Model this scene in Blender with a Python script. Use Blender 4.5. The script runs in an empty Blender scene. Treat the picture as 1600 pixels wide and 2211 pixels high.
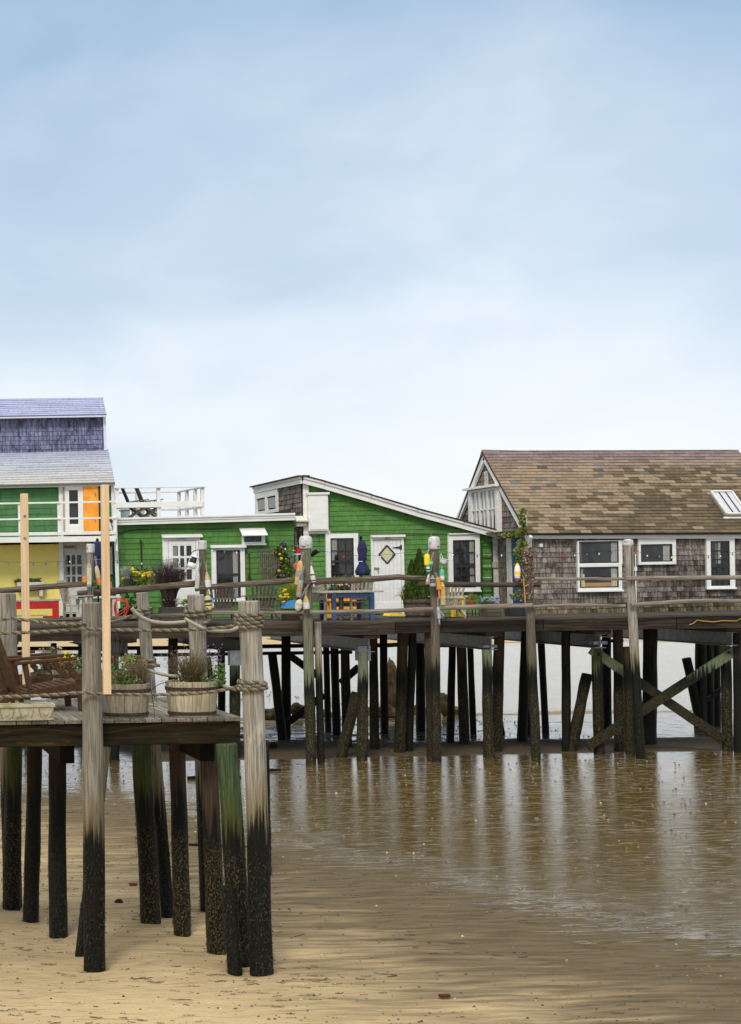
import bpy, bmesh, math, random
from mathutils import Vector, Matrix, noise
rad = math.radians
random.seed(7)
S = bpy.context.scene
COL = S.collection
# ---------------------------------------------------------------- camera
CAMZ = 4.23
FPX = 3600.0
ROLL = rad(1.0)
cd = bpy.data.cameras.new('camera')
cam = bpy.data.objects.new('camera', cd)
COL.objects.link(cam)
cd.sensor_fit = 'AUTO'; cd.sensor_width = 36
cd.lens = FPX / 2211 * 36
cd.shift_x = 1150 / 2211
cd.shift_y = 149.5 / 2211
cd.clip_start = .1; cd.clip_end = 9000
cam.matrix_world = Matrix.Translation((0, 0, CAMZ)) @ Matrix.Rotation(rad(90), 4, 'X') @ Matrix.Rotation(-ROLL, 4, 'Z')
S.camera = cam
# ---------------------------------------------------------------- world
w = bpy.data.worlds.new('World'); S.world = w; w.use_nodes = True
nt = w.node_tree; nt.nodes.clear()
def nn(t, **k):
    n = nt.nodes.new(t)
    for a, b in k.items():
        if a in n.inputs.keys(): n.inputs[a].default_value = b
        else: setattr(n, a, b)
    return n
SUN_EL, SUN_AZ = rad(42), rad(205)
out = nn('ShaderNodeOutputWorld')
sky = nn('ShaderNodeTexSky', sky_type='NISHITA', sun_disc=False, sun_elevation=SUN_EL, sun_rotation=SUN_AZ, air_density=1.0, dust_density=1.5)
b1 = nn('ShaderNodeBackground', Strength=.12)
nt.links.new(sky.outputs[0], b1.inputs[0])
tc = nn('ShaderNodeTexCoord')
sep = nn('ShaderNodeSeparateXYZ'); nt.links.new(tc.outputs['Generated'], sep.inputs[0])
def wm(op, a, b=None, c=None, clamp=False):
    n = nt.nodes.new('ShaderNodeMath'); n.operation = op; n.use_clamp = clamp
    for i, v in enumerate((a, b, c)):
        if v is None: continue
        if isinstance(v, (int, float)): n.inputs[i].default_value = v
        else: nt.links.new(v, n.inputs[i])
    return n.outputs[0]
elev = wm('MAXIMUM', sep.outputs[2], 0)
mp = nn('ShaderNodeMapping'); mp.inputs['Scale'].default_value = (2.4, 1.2, 5.5); mp.inputs['Location'].default_value = (3.1, .9, 2.2)
nt.links.new(tc.outputs['Generated'], mp.inputs[0])
n1 = nn('ShaderNodeTexNoise', Scale=1.0, Detail=5.0, Roughness=.45, Distortion=.35)
nt.links.new(mp.outputs[0], n1.inputs['Vector'])
# elevation gradient, softly bent by the cloud noise; clouds are bluer away to the right
azr = wm('MULTIPLY', sep.outputs[0], .42)
mp2 = nn('ShaderNodeMapping'); mp2.inputs['Scale'].default_value = (9, 4, 17)
nt.links.new(tc.outputs['Generated'], mp2.inputs[0])
n2 = nn('ShaderNodeTexNoise', Scale=1.0, Detail=6.0, Roughness=.5, Distortion=.5)
nt.links.new(mp2.outputs[0], n2.inputs['Vector'])
g = wm('ADD', wm('ADD', wm('MULTIPLY', wm('POWER', elev, 1.35), 2.55), wm('MULTIPLY', wm('SUBTRACT', n2.outputs[0], .5), .32)), wm('MULTIPLY', wm('SUBTRACT', n1.outputs[0], .5), 1.15))
azt = wm('MINIMUM', wm('MULTIPLY', wm('MAXIMUM', wm('SUBTRACT', sep.outputs[0], .37), 0), 3.6), .5)
g = wm('ADD', g, wm('MULTIPLY', azt, wm('MINIMUM', wm('MULTIPLY', elev, 6), 1)))
cr = nn('ShaderNodeValToRGB')
e = cr.color_ramp.elements
e[0].position = 0.0; e[0].color = (.735, .745, .735, 1)
e[1].position = 1.0; e[1].color = (.185, .315, .49, 1)
for p, c in ((.2, (.65, .695, .755, 1)), (.42, (.465, .555, .655, 1)), (.70, (.285, .405, .545, 1))):
    q = cr.color_ramp.elements.new(p); q.color = c
nt.links.new(g, cr.inputs[0])
# overhead the cloud sheet is brighter and nearly white (overcast)
ov = nn('ShaderNodeMapRange'); ov.inputs[1].default_value = .42; ov.inputs[2].default_value = .8
nt.links.new(elev, ov.inputs[0])
mxo = nn('ShaderNodeMix', data_type='RGBA'); mxo.inputs[7].default_value = (1.36, 1.34, 1.30, 1)
nt.links.new(ov.outputs[0], mxo.inputs[0]); nt.links.new(cr.outputs[0], mxo.inputs[6])
b2 = nn('ShaderNodeBackground', Strength=1.0); nt.links.new(mxo.outputs[2], b2.inputs[0])
mxs = nn('ShaderNodeMixShader'); mxs.inputs[0].default_value = .9
nt.links.new(b1.outputs[0], mxs.inputs[1]); nt.links.new(b2.outputs[0], mxs.inputs[2])
nt.links.new(mxs.outputs[0], out.inputs[0])
# ---------------------------------------------------------------- sun (overcast)
sl = bpy.data.lights.new('sun', 'SUN'); sl.energy = 1.5; sl.angle = rad(14); sl.color = (1, .93, .82)
so = bpy.data.objects.new('sun', sl); COL.objects.link(so)
sd = Vector((math.sin(SUN_AZ) * math.cos(SUN_EL), math.cos(SUN_AZ) * math.cos(SUN_EL), math.sin(SUN_EL)))
so.rotation_euler = sd.to_track_quat('Z', 'Y').to_euler()
S.view_settings.view_transform = 'Standard'; S.view_settings.look = 'None'
S.view_settings.exposure = 0.42; S.view_settings.gamma = 1
S.view_settings.use_curve_mapping = False

# ================================================================ helpers
SR, CR_ = math.sin(ROLL), math.cos(ROLL)
def W(px, py, Y):
    """survey helper: place at distance Y whose bearing is that pixel of the survey photo"""
    s = FPX / Y; dx = px + 350; dy = py - 1255
    return Vector(((dx * CR_ - dy * SR) / s, Y, CAMZ + (-dx * SR - dy * CR_) / s))
def R(x0, y0, x1, y1, Y):
    xm, ym = (x0 + x1) / 2, (y0 + y1) / 2
    return (W(x0, ym, Y).x, W(x1, ym, Y).x, W(xm, y1, Y).z, W(xm, y0, Y).z)
def Yat(px, py, z=0):
    return (CAMZ - z) * FPX / (-(-(px + 350) * SR - (py - 1255) * CR_))
def V3(*a): return Vector(a)

MATS = {}
def M(name, c1, c2=None, sc=(6, 6, 6), rough=.75, bump=.0, bsc=None, lo=.3, hi=.7, c3=None, s3=(1.3, 1.3, 1.3), lo3=.5, hi3=.7, detail=4, spec=.4, metal=0, trans=0):
    m = bpy.data.materials.new(name); m.use_nodes = True; MATS[name] = m
    t = m.node_tree; N = t.nodes; L = t.links
    bs = N['Principled BSDF']; bs.inputs['Roughness'].default_value = rough
    bs.inputs['Specular IOR Level'].default_value = (.12 if rough > .65 else spec); bs.inputs['Metallic'].default_value = metal
    c2 = c2 or tuple(v * .82 for v in c1)
    geo = N.new('ShaderNodeNewGeometry')
    def noi(s, d=detail, dist=0):
        vm = N.new('ShaderNodeVectorMath'); vm.operation = 'MULTIPLY'; vm.inputs[1].default_value = s
        L.new(geo.outputs['Position'], vm.inputs[0])
        n = N.new('ShaderNodeTexNoise'); n.inputs['Scale'].default_value = 1; n.inputs['Detail'].default_value = d
        n.inputs['Roughness'].default_value = .6; n.inputs['Distortion'].default_value = dist
        L.new(vm.outputs[0], n.inputs['Vector']); return n.outputs[0]
    def ramp(f, a, b):
        r = N.new('ShaderNodeMapRange'); r.interpolation_type = 'SMOOTHSTEP'; r.inputs[1].default_value = a; r.inputs[2].default_value = b
        L.new(f, r.inputs[0]); return r.outputs[0]
    def mix(f, a, b, mode='MIX'):
        x = N.new('ShaderNodeMix'); x.data_type = 'RGBA'; x.blend_type = mode
        if isinstance(f, (int, float)): x.inputs[0].default_value = f
        else: L.new(f, x.inputs[0])
        for i, v in ((6, a), (7, b)):
            if isinstance(v, tuple): x.inputs[i].default_value = (*v, 1)
            else: L.new(v, x.inputs[i])
        return x.outputs[2]
    n = noi(sc)
    c = mix(ramp(n, lo, hi), c1, c2)
    if c3: c = mix(ramp(noi(s3, 5, .3), lo3, hi3), c, c3)
    at = N.new('ShaderNodeAttribute'); at.attribute_name = 'tint'
    oi = N.new('ShaderNodeObjectInfo')
    c = mix(1.0, c, at.outputs['Color'], 'MULTIPLY'); c = mix(1.0, c, oi.outputs['Color'], 'MULTIPLY')
    L.new(c, bs.inputs['Base Color'])
    if bump:
        b = N.new('ShaderNodeBump'); b.inputs['Strength'].default_value = bump; b.inputs['Distance'].default_value = .02
        L.new(noi(bsc or sc, 5), b.inputs['Height']); L.new(b.outputs[0], bs.inputs['Normal'])
    if trans:
        tr = N.new('ShaderNodeBsdfTranslucent'); L.new(c, tr.inputs[0])
        mx = N.new('ShaderNodeMixShader'); mx.inputs[0].default_value = trans
        L.new(bs.outputs[0], mx.inputs[1]); L.new(tr.outputs[0], mx.inputs[2])
        L.new(mx.outputs[0], N['Material Output'].inputs[0])
    m['h'] = 1
    return m

def pile_mat(name, top, mid, tide=1.62, low=(.006, .0065, .0045), alg=(.07, .05, .015), lop=.58, streak=(.25, .22, .18)):
    """weathered wood above the tide mark, green slime band, black wet foot with barnacles"""
    m = bpy.data.materials.new(name); m.use_nodes = True; MATS[name] = m
    t = m.node_tree; N = t.nodes; L = t.links; bs = N['Principled BSDF']
    geo = N.new('ShaderNodeNewGeometry'); sp = N.new('ShaderNodeSeparateXYZ'); L.new(geo.outputs['Position'], sp.inputs[0])
    oi = N.new('ShaderNodeObjectInfo')
    def noi(s, d=5, dist=0):
        vm = N.new('ShaderNodeVectorMath'); vm.operation = 'MULTIPLY'; vm.inputs[1].default_value = s
        L.new(geo.outputs['Position'], vm.inputs[0])
        n = N.new('ShaderNodeTexNoise'); n.inputs['Scale'].default_value = 1; n.inputs['Detail'].default_value = d
        n.inputs['Roughness'].default_value = .62; n.inputs['Distortion'].default_value = dist
        L.new(vm.outputs[0], n.inputs['Vector']); return n.outputs[0]
    def mth(op, a, b):
        n = N.new('ShaderNodeMath'); n.operation = op
        for i, v in enumerate((a, b)):
            if isinstance(v, (int, float)): n.inputs[i].default_value = v
            else: L.new(v, n.inputs[i])
        return n.outputs[0]
    def ramp(f, a, b):
        r = N.new('ShaderNodeMapRange'); r.interpolation_type = 'SMOOTHSTEP'; r.inputs[1].default_value = a; r.inputs[2].default_value = b
        L.new(f, r.inputs[0]); return r.outputs[0]
    def mix(f, a, b, mode='MIX'):
        x = N.new('ShaderNodeMix'); x.data_type = 'RGBA'; x.blend_type = mode
        if isinstance(f, (int, float)): x.inputs[0].default_value = f
        else: L.new(f, x.inputs[0])
        for i, v in ((6, a), (7, b)):
            if isinstance(v, tuple): x.inputs[i].default_value = (*v, 1)
            else: L.new(v, x.inputs[i])
        return x.outputs[2]
    grain = noi((75, 75, 2.2), 6)
    c = mix(ramp(grain, .36, .62), tuple(v * .5 for v in top), tuple(min(v * 1.08, .8) for v in top))
    c = mix(ramp(noi((44, 44, 1.1), 4), .61, .655), c, tuple(v * .30 for v in top))
    c = mix(ramp(noi((9, 9, 3.2), 3, 1.5), .66, .74), c, tuple(v * .45 for v in top))        # long checks
    c = mix(ramp(noi((3, 3, 1.1), 4, .6), .55, .72), c, streak)
    z = mth('ADD', sp.outputs[2], mth('MULTIPLY', mth('SUBTRACT', noi((30, 30, 1.2), 5), .5), 1.5))
    z = mth('SUBTRACT', z, mth('MULTIPLY', ramp(sp.outputs[1], 26, 34), .35))
    z = mth('ADD', z, mth('MULTIPLY', mth('SUBTRACT', oi.outputs['Random'], .5), .35))
    c = mix(ramp(z, tide + .55, tide + .1), c, mid)
    dk = mix(ramp(noi((60, 60, 40), 3), lop, lop + .06), low, alg)
    dk = mix(ramp(mth('SUBTRACT', sp.outputs[2], mth('MULTIPLY', ramp(sp.outputs[1], 26, 34), .35)), 1.35, .95), low, dk)
    wet = ramp(z, tide + .16, tide - .16)
    c = mix(wet, c, dk)
    c = mix(1.0, c, oi.outputs['Color'], 'MULTIPLY')
    L.new(c, bs.inputs['Base Color'])
    rr = N.new('ShaderNodeMapRange'); L.new(wet, rr.inputs[0]); rr.inputs[3].default_value = .85; rr.inputs[4].default_value = .5
    L.new(rr.outputs[0], bs.inputs['Roughness']); bs.inputs['Specular IOR Level'].default_value = .15
    b = N.new('ShaderNodeBump'); b.inputs['Strength'].default_value = .7; b.inputs['Distance'].default_value = .02
    h = mth('ADD', grain, mth('MULTIPLY', noi((70, 70, 50), 2), wet))
    L.new(h, b.inputs['Height']); L.new(b.outputs[0], bs.inputs['Normal'])
    m['h'] = 1
    return m

def bake(bmn): pass
_meshn = 0
class MB:
    def __init__(s): s.v = []; s.f = []; s.t = []; s.tint = (1, 1, 1)
    def add(s, vs, fs, tint=None):
        o = len(s.v); s.v.extend(Vector(q) for q in vs)
        for f in fs: s.f.append(tuple(i + o for i in f)); s.t.append(tint or s.tint)
        return s
    def box(s, a, b, tint=None):
        x0, y0, z0 = a; x1, y1, z1 = b
        if x0 > x1: x0, x1 = x1, x0
        if y0 > y1: y0, y1 = y1, y0
        if z0 > z1: z0, z1 = z1, z0
        v = [(x0, y0, z0), (x1, y0, z0), (x1, y1, z0), (x0, y1, z0), (x0, y0, z1), (x1, y0, z1), (x1, y1, z1), (x0, y1, z1)]
        return s.add(v, [(0, 3, 2, 1), (4, 5, 6, 7), (0, 1, 5, 4), (1, 2, 6, 5), (2, 3, 7, 6), (3, 0, 4, 7)], tint)
    def beam(s, p, q, wd, ht, up=(0, 0, 1), tint=None):
        """box from p to q, wd across, ht along up"""
        p, q = Vector(p), Vector(q); d = (q - p).normalized(); up = Vector(up)
        sd_ = d.cross(up)
        if sd_.length < 1e-4: sd_ = d.cross(Vector((0, 1, 0)))
        sd_.normalize(); u = sd_.cross(d).normalized(); a, b = sd_ * wd / 2, u * ht / 2
        v = [p - a - b, p + a - b, p + a + b, p - a + b, q - a - b, q + a - b, q + a + b, q - a + b]
        return s.add(v, [(0, 3, 2, 1)[::-1], (4, 5, 6, 7)[::-1], (0, 1, 5, 4)[::-1], (1, 2, 6, 5)[::-1], (2, 3, 7, 6)[::-1], (3, 0, 4, 7)[::-1]], tint)
    def tube(s, pts, rs, n=8, cap=True, tint=None, jit=0, seed=0, close=False):
        pts = [Vector(p) for p in pts]; k = len(pts)
        if not isinstance(rs, (list, tuple)): rs = [rs] * k
        o = len(s.v); prev = None
        for i, p in enumerate(pts):
            d = (pts[min(i + 1, k - 1)] - pts[max(i - 1, 0)])
            if close: d = pts[(i + 1) % k] - pts[i - 1]
            if d.length < 1e-9: d = Vector((0, 0, 1))
            d.normalize()
            if prev is None:
                a = d.cross(Vector((0, 0, 1)))
                if a.length < .05: a = d.cross(Vector((0, 1, 0)))
            else: a = prev - d * prev.dot(d)
            a.normalize(); prev = a; b = d.cross(a)
            for j in range(n):
                th = 2 * math.pi * j / n; r = rs[i]
                if jit: r *= 1 + jit * noise.noise(Vector((math.cos(th) * 1.3 + seed * 7.1, math.sin(th) * 1.3, i * .45 * jit * 6 + seed)))
                s.v.append(p + (a * math.cos(th) + b * math.sin(th)) * r)
        T = tint or s.tint
        for i in range(k if close else k - 1):
            for j in range(n):
                a0 = o + i * n + j; a1 = o + i * n + (j + 1) % n; i2 = (i + 1) % k
                b0 = o + i2 * n + j; b1 = o + i2 * n + (j + 1) % n
                s.f.append((a0, b0, b1, a1)); s.t.append(T)
        if cap and not close:
            s.f.append(tuple(o + j for j in range(n))); s.t.append(T)
            s.f.append(tuple(o + (k - 1) * n + j for j in range(n))[::-1]); s.t.append(T)
        return s
    def lathe(s, c, prof, n=16, tint=None, tf=None, fold=0, folds=8, M_=None):
        c = Vector(c); o = len(s.v)
        for (r, z) in prof:
            for j in range(n):
                th = 2 * math.pi * j / n; rr = r * (1 + fold * math.cos(th * folds))
                p = Vector((rr * math.cos(th), rr * math.sin(th), z))
                if M_: p = M_ @ p
                s.v.append(c + p)
        for i in range(len(prof) - 1):
            T = tf(i) if tf else (tint or s.tint)
            for j in range(n):
                s.f.append((o + i * n + j, o + i * n + (j + 1) % n, o + (i + 1) * n + (j + 1) % n, o + (i + 1) * n + j)); s.t.append(T)
        T0 = tf(0) if tf else (tint or s.tint); T1 = tf(len(prof) - 2) if tf else (tint or s.tint)
        s.f.append(tuple(o + j for j in range(n))[::-1]); s.t.append(T0)
        s.f.append(tuple(o + (len(prof) - 1) * n + j for j in range(n))); s.t.append(T1)
        return s
    def prism(s, poly, dv, tint=None):
        n = len(poly); dv = Vector(dv); vs = [Vector(p) for p in poly] + [Vector(p) + dv for p in poly]
        fs = [tuple(range(n))[::-1], tuple(range(n, 2 * n))] + [(i, (i + 1) % n, n + (i + 1) % n, n + i) for i in range(n)]
        return s.add(vs, fs, tint)
    def quad(s, a, b, c, d, tint=None): return s.add([a, b, c, d], [(0, 1, 2, 3)], tint)
    def build(s, name, mat, parent=None, smooth=False, bevel=0, label=None, kind=None, cat=None, group=None):
        org = parent_loc(parent) if parent else Vector((0, 0, 0))
        me = bpy.data.meshes.new(name)
        me.from_pydata([tuple(v - org) for v in s.v], [], s.f)
        at = me.attributes.new('tint', 'FLOAT_COLOR', 'FACE')
        flat = []
        for t in s.t: flat.extend((t[0], t[1], t[2], 1.0))
        at.data.foreach_set('color', flat)
        if smooth: me.polygons.foreach_set('use_smooth', [True] * len(me.polygons))
        me.materials.append(MATS[mat]); me.update()
        if len(s.f) < 60000:
            b = bmesh.new(); b.from_mesh(me); bmesh.ops.recalc_face_normals(b, faces=b.faces); b.to_mesh(me); b.free()
        o = bpy.data.objects.new(name, me); COL.objects.link(o)
        if parent: o.parent = parent
        if bevel:
            bv = o.modifiers.new('bevel', 'BEVEL'); bv.width = bevel; bv.segments = 2; bv.limit_method = 'ANGLE'
        props(o, label, cat, group, kind)
        return o
def parent_loc(p):
    v = Vector(p.location)
    while p.parent: p = p.parent; v += Vector(p.location)
    return v
def props(o, label=None, cat=None, group=None, kind=None):
    if label: o['label'] = label
    if cat: o['category'] = cat
    if group: o['group'] = group
    if kind: o['kind'] = kind
def thing(name, label, cat, loc=(0, 0, 0), rz=0, group=None):
    o = bpy.data.objects.new(name, None); COL.objects.link(o); o.location = loc; o.rotation_euler = (0, 0, rz)
    o.empty_display_size = .2
    props(o, label, cat, group); return o
def copy_tree(o, parent=None, label=None, loc=None, rz=None):
    c = o.copy(); COL.objects.link(c); c.parent = parent
    if label: c['label'] = label
    if loc is not None: c.location = loc
    if rz is not None: c.rotation_euler = (0, 0, rz)
    for ch in [k for k in list(bpy.data.objects) if k.parent == o]: copy_tree(ch, c)
    return c
rnd = random.random
def ru(a, b): return random.uniform(a, b)

UNIT = {}
def unit_shingle(mat, kind='sh'):
    if (mat, kind) in UNIT: return UNIT[(mat, kind)]
    me = bpy.data.meshes.new('shingle')
    tf = -.25 if kind == 'sh' else -1
    v = [(0, -1, 0), (1, -1, 0), (1, 0, 0), (0, 0, 0), (0, tf, 1), (1, tf, 1), (1, 0, 1), (0, 0, 1)]
    me.from_pydata(v, [], [(0, 3, 2, 1), (4, 5, 6, 7), (0, 1, 5, 4), (1, 2, 6, 5), (2, 3, 7, 6), (3, 0, 4, 7)])
    at = me.attributes.new('tint', 'FLOAT_COLOR', 'FACE'); at.data.foreach_set('color', [1.0] * 24)
    me.materials.append(MATS[mat]); UNIT[(mat, kind)] = me; return me
def pieces(parent, name, stuffname, mat, plist, limit=300, kind='sh'):
    """plist: (origin, U*w, N*t, V*h, tint); largest become objects, the rest one mesh"""
    plist = sorted(plist, key=lambda q: -(q[1].length * q[3].length))
    me = unit_shingle(mat, kind); org = parent_loc(parent)
    for (O, u, nv, v, tint) in plist[:limit]:
        o = bpy.data.objects.new(name, me); COL.objects.link(o); o.parent = parent
        m = Matrix.Identity(4)
        for r_ in range(3):
            m[r_][0] = u[r_]; m[r_][1] = -nv[r_]; m[r_][2] = v[r_]; m[r_][3] = O[r_] - org[r_]
        l, q, sc = m.decompose()
        o.location = l; o.rotation_mode = 'QUATERNION'; o.rotation_quaternion = q; o.scale = sc
        o.color = (*tint, 1)
    if len(plist) > limit:
        mb = MB(); tf = .25 if kind == 'sh' else 1
        for (O, u, nv, v, tint) in plist[limit:]:
            mb.add([O + nv, O + u + nv, O + u, O, O + v + nv * tf, O + u + v + nv * tf, O + u + v, O + v],
                   [(0, 3, 2, 1), (4, 5, 6, 7), (0, 1, 5, 4), (1, 2, 6, 5), (2, 3, 7, 6), (3, 0, 4, 7)], tint)
        mb.build(stuffname, mat, parent, kind='stuff')
def field(parent, name, mat, O, U, V, N, vmax, course, wr, span, t, colf, holes=(), limit=300, regular=False, gap=.004, ragged=0, stagger=.5):
    U = Vector(U).normalized(); V = Vector(V).normalized(); N = Vector(N).normalized(); O = Vector(O)
    pl = []; v = 0; row = 0
    while v < vmax - .01:
        h = min(course, vmax - v)
        for (a, b) in span(v + h / 2):
            u = a
            if regular: u = a - (row * stagger % 1) * wr[1]
            while u < b - .02:
                wd = wr[1] if regular else ru(*wr)
                e = min(u + wd, b); s0 = max(u, a)
                if b - e < .03: e = b
                u = e if e == b else u + wd
                if e - s0 < .012: continue
                if any(s0 > hx0 and e < hx1 and v > hz0 and v + h < hz1 for hx0, hx1, hz0, hz1 in holes): continue
                dz = ru(-ragged, ragged)
                tt = t * ru(.75, 1.15)
                pl.append((O + U * s0 + V * (v + dz), U * (e - s0 - gap), N * tt, V * (h - dz), colf(s0, v)))
        v += course; row += 1
    pieces(parent, name, name + 's', mat, pl, limit)

# ================================================================ materials
M('white_paint', (.80, .80, .77), (.72, .71, .67), (3, 3, 9), .55, .12, (30, 30, 8), c3=(.60, .57, .50), s3=(2.5, 2.5, 5), lo3=.66, hi3=.8)
M('white_old', (.66, .65, .61), (.5, .48, .43), (9, 9, 22), .7, .3, c3=(.33, .29, .24), s3=(6, 6, 9), lo3=.6, hi3=.72)
M('green_shingle', (.100, .235, .058), (.08, .19, .046), (9, 9, 3), .7, .25, (60, 60, 5), c3=(.072, .165, .044), s3=(.9, .9, .7))
M('green_muted', (.08, .20, .078), (.066, .165, .064), (9, 9, 3), .7, .25, (60, 60, 5))
M('green_back', (.03, .10, .018), None)
M('cedar', (1, .97, .92), (.45, .42, .38), (26, 26, 3.2), .85, .5, (70, 70, 6), lo=.36, hi=.62, c3=(.30, .27, .25), s3=(7, 7, 3.4), lo3=.52, hi3=.66)
M('cedar_back', (.05, .045, .04), None)
M('roof_tile', (1, 1, 1), (.80, .79, .76), (14, 14, 14), .9, .3, (160, 160, 160))
M('roof_back', (.06, .05, .035), None)
M('pale_back', (.22, .22, .22), None)
M('yellow_wall', (.90, .77, .22), (.86, .72, .2), (2, 2, 3), .7, .12, (8, 8, 40))
M('orange_paint', (.95, .36, .03), (.82, .28, .02), (3, 3, 2), .55, .1, c3=(1.0, .45, .06), s3=(5, 5, 3))
M('red_paint', (.52, .015, .015), (.42, .012, .012), (5, 5, 5), .5)
M('blue_paint', (.035, .085, .21), (.028, .07, .17), (8, 8, 8), .55, .1)
M('sky_blue_paint', (.06, .33, .68), None, (8, 8, 8), .5)
M('yellow_paint', (.88, .62, .02), (.8, .52, .02), (6, 6, 6), .5)
M('black_paint', (.018, .018, .02), (.03, .03, .032), (6, 6, 6), .5)
M('dark_room', (.018, .018, .02), (.06, .058, .055), (2.2, 1, 1.6), .9)  # darkness of unlit rooms, painted on boards behind the panes
M('curtain', (.62, .60, .54), (.42, .40, .35), (22, 22, 1), .9, .3, trans=.2)
M('galvanised', (.28, .295, .31), (.17, .18, .195), (9, 9, 9), .45, .1, metal=.6, c3=(.16, .12, .09), s3=(4, 4, 4), lo3=.62, hi3=.75)
M('steel_beam', (.04, .043, .046), (.045, .047, .05), (5, 5, 5), .6, .1, c3=(.10, .06, .04), s3=(3, 3, 3), lo3=.55, hi3=.7)
M('deck_far', (.10, .09, .075), (.05, .045, .037), (1.5, 40, 40), .85, .4)
M('fascia', (.095, .073, .055), (.034, .027, .021), (1.2, 30, 26), .85, .6, lo=.36, hi=.64, c3=(.05, .04, .032), s3=(.7, 3, 5), lo3=.5, hi3=.66)
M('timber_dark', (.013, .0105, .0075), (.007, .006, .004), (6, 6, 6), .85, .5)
M('rail_wood', (.165, .132, .10), (.055, .044, .033), (1.6, 34, 34), .85, .8, lo=.36, hi=.62, c3=(.06, .048, .038), s3=(1.1, 5, 5), lo3=.54, hi3=.7)
M('rail_pale', (.28, .24, .195), (.16, .13, .105), (1.6, 40, 40), .85, .8, lo=.36, hi=.62, c3=(.10, .085, .07), s3=(1.1, 6, 6), lo3=.58, hi3=.72)
M('post_wood', (.38, .335, .265), (.17, .14, .11), (42, 42, 1.6), .85, .9, lo=.37, hi=.6, c3=(.07, .055, .042), s3=(11, 11, 1.0), lo3=.57, hi3=.68)
M('silver_wood', (.44, .40, .345), (.24, .205, .165), (26, 26, 26), .85, .4, lo=.36, hi=.64)
M('grey_chair', (.19, .16, .125), (.10, .082, .062), (20, 20, 20), .85, .4)
M('brown_chair', (.085, .044, .021), (.05, .025, .012), (20, 20, 20), .7, .2)
M('lumber', (.72, .53, .32), (.56, .38, .21), (60, 60, 1.6), .6, .15, c3=(.60, .36, .15), s3=(9, 9, 1.5), lo3=.66, hi3=.76)
M('deck_near', (.27, .245, .205), (.13, .118, .095), (46, 1.6, 46), .7, .7, lo=.36, hi=.64, c3=(.10, .10, .065), s3=(2.5, .8, 2), lo3=.5, hi3=.7)
M('rim_beam', (.028, .022, .010), (.013, .010, .006), (2, 30, 24), .85, .7, c3=(.07, .052, .02), s3=(1.6, 3, 6), lo3=.56, hi3=.72)
M('stave', (.46, .42, .32), (.29, .26, .185), (45, 45, 2), .8, .5, lo=.34, hi=.66, c3=(.20, .19, .09), s3=(6, 6, 5), lo3=.56, hi3=.7)
M('rust_hoop', (.07, .045, .035), (.035, .025, .02), (12, 12, 12), .7, .2)
M('soil', (.035, .025, .018), None, (20, 20, 20), .95, .6)
M('cast_stone', (.44, .405, .30), (.34, .31, .22), (16, 16, 16), .85, .3, c3=(.20, .20, .07), s3=(5, 5, 9), lo3=.56, hi3=.72)
M('rope', (.25, .215, .15), (.16, .135, .09), (60, 60, 60), .9, .4)
M('rope_pale', (.40, .365, .29), (.28, .25, .19), (50, 50, 50), .9, .4)
M('leaf', (1, 1, 1), (.75, .75, .75), (40, 40, 40), .6, trans=.3)
M('plain', (1, 1, 1), (.86, .86, .86), (14, 14, 14), .65, .1)
M('worn', (1, 1, 1), (.72, .70, .66), (24, 24, 9), .8, .3, c3=(.28, .25, .21), s3=(16, 16, 10), lo3=.6, hi3=.7)
M('fabric_navy', (.035, .038, .10), (.022, .024, .065), (14, 14, 6), .9, .2)
M('terracotta', (.42, .13, .06), None, (12, 12, 12), .85)
M('rock', (.17, .13, .075), (.07, .052, .03), (3, 3, 3), .9, .8, (9, 9, 9), c3=(.22, .19, .05), s3=(2, 2, 2), lo3=.5, hi3=.65)
M('weed', (.014, .012, .008), (.006, .006, .004), (30, 30, 30), .6, .2)
M('cement_cap', (.62, .60, .58), (.46, .44, .42), (14, 14, 14), .9, .5, c3=(.16, .13, .11), s3=(9, 9, 9), lo3=.58, hi3=.68)
M('orange_hose', (.62, .08, .03), None, (9, 9, 9), .5)
M('bleached_wood', (.42, .35, .25), None, (30, 30, 2), .8, .3)
pile_mat('pile_grey', (.36, .325, .265), (.22, .18, .105), streak=(.47, .43, .36))
pile_mat('pile_umber', (.15, .122, .092), (.12, .10, .06), streak=(.22, .19, .15), alg=(.12, .09, .035), lop=.54)
pile_mat('pile_green', (.19, .185, .125), (.15, .175, .10), streak=(.19, .22, .15), alg=(.12, .095, .035), lop=.53)
pile_mat('pile_deepgreen', (.075, .115, .055), (.065, .07, .022), streak=(.085, .10, .045), alg=(.12, .08, .02), lop=.55)
pile_mat('pile_dark', (.036, .029, .022), (.026, .021, .013), streak=(.05, .032, .02), alg=(.03, .024, .011), lop=.54)  # shade beneath the decks built into this darker wood colour
pile_mat('pile_brown', (.085, .06, .043), (.05, .035, .02), streak=(.11, .06, .032), alg=(.10, .072, .025), lop=.52)
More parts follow.
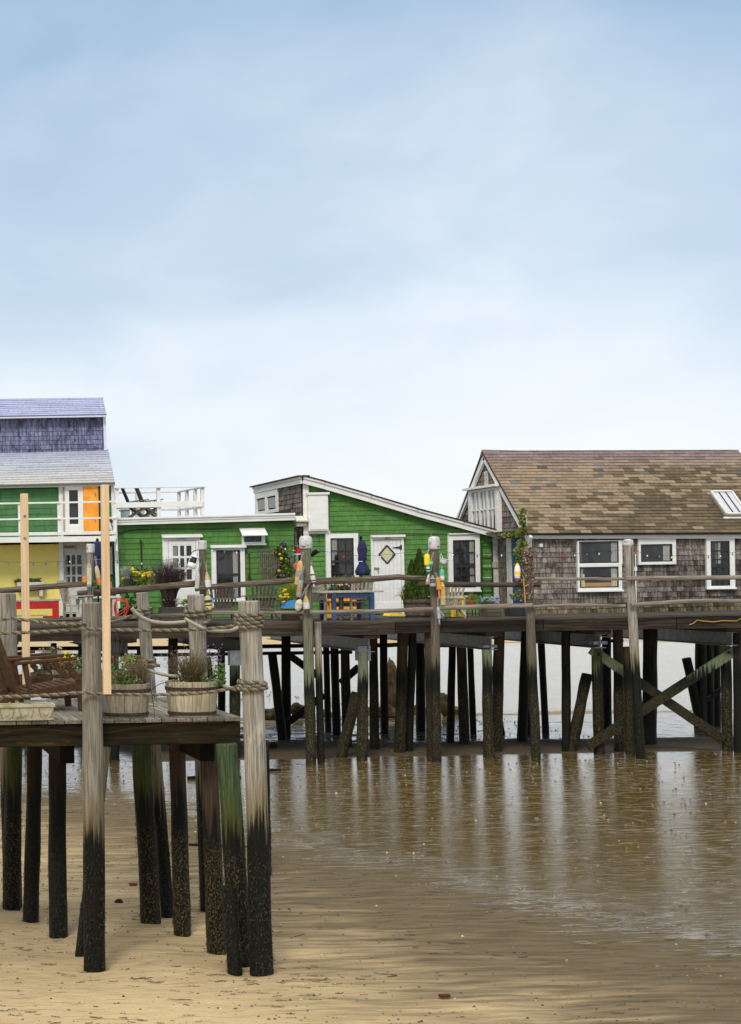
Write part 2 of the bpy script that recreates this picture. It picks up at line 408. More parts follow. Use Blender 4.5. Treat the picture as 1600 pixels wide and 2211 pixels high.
# glass
m = bpy.data.materials.new('glass'); m.use_nodes = True; MATS['glass'] = m
t = m.node_tree; t.nodes.remove(t.nodes['Principled BSDF'])
gl = t.nodes.new('ShaderNodeBsdfGlossy'); gl.inputs['Roughness'].default_value = .04
tr = t.nodes.new('ShaderNodeBsdfTransparent'); tr.inputs[0].default_value = (.86, .88, .88, 1)
lw = t.nodes.new('ShaderNodeFresnel'); lw.inputs[0].default_value = 1.5
lm = t.nodes.new('ShaderNodeMath'); lm.operation = 'MINIMUM'; lm.inputs[1].default_value = .30; t.links.new(lw.outputs[0], lm.inputs[0])
mx = t.nodes.new('ShaderNodeMixShader'); t.links.new(lm.outputs[0], mx.inputs[0]); t.links.new(tr.outputs[0], mx.inputs[1]); t.links.new(gl.outputs[0], mx.inputs[2])
t.links.new(mx.outputs[0], t.nodes['Material Output'].inputs[0])

# ================================================================ ground
def ground_material():
    m = bpy.data.materials.new('sand'); m.use_nodes = True; MATS['sand'] = m
    t = m.node_tree; N = t.nodes; L = t.links; bs = N['Principled BSDF']
    geo = N.new('ShaderNodeNewGeometry'); sp = N.new('ShaderNodeSeparateXYZ'); L.new(geo.outputs['Position'], sp.inputs[0])
    X, Y = sp.outputs[0], sp.outputs[1]
    def noi(s, d=4, dist=0, rgh=.55, off=(0, 0, 0)):
        vm = N.new('ShaderNodeVectorMath'); vm.operation = 'MULTIPLY_ADD'; vm.inputs[1].default_value = s; vm.inputs[2].default_value = off
        L.new(geo.outputs['Position'], vm.inputs[0])
        n = N.new('ShaderNodeTexNoise'); n.inputs['Scale'].default_value = 1; n.inputs['Detail'].default_value = d
        n.inputs['Roughness'].default_value = rgh; n.inputs['Distortion'].default_value = dist
        L.new(vm.outputs[0], n.inputs['Vector']); return n.outputs[0]
    def mt(op, a, b=0.0, cl=False):
        n = N.new('ShaderNodeMath'); n.operation = op; n.use_clamp = cl
        for i, v in enumerate((a, b)):
            if isinstance(v, (int, float)): n.inputs[i].default_value = v
            else: L.new(v, n.inputs[i])
        return n.outputs[0]
    def ramp(f, a, b):
        r = N.new('ShaderNodeMapRange'); r.interpolation_type = 'SMOOTHSTEP'; r.inputs[1].default_value = a; r.inputs[2].default_value = b
        L.new(f, r.inputs[0]); return r.outputs[0]
    def mix(f, a, b, mode='MIX'):
        x = N.new('ShaderNodeMix'); x.data_type = 'RGBA'; x.blend_type = mode
        if isinstance(f, (int, float)): x.inputs[0].default_value = f
        else: L.new(f, x.inputs[0])
        for i, v in ((6, a), (7, b)):
            if isinstance(v, tuple): x.inputs[i].default_value = (*v, 1)
            else: L.new(v, x.inputs[i])
        return x.outputs[2]
    # where the film of tide water still lies
    big = noi((.35, .8, 1), 4, .4)
    streak = noi((.9, 6.5, 1), 5, .2)
    fine = noi((3.2, 24, 1), 4)
    wline = mt('ADD', X, mt('MULTIPLY', Y, .28))
    wl = mt('ADD', mt('SUBTRACT', wline, 14.6), mt('MULTIPLY', mt('SUBTRACT', big, .5), 3.2))
    wl = mt('ADD', wl, mt('MULTIPLY', mt('SUBTRACT', streak, .5), 7.0))
    front = mt('MULTIPLY', ramp(wl, -2.2, 1.8), ramp(mt('ADD', Y, mt('MULTIPLY', big, 1.5)), 39.2, 38.3))
    # under the pier: patchy damp ground, dry toward the left
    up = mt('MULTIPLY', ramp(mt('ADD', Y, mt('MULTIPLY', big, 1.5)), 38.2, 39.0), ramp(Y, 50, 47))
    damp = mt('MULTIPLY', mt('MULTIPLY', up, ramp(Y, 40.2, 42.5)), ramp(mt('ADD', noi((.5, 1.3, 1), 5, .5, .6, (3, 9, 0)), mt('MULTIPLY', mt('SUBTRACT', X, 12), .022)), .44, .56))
    # left of the near platform at pier distance
    lft = mt('MULTIPLY', ramp(X, 8.5, 5.5), mt('MULTIPLY', ramp(mt('ADD', Y, mt('MULTIPLY', streak, 5)), 31.5, 37.5), ramp(Y, 44, 39)))
    far = mt('MULTIPLY', ramp(mt('ADD', Y, mt('MULTIPLY', big, 4)), 49.5, 53), ramp(mt('ADD', Y, mt('MULTIPLY', big, 16)), 108, 99))
    far2 = ramp(Y, 135, 160)
    wet = mt('MAXIMUM', mt('MAXIMUM', front, damp), mt('MAXIMUM', mt('MAXIMUM', far, far2), mt('MULTIPLY', lft, .8)))
    # little sand ribs stand out of the film
    rib = ramp(mt('ADD', fine, mt('MULTIPLY', streak, .5)), .77, .90)
    wet = mt('MULTIPLY', wet, mt('SUBTRACT', 1.0, mt('MULTIPLY', rib, .6)), True)
    wet = ramp(wet, .15, .72)
    dry = mix(ramp(noi((.5, .9, 1), 4), .35, .65), (.52, .39, .21), (.44, .33, .175))
    dry = mix(ramp(noi((2.5, 22, 1), 5, .3), .54, .68), dry, (.30, .21, .105))
    dry = mix(ramp(noi((60, 60, 60), 2), .60, .70), dry, (.34, .25, .14))
    dry = mix(ramp(noi((26, 60, 30), 2, 0, .5, (5, 5, 5)), .70, .76), dry, (.10, .075, .05))
    dampc = mix(ramp(noi((1.5, 9, 1), 4), .4, .65), (.135, .102, .056), (.095, .068, .034))
    wetc = mix(ramp(noi((1.2, 7, 1), 5, .3), .4, .62), (.085, .054, .007), (.13, .086, .020))
    wetc = mix(ramp(noi((9, 30, 1), 3), .68, .76), wetc, (.035, .03, .03))
    damp_mix = mt('MULTIPLY', ramp(wl, -6.8, -1.6), ramp(Y, 48, 44))  # mask blending dry sand into damp sand
    c = mix(damp_mix, dry, dampc)
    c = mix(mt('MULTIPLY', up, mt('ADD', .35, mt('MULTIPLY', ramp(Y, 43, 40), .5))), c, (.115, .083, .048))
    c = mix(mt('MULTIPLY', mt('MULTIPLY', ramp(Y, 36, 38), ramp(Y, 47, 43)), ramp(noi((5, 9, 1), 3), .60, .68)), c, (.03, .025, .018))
    c = mix(wet, c, wetc)
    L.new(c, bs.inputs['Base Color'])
    r = N.new('ShaderNodeMapRange'); L.new(wet, r.inputs[0]); r.inputs[1].default_value = .15; r.inputs[2].default_value = .85; r.inputs[3].default_value = .85; r.inputs[4].default_value = .018
    L.new(r.outputs[0], bs.inputs['Roughness'])
    sr = N.new('ShaderNodeMapRange'); L.new(wet, sr.inputs[0]); sr.inputs[1].default_value = .6; sr.inputs[3].default_value = .03; sr.inputs[4].default_value = .85
    L.new(sr.outputs[0], bs.inputs['Specular IOR Level']); bs.inputs['IOR'].default_value = 2.5
    # relief: grains on dry sand, ripples on the film
    h1 = mt('ADD', mt('ADD', mt('MULTIPLY', noi((4, 30, 1), 5), .6), mt('MULTIPLY', noi((2.2, 6, 1), 4, .4), 1.8)), mt('MULTIPLY', noi((70, 70, 70), 2), .3))
    h1 = mt('MULTIPLY', h1, mt('SUBTRACT', 1.15, wet))
    h2 = mt('MULTIPLY', mt('ADD', noi((1.3, 9.5, 1), 5, .2, .62), mt('MULTIPLY', noi((.5, 2.4, 1), 3), .8)), .013)
    h2 = mt('MULTIPLY', h2, ramp(Y, 105, 34))
    b = N.new('ShaderNodeBump'); b.inputs['Strength'].default_value = .8; b.inputs['Distance'].default_value = .03
    L.new(mt('ADD', h1, mt('MULTIPLY', h2, 1.0)), b.inputs['Height']); L.new(b.outputs[0], bs.inputs['Normal'])
ground_material()
def mound(x, y): return 0
xs = [-900, -300, -100, -40, -15, -6, -3] + [-2 + i * .11 for i in range(int(20 / .11))] + [18.2, 19, 21, 24, 30, 45, 80, 150, 400, 1200]
ys = [-60, -20, 0, 6, 10, 12.5] + [13.5 + i * .11 for i in range(int(27 / .11))] + [41 + i * .5 for i in range(40)] + [62, 65, 70, 76, 84, 95, 110, 140, 200, 320, 600, 1200, 2500, 4500]
gv = []
PB = []                                   # pile feet, for scour hollows
def gh(x, y):
    wl = x + .28 * y - 14.6
    k = min(max((.4 - wl) / 2.5, 0), 1)
    h = 0
    if 12 < y < 60 and -3 < x < 20:
        h = k * (.03 * noise.noise(Vector((x * .8, y * .8, 0))) + .02 * noise.noise(Vector((x * 2.2, y * 4.5, 3)))) + .0005 * noise.noise(Vector((x * 3, y * 9, 7)))
    for (a, b) in PB:
        d = math.hypot(x - a, y - b)
        if d < .6: h -= .03 * (1 - d / .6) * k
    return h
# ================================================================ pier (far)
YF, YW, YG, YN = 37.1, 41.9, 40.0, 18.2
ZD = CAMZ - 1.07
ZN = CAMZ - 308 * YN / FPX
def pile(parent, name, pb, pt, wd, mat, ztop=None, ybase=None, zt2=None, seed=0, jit=.10, n=12, cap=None, Ytop=None):
    """pb=(px,py) foot on the sand, pt=(px,py) top; width in survey pixels at the foot"""
    Y = ybase or Yat(*pb)
    b = W(pb[0], pb[1], Y); tpt = W(pt[0], pt[1], Ytop or Y)
    if ztop is not None:
        d = tpt - b; tpt = b + d * ((ztop - b.z) / d.z) if abs(d.z) > .2 else tpt
    r = wd / 2 * Y / FPX
    k = 14; pts = []; rs = []
    b = b + (b - tpt) * (.35 / max((tpt - b).length, .1))
    for i in range(k + 1):
        f = i / k; p = b.lerp(tpt, f)
        p = p + Vector((.012 * noise.noise(Vector((f * 3, seed * 3.3, 1))), .012 * noise.noise(Vector((f * 3, seed * 3.3, 9))), 0)) * (r / .12)
        pts.append(p); rs.append(r * (1.03 - .10 * f) * (1 + .05 * noise.noise(Vector((f * 6, seed, 4)))))
    pts.append(pts[-1] + (tpt - b).normalized() * r * .12); rs.append(rs[-1] * .9)
    mb = MB().tube(pts, rs, n=n, jit=jit, seed=seed + 1)
    PB.append((b.x, Y))
    return mb.build(name, mat, parent, smooth=False), pts, r

pier = thing('pier', 'long timber pier on dark piles carrying the cottages behind the beach', 'pier', (9, YF, 0))
# deck planks lie along the pier, butt-jointed
pl = []
for r_ in range(13):
    y0 = YF + r_ * .16
    x = .2 - ru(0, 3)
    while x < 22:
        Ln = ru(3.2, 4.8)
        a = ru(.7, 1.15)
        pl.append((V3(x, y0 + .15, ZD - .05), V3(Ln - .01, 0, 0), V3(0, -.15, 0), V3(0, 0, .05 + ru(-.004, .004)), (a, a * ru(.95, 1), a * ru(.9, 1))))
        x += Ln
pieces(pier, 'deck_plank', 'deck_planks', 'deck_far', pl, kind='bx')
MB().box((-1, YF + 13 * .16 + .002, ZD - .055), (22, 46.2, ZD - .004)).build('deck_slab', 'deck_far', pier)
x = -.6; i = 0
while x < 22:
    Ln = ru(2.9, 4.1); zt = ZD - .055 + ru(-.012, .008)
    a = ru(.75, 1.15) * (1 if x < 11 else .62)
    MB().box((x, YF - .02 + ru(-.02, .01), zt - .27 + ru(-.02, .02)), (x + Ln - .012, YF + .12, zt), (a, a * .97, a * .95)).build('fascia_board', 'fascia', pier, bevel=.008)
    x += Ln; i += 1
# joists and back fascia
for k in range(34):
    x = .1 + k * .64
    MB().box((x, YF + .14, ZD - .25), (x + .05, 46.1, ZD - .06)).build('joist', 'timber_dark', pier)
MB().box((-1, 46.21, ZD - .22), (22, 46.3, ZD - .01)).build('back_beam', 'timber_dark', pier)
# steel I-beams running back under the deck
for px, py in ((20, 1412), (275, 1408), (535, 1402), (797, 1394), (1061, 1380), (1296, 1372), (1581, 1365)):
    yb = YF + .35
    c = W(px, py, yb); zt = ZD - .42; hb = .31
    MB().box((c.x - .16, yb - .1, ZD - .42), (c.x + .20, 46.1, ZD - .31)).build('bearing_block', 'fascia', pier)
    mb = MB(); x0, x1 = c.x - .13, c.x + .13
    mb.box((x0, yb, zt - .015), (x1, 46.0, zt)).box((x0, yb, zt - hb), (x1, 46.0, zt - hb + .015)).box((c.x - .012, yb + .002, zt - hb + .015), (c.x + .012, 46.0, zt - .015))
    mb.build('steel_beam', 'galvanised' if px > 600 else 'steel_beam', pier)
Z_B = ZD - .42 - .31
P = [  # foot, top, width px, material, top z (None: as drawn)
 ((610, 1596), (588, 1412), 20, 'pile_dark', None), ((618, 1592), (617, 1370), 21, 'pile_dark', 1),
 ((693, 1648), (686, 1344), 16, 'pile_grey', None), ((709, 1580), (704, 1400), 14, 'pile_dark', 1), ((727, 1587), (722, 1400), 18, 'pile_dark', 1),
 ((750, 1612), (745, 1390), 21, 'pile_dark', 1), ((737, 1635), (770, 1496), 24, 'pile_brown', None),
 ((782, 1641), (784, 1425), 24, 'pile_green', 1), ((809, 1617), (806, 1370), 20, 'pile_brown', 1), ((830, 1583), (828, 1380), 17, 'pile_dark', 1),
 ((864, 1624), (869, 1378), 24, 'pile_brown', 1), ((883, 1622), (890, 1380), 18, 'pile_dark', 1), ((909, 1578), (907, 1380), 20, 'pile_dark', 1),
 ((930, 1641), (925, 1385), 17, 'pile_brown', 1), ((972, 1603), (977, 1385), 16, 'pile_dark', 1), ((1004, 1606), (995, 1385), 22, 'pile_brown', 1),
 ((1022, 1585), (1015, 1385), 14, 'pile_dark', 1), ((1055, 1637), (1051, 1396), 22, 'pile_green', 1), ((1072, 1622), (1078, 1370), 23, 'pile_brown', 1),
 ((1087, 1585), (1060, 1440), 8, 'pile_dark', None), ((1127, 1600), (1135, 1375), 21, 'pile_dark', 1), ((1142, 1586), (1143, 1375), 9, 'pile_dark', 1),
 ((1178, 1583), (1168, 1378), 15, 'pile_dark', 1), ((1223, 1622), (1222, 1378), 19, 'pile_dark', 1), ((1232, 1622), (1268, 1456), 24, 'pile_brown', None),
 ((1294, 1628), (1288, 1392), 22, 'pile_deepgreen', 1), ((1311, 1575), (1309, 1385), 19, 'pile_dark', 1), ((1337, 1622), (1334, 1372), 21, 'pile_brown', 1),
 ((1362, 1630), (1355, 1400), 21, 'pile_brown', 1), ((1400, 1607), (1405, 1352), 30, 'pile_dark', 1), ((1515, 1572), (1482, 1422), 20, 'pile_dark', None),
 ((1512, 1572), (1514, 1370), 24, 'pile_dark', 1), ((1533, 1571), (1531, 1370), 15, 'pile_dark', 1), ((1549, 1569), (1547, 1370), 14, 'pile_dark', 1),
 ((1571, 1622), (1567, 1385), 22, 'pile_green', 1), ((1593, 1625), (1592, 1370), 17, 'pile_dark', 1),
 ((507, 1636), (507, 1408), 24, 'pile_green', 1), ((478, 1588), (478, 1395), 17, 'pile_dark', 1), ((375, 1584), (374, 1385), 22, 'pile_brown', 1),
 ((470, 1600), (448, 1420), 16, 'pile_dark', None), ((247, 1640), (245, 1400), 22, 'pile_dark', 1), ((178, 1586), (176, 1390), 16, 'pile_brown', 1),
 ((117, 1582), (116, 1390), 15, 'pile_dark', 1), ((22, 1636), (20, 1405), 24, 'pile_dark', 1), ((60, 1600), (55, 1400), 18, 'pile_dark', 1), ((310, 1610), (305, 1400), 20, 'pile_dark', 1), ((205, 1612), (205, 1400), 20, 'pile_dark', 1),
 ((1650, 1622), (1650, 1385), 22, 'pile_dark', 1), ((1700, 1600), (1700, 1385), 22, 'pile_dark', 1)]
for i, (pb, pt, wd, mt_, z) in enumerate(P):
    pile(pier, 'pile', pb, pt, wd, mt_, ztop=(ZD - .24 if z and pt[1] < 1390 else (Z_B if z else None)), seed=i)
# square galvanised sleeves on two pile heads
for px, y0, y1, wd in ((783, 1394, 1426, 26), (506, 1404, 1436, 24), (1053, 1392, 1398, 30), (1290, 1384, 1391, 30)):
    x0, x1, z0, z1 = R(px - wd / 2, y0, px + wd / 2, y1, YF + .55)
    MB().box((x0, YF + .4, z0), (x1, YF + .4 + (x1 - x0), z1)).build('pile_cap', 'galvanised', pier)
# cross braces
def brace(a, b, Y1, Y2, wd, mat, th=.07, nm='cross_brace'):
    p, q = W(a[0], a[1], Y1), W(b[0], b[1], Y2)
    MB().beam(p, q, th, wd * Y1 / FPX, up=(0, 0, 1)).build(nm, mat, pier, bevel=.006)
brace((1276, 1402), (1562, 1598), 37.9, 37.9, 20, 'pile_green'); brace((1594, 1400), (1268, 1612), 37.75, 37.75, 21, 'pile_green')
brace((625, 1415), (690, 1462), 42, 42, 15, 'pile_dark'); brace((625, 1558), (700, 1500), 42, 42, 15, 'pile_dark')
brace((735, 1475), (775, 1440), 42, 42, 15, 'pile_dark'); brace((1515, 1520), (1570, 1478), 43.5, 43.5, 9, 'pile_dark')
# bolts on the big brace
for px, py in ((1294, 1413), (1575, 1409)):
    c = W(px, py, 37.68); MB().tube([c + V3(0, .05, 0), c], .032, 8, tint=(.5, .4, .3)).build('bolt', 'rust_hoop', pier)
# long pipes and stringers slung beneath
for (xa, ya, xb, yb, Y, r_, mt_) in ((-60, 1401, 745, 1393, 46, .055, 'rim_beam'), (-60, 1416, 760, 1408, 47, .05, 'timber_dark'), (1130, 1385, 1345, 1383, 47, .05, 'timber_dark'), (770, 1394, 915, 1388, 46, .06, 'rail_wood'),
                             (900, 1394, 1060, 1390, 47, .05, 'timber_dark'), (-60, 1430, 230, 1428, 46, .04, 'timber_dark')):
    MB().tube([W(xa, ya, Y), W((xa + xb) / 2, (ya + yb) / 2 + 2, Y), W(xb, yb, Y)], r_, 8).build('stringer', mt_, pier)
# yellow rope slung on fascia
MB().tube([W(x, y, YF - .06) for x, y in ((1488, 1349), (1497, 1346), (1505, 1339), (1520, 1341), (1540, 1343), (1560, 1340), (1590, 1341), (1600, 1335), (1625, 1330))], .008, 5, tint=(1.5, 1.2, .3)).build('yellow_line', 'rope_pale', pier)

# ---------------- post and rail fence along the pier edge
YP = 36.86
fence = thing('post_and_rail_fence', 'rustic log rail fence with tall driftwood posts along the pier edge', 'fence', (9, YP, ZD))
FP = [((197, 1640), (195, 1178), 14, 'post_wood', 'sq'), ((441, 1645), (437, 1171), 15, 'pile_umber', 'wrap'),
      ((672, 1650), (660, 1165), 23, 'pile_green', 'cap'), ((943, 1643), (937, 1166), 20, 'pile_umber', 'cap'), ((1157, 1637), (1139, 1184), 20, 'pile_umber', 'crust'),
      ((1383, 1632), (1356, 1170), 19, 'pile_grey', 'split'), ((1668, 1630), (1662, 1170), 20, 'pile_grey', 'x')]
for i, (pb, pt, wd, mt_, kd) in enumerate(FP):
    ob, pts, r = pile(fence, 'post', pb, pt, wd, mt_, seed=40 + i, ybase=YP, jit=.16)
    tp = pts[-1]
    if kd == 'cap' :
        mb = MB(); mb.lathe(tp, [(r * 1.1, -.22), (r * 1.2, -.19), (r * 1.24, -.05), (r * 1.12, .03), (r * .8, .06), (.01, .07)], 14, fold=.04, folds=3); mb.build('cap', 'cement_cap', ob, smooth=True)
    if kd in ('sq', 'wrap'):
        mb = MB(); mb.lathe(tp, [(r * 1.1, -.17), (r * 1.22, -.16), (r * 1.25, .0), (r * 1.1, .03), (.01, .035)], 9, fold=.07, folds=4); mb.build('cap', 'cement_cap', ob)
    if kd == 'crust':
        mb = MB()
        for k in range(800):
            th = ru(0, 6.28); z = -ru(0, 1) ** 1.6 * 1.15
            c = tp + V3(math.cos(th) * r * 1.05, math.sin(th) * r * 1.05, z); s_ = ru(.008, .022)
            tt = random.choice(((.40, .27, .15), (.16, .10, .06), (.07, .05, .035), (.05, .035, .025), (.12, .08, .05)))
            n_ = V3(math.cos(th), math.sin(th), ru(-.5, .5)); a = n_.cross(V3(0, 0, 1)).normalized() * s_; b = n_.cross(a).normalized() * s_
            mb.add([c - a - b, c + a - b, c + a + b, c - a + b, c + n_ * s_ * .8], [(0, 1, 4), (1, 2, 4), (2, 3, 4), (3, 0, 4)], tt)
        mb.build('lichen_crust', 'plain', ob, kind='stuff')
    if kd == 'split':
        mb = MB(); mb.lathe(tp, [(r * 1.0, -.1), (r * 1.18, -.07), (r * 1.1, .02), (r * .5, .05), (.01, .04)], 9, fold=.1, folds=3); mb.build('cap', 'cement_cap', ob)
        c = tp + V3(.04, -r * 1.0, -.45); MB().prism([c + V3(-.012, 0, .30), c + V3(.012, 0, .3), c + V3(.006, 0, -.25), c + V3(-.03, 0, -.6), c + V3(-.02, 0, -.2)], (0, .02, 0), (.1, .08, .06)).build('crack', 'plain', ob)
# broken slab behind post 4
MB().prism([W(x, y, YP + .16) for x, y in ((928, 1200), (926, 1180), (931, 1152), (933, 1160), (932, 1200))], (0, .04, 0)).build('splinter', 'post_wood', fence)
def rail(a, b, w0, mat, sag=0, w1=None, seed=0, Y=YP - .18, mid=()):
    pts_ = [a] + list(mid) + [b]; pts = []; rs = []
    for i in range(len(pts_) - 1):
        for k in range(8):
            f = k / 8; pts.append((pts_[i][0] * (1 - f) + pts_[i + 1][0] * f, pts_[i][1] * (1 - f) + pts_[i + 1][1] * f))
    pts.append(b); n = len(pts); w1 = w1 or w0
    P3 = []
    for i, (x, y) in enumerate(pts):
        f = i / (n - 1); y += sag * 4 * f * (1 - f) + .9 * noise.noise(Vector((f * 7, seed, 0)))
        P3.append(W(x, y, Y)); rs.append((w0 * (1 - f) + w1 * f) / 2 * Y / FPX * (1 + .09 * noise.noise(Vector((f * 11, seed, 5)))))
    MB().tube(P3, rs, 10, jit=.12, seed=seed).build('rail', mat, fence)
rail((-70, 1281), (205, 1259), 13, 'rail_wood', seed=1); rail((168, 1284), (442, 1258), 17, 'rail_wood', w1=13, seed=2, Y=YP + .17)
rail((425, 1270), (646, 1252), 13, 'rail_wood', seed=3, w1=12); rail((650, 1256), (930, 1250), 15, 'rail_wood', seed=4, mid=((760, 1253), (860, 1246)), w1=11)
rail((903, 1262), (1166, 1263), 11, 'fascia', seed=5, Y=YP + .17); rail((1154, 1250), (1362, 1250), 7, 'rail_pale', seed=6, Y=YP + .16)
rail((1350, 1249), (1680, 1246), 10, 'rail_pale', seed=7)
rail((-70, 1342), (192, 1336), 9, 'rail_wood', seed=8); rail((188, 1337), (440, 1326), 9, 'rail_wood', seed=9); rail((436, 1323), (655, 1322), 8, 'rail_pale', seed=10)
rail((668, 1322), (934, 1315), 9, 'rail_pale', seed=11, mid=((800, 1320),)); rail((944, 1313), (1148, 1307), 10, 'rail_pale', seed=12); rail((1150, 1309), (1350, 1308), 7, 'rail_pale', seed=13, mid=((1240, 1306),))
rail((1362, 1306), (1680, 1298), 9, 'rail_pale', seed=14, mid=((1500, 1297),))

# ================================================================ near platform
plat = thing('timber_platform', 'raised timber platform with planters and chairs standing on the beach in front', 'platform', (2, YN, 0))
XR = W(519, 1553, YN).x; XL = -1.2; YB = 21.35
pl = []; x = XR
while x > XL:
    wd = ru(.165, .185); a = ru(.75, 1.2)
    c = (a, a * ru(.97, 1.0), a * ru(.88, .95))
    o = MB().box((x - wd + .008, YN - ru(.0, .02), ZN - .045), (x, YB, ZN + ru(-.004, .003)), c).build('deck_plank', 'deck_near', plat, bevel=.006)
    x -= wd
MB().box((XL, YN + .03, ZN - .29), (XR - .02, YN + .12, ZN - .052)).build('rim_beam', 'rim_beam', plat, bevel=.01)
MB().box((XL, YB - .12, ZN - .29), (XR - .02, YB - .03, ZN - .052)).build('rim_beam', 'rim_beam', plat)
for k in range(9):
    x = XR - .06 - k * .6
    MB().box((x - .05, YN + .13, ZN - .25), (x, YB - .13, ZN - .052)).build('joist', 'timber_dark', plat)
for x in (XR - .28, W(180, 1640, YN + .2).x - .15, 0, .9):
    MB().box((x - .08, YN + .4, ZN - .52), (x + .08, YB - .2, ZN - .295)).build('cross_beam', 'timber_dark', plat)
NP = [((25, 1958), (30, 1615), 38, 'pile_deepgreen', 1), ((68, 1985), (74, 1615), 34, 'pile_dark', 1), ((125, 2018), (124, 1630), 40, 'pile_dark', 1),
      ((174, 2058), (228, 1612), 24, 'pile_grey', None), ((325, 1988), (305, 1612), 43, 'pile_deepgreen', 1), ((362, 1975), (306, 1281), 28, 'pile_grey', 'post'),
      ((393, 2013), (384, 1612), 36, 'pile_brown', 1), ((468, 2050), (450, 1612), 40, 'pile_brown', 1), ((520, 2076), (490, 1607), 48, 'pile_deepgreen', 1),
      ((507, 2096), (496, 1915), 32, 'pile_dark', None), ((205, 2078), (197, 1303), 46, 'pile_grey', 'post'), ((566, 2100), (538, 1300), 48, 'pile_grey', 'post'),
      ((452, 1962), (423, 1286), 38, 'pile_grey', 'post'), ((26, 1952), (14, 1283), 42, 'pile_grey', 'post'), ((579, 1885), (574, 1600), 14, 'pile_dark', None)]
POSTS = {}
for i, (pb, pt, wd, mt_, kd) in enumerate(NP):
    yb = {205: 18.03, 566: 17.76}.get(pb[0]) or Yat(*pb)
    Yt = 17.9 if i == 3 else None
    ob, pts, r = pile(plat, 'post' if kd == 'post' else 'pile', pb, pt, wd, mt_, ztop=(ZN - .30 if kd == 1 else None), ybase=yb, seed=80 + i, n=20, jit=.10)
    POSTS[pb[0]] = (pts, r)
    ob.color = (.70, .69, .68, 1) if pb[0] == 205 else ((.85, .84, .82, 1) if pb[0] in (362, 452, 26) else (1, 1, 1, 1))
    # seaweed and mussels on the wet foot
    mb = MB(); b0 = pts[0]; b1 = pts[-1]; ax = (b1 - b0)
    for k in range(420):
        z = ru(.0, 1.0) ** 1.3 * 1.3; f = (z - b0.z) / ax.z; c0 = b0 + ax * f; th = ru(0, 6.28)
        if noise.noise(Vector((math.cos(th) * 2, math.sin(th) * 2, z * 3 + i))) < .02: continue
        rr = r * 1.02; n_ = V3(math.cos(th), math.sin(th), 0); c = c0 + n_ * rr; L_ = ru(.008, .035); wq = ru(.003, .009)
        a = V3(-n_.y, n_.x, 0) * wq; dn = V3(ru(-.3, .3) * L_, 0, -L_) + n_ * ru(.2, .9) * .03
        g_ = ru(.5, 1.6); tt = random.choice(((g_, g_, g_), (g_ * .6, g_ * .6, g_ * .5), (g_ * .8, g_ * .8, g_ * .6), (g_ * 1.8, g_ * 1.4, g_ * .7)))
        mb.add([c - a, c + a, c + a * .6 + dn, c - a * .6 + dn, c + n_ * wq], [(0, 1, 4), (1, 2, 4), (2, 3, 4), (3, 0, 4)], tt)
    mb.build('seaweed', 'weed', ob, kind='stuff')
# sawn white tops of two posts
for k in (205, 566):
    pts, r = POSTS[k]
# ground now that the feet are known
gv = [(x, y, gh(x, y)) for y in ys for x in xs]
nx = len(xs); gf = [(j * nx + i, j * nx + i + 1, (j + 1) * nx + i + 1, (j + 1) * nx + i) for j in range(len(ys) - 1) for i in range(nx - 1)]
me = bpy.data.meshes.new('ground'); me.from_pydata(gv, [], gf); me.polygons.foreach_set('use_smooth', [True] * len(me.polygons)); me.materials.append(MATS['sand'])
go = bpy.data.objects.new('ground', me); COL.objects.link(go); go['kind'] = 'structure'; go['label'] = 'wet tidal sand flat with dry tan sand in the foreground'

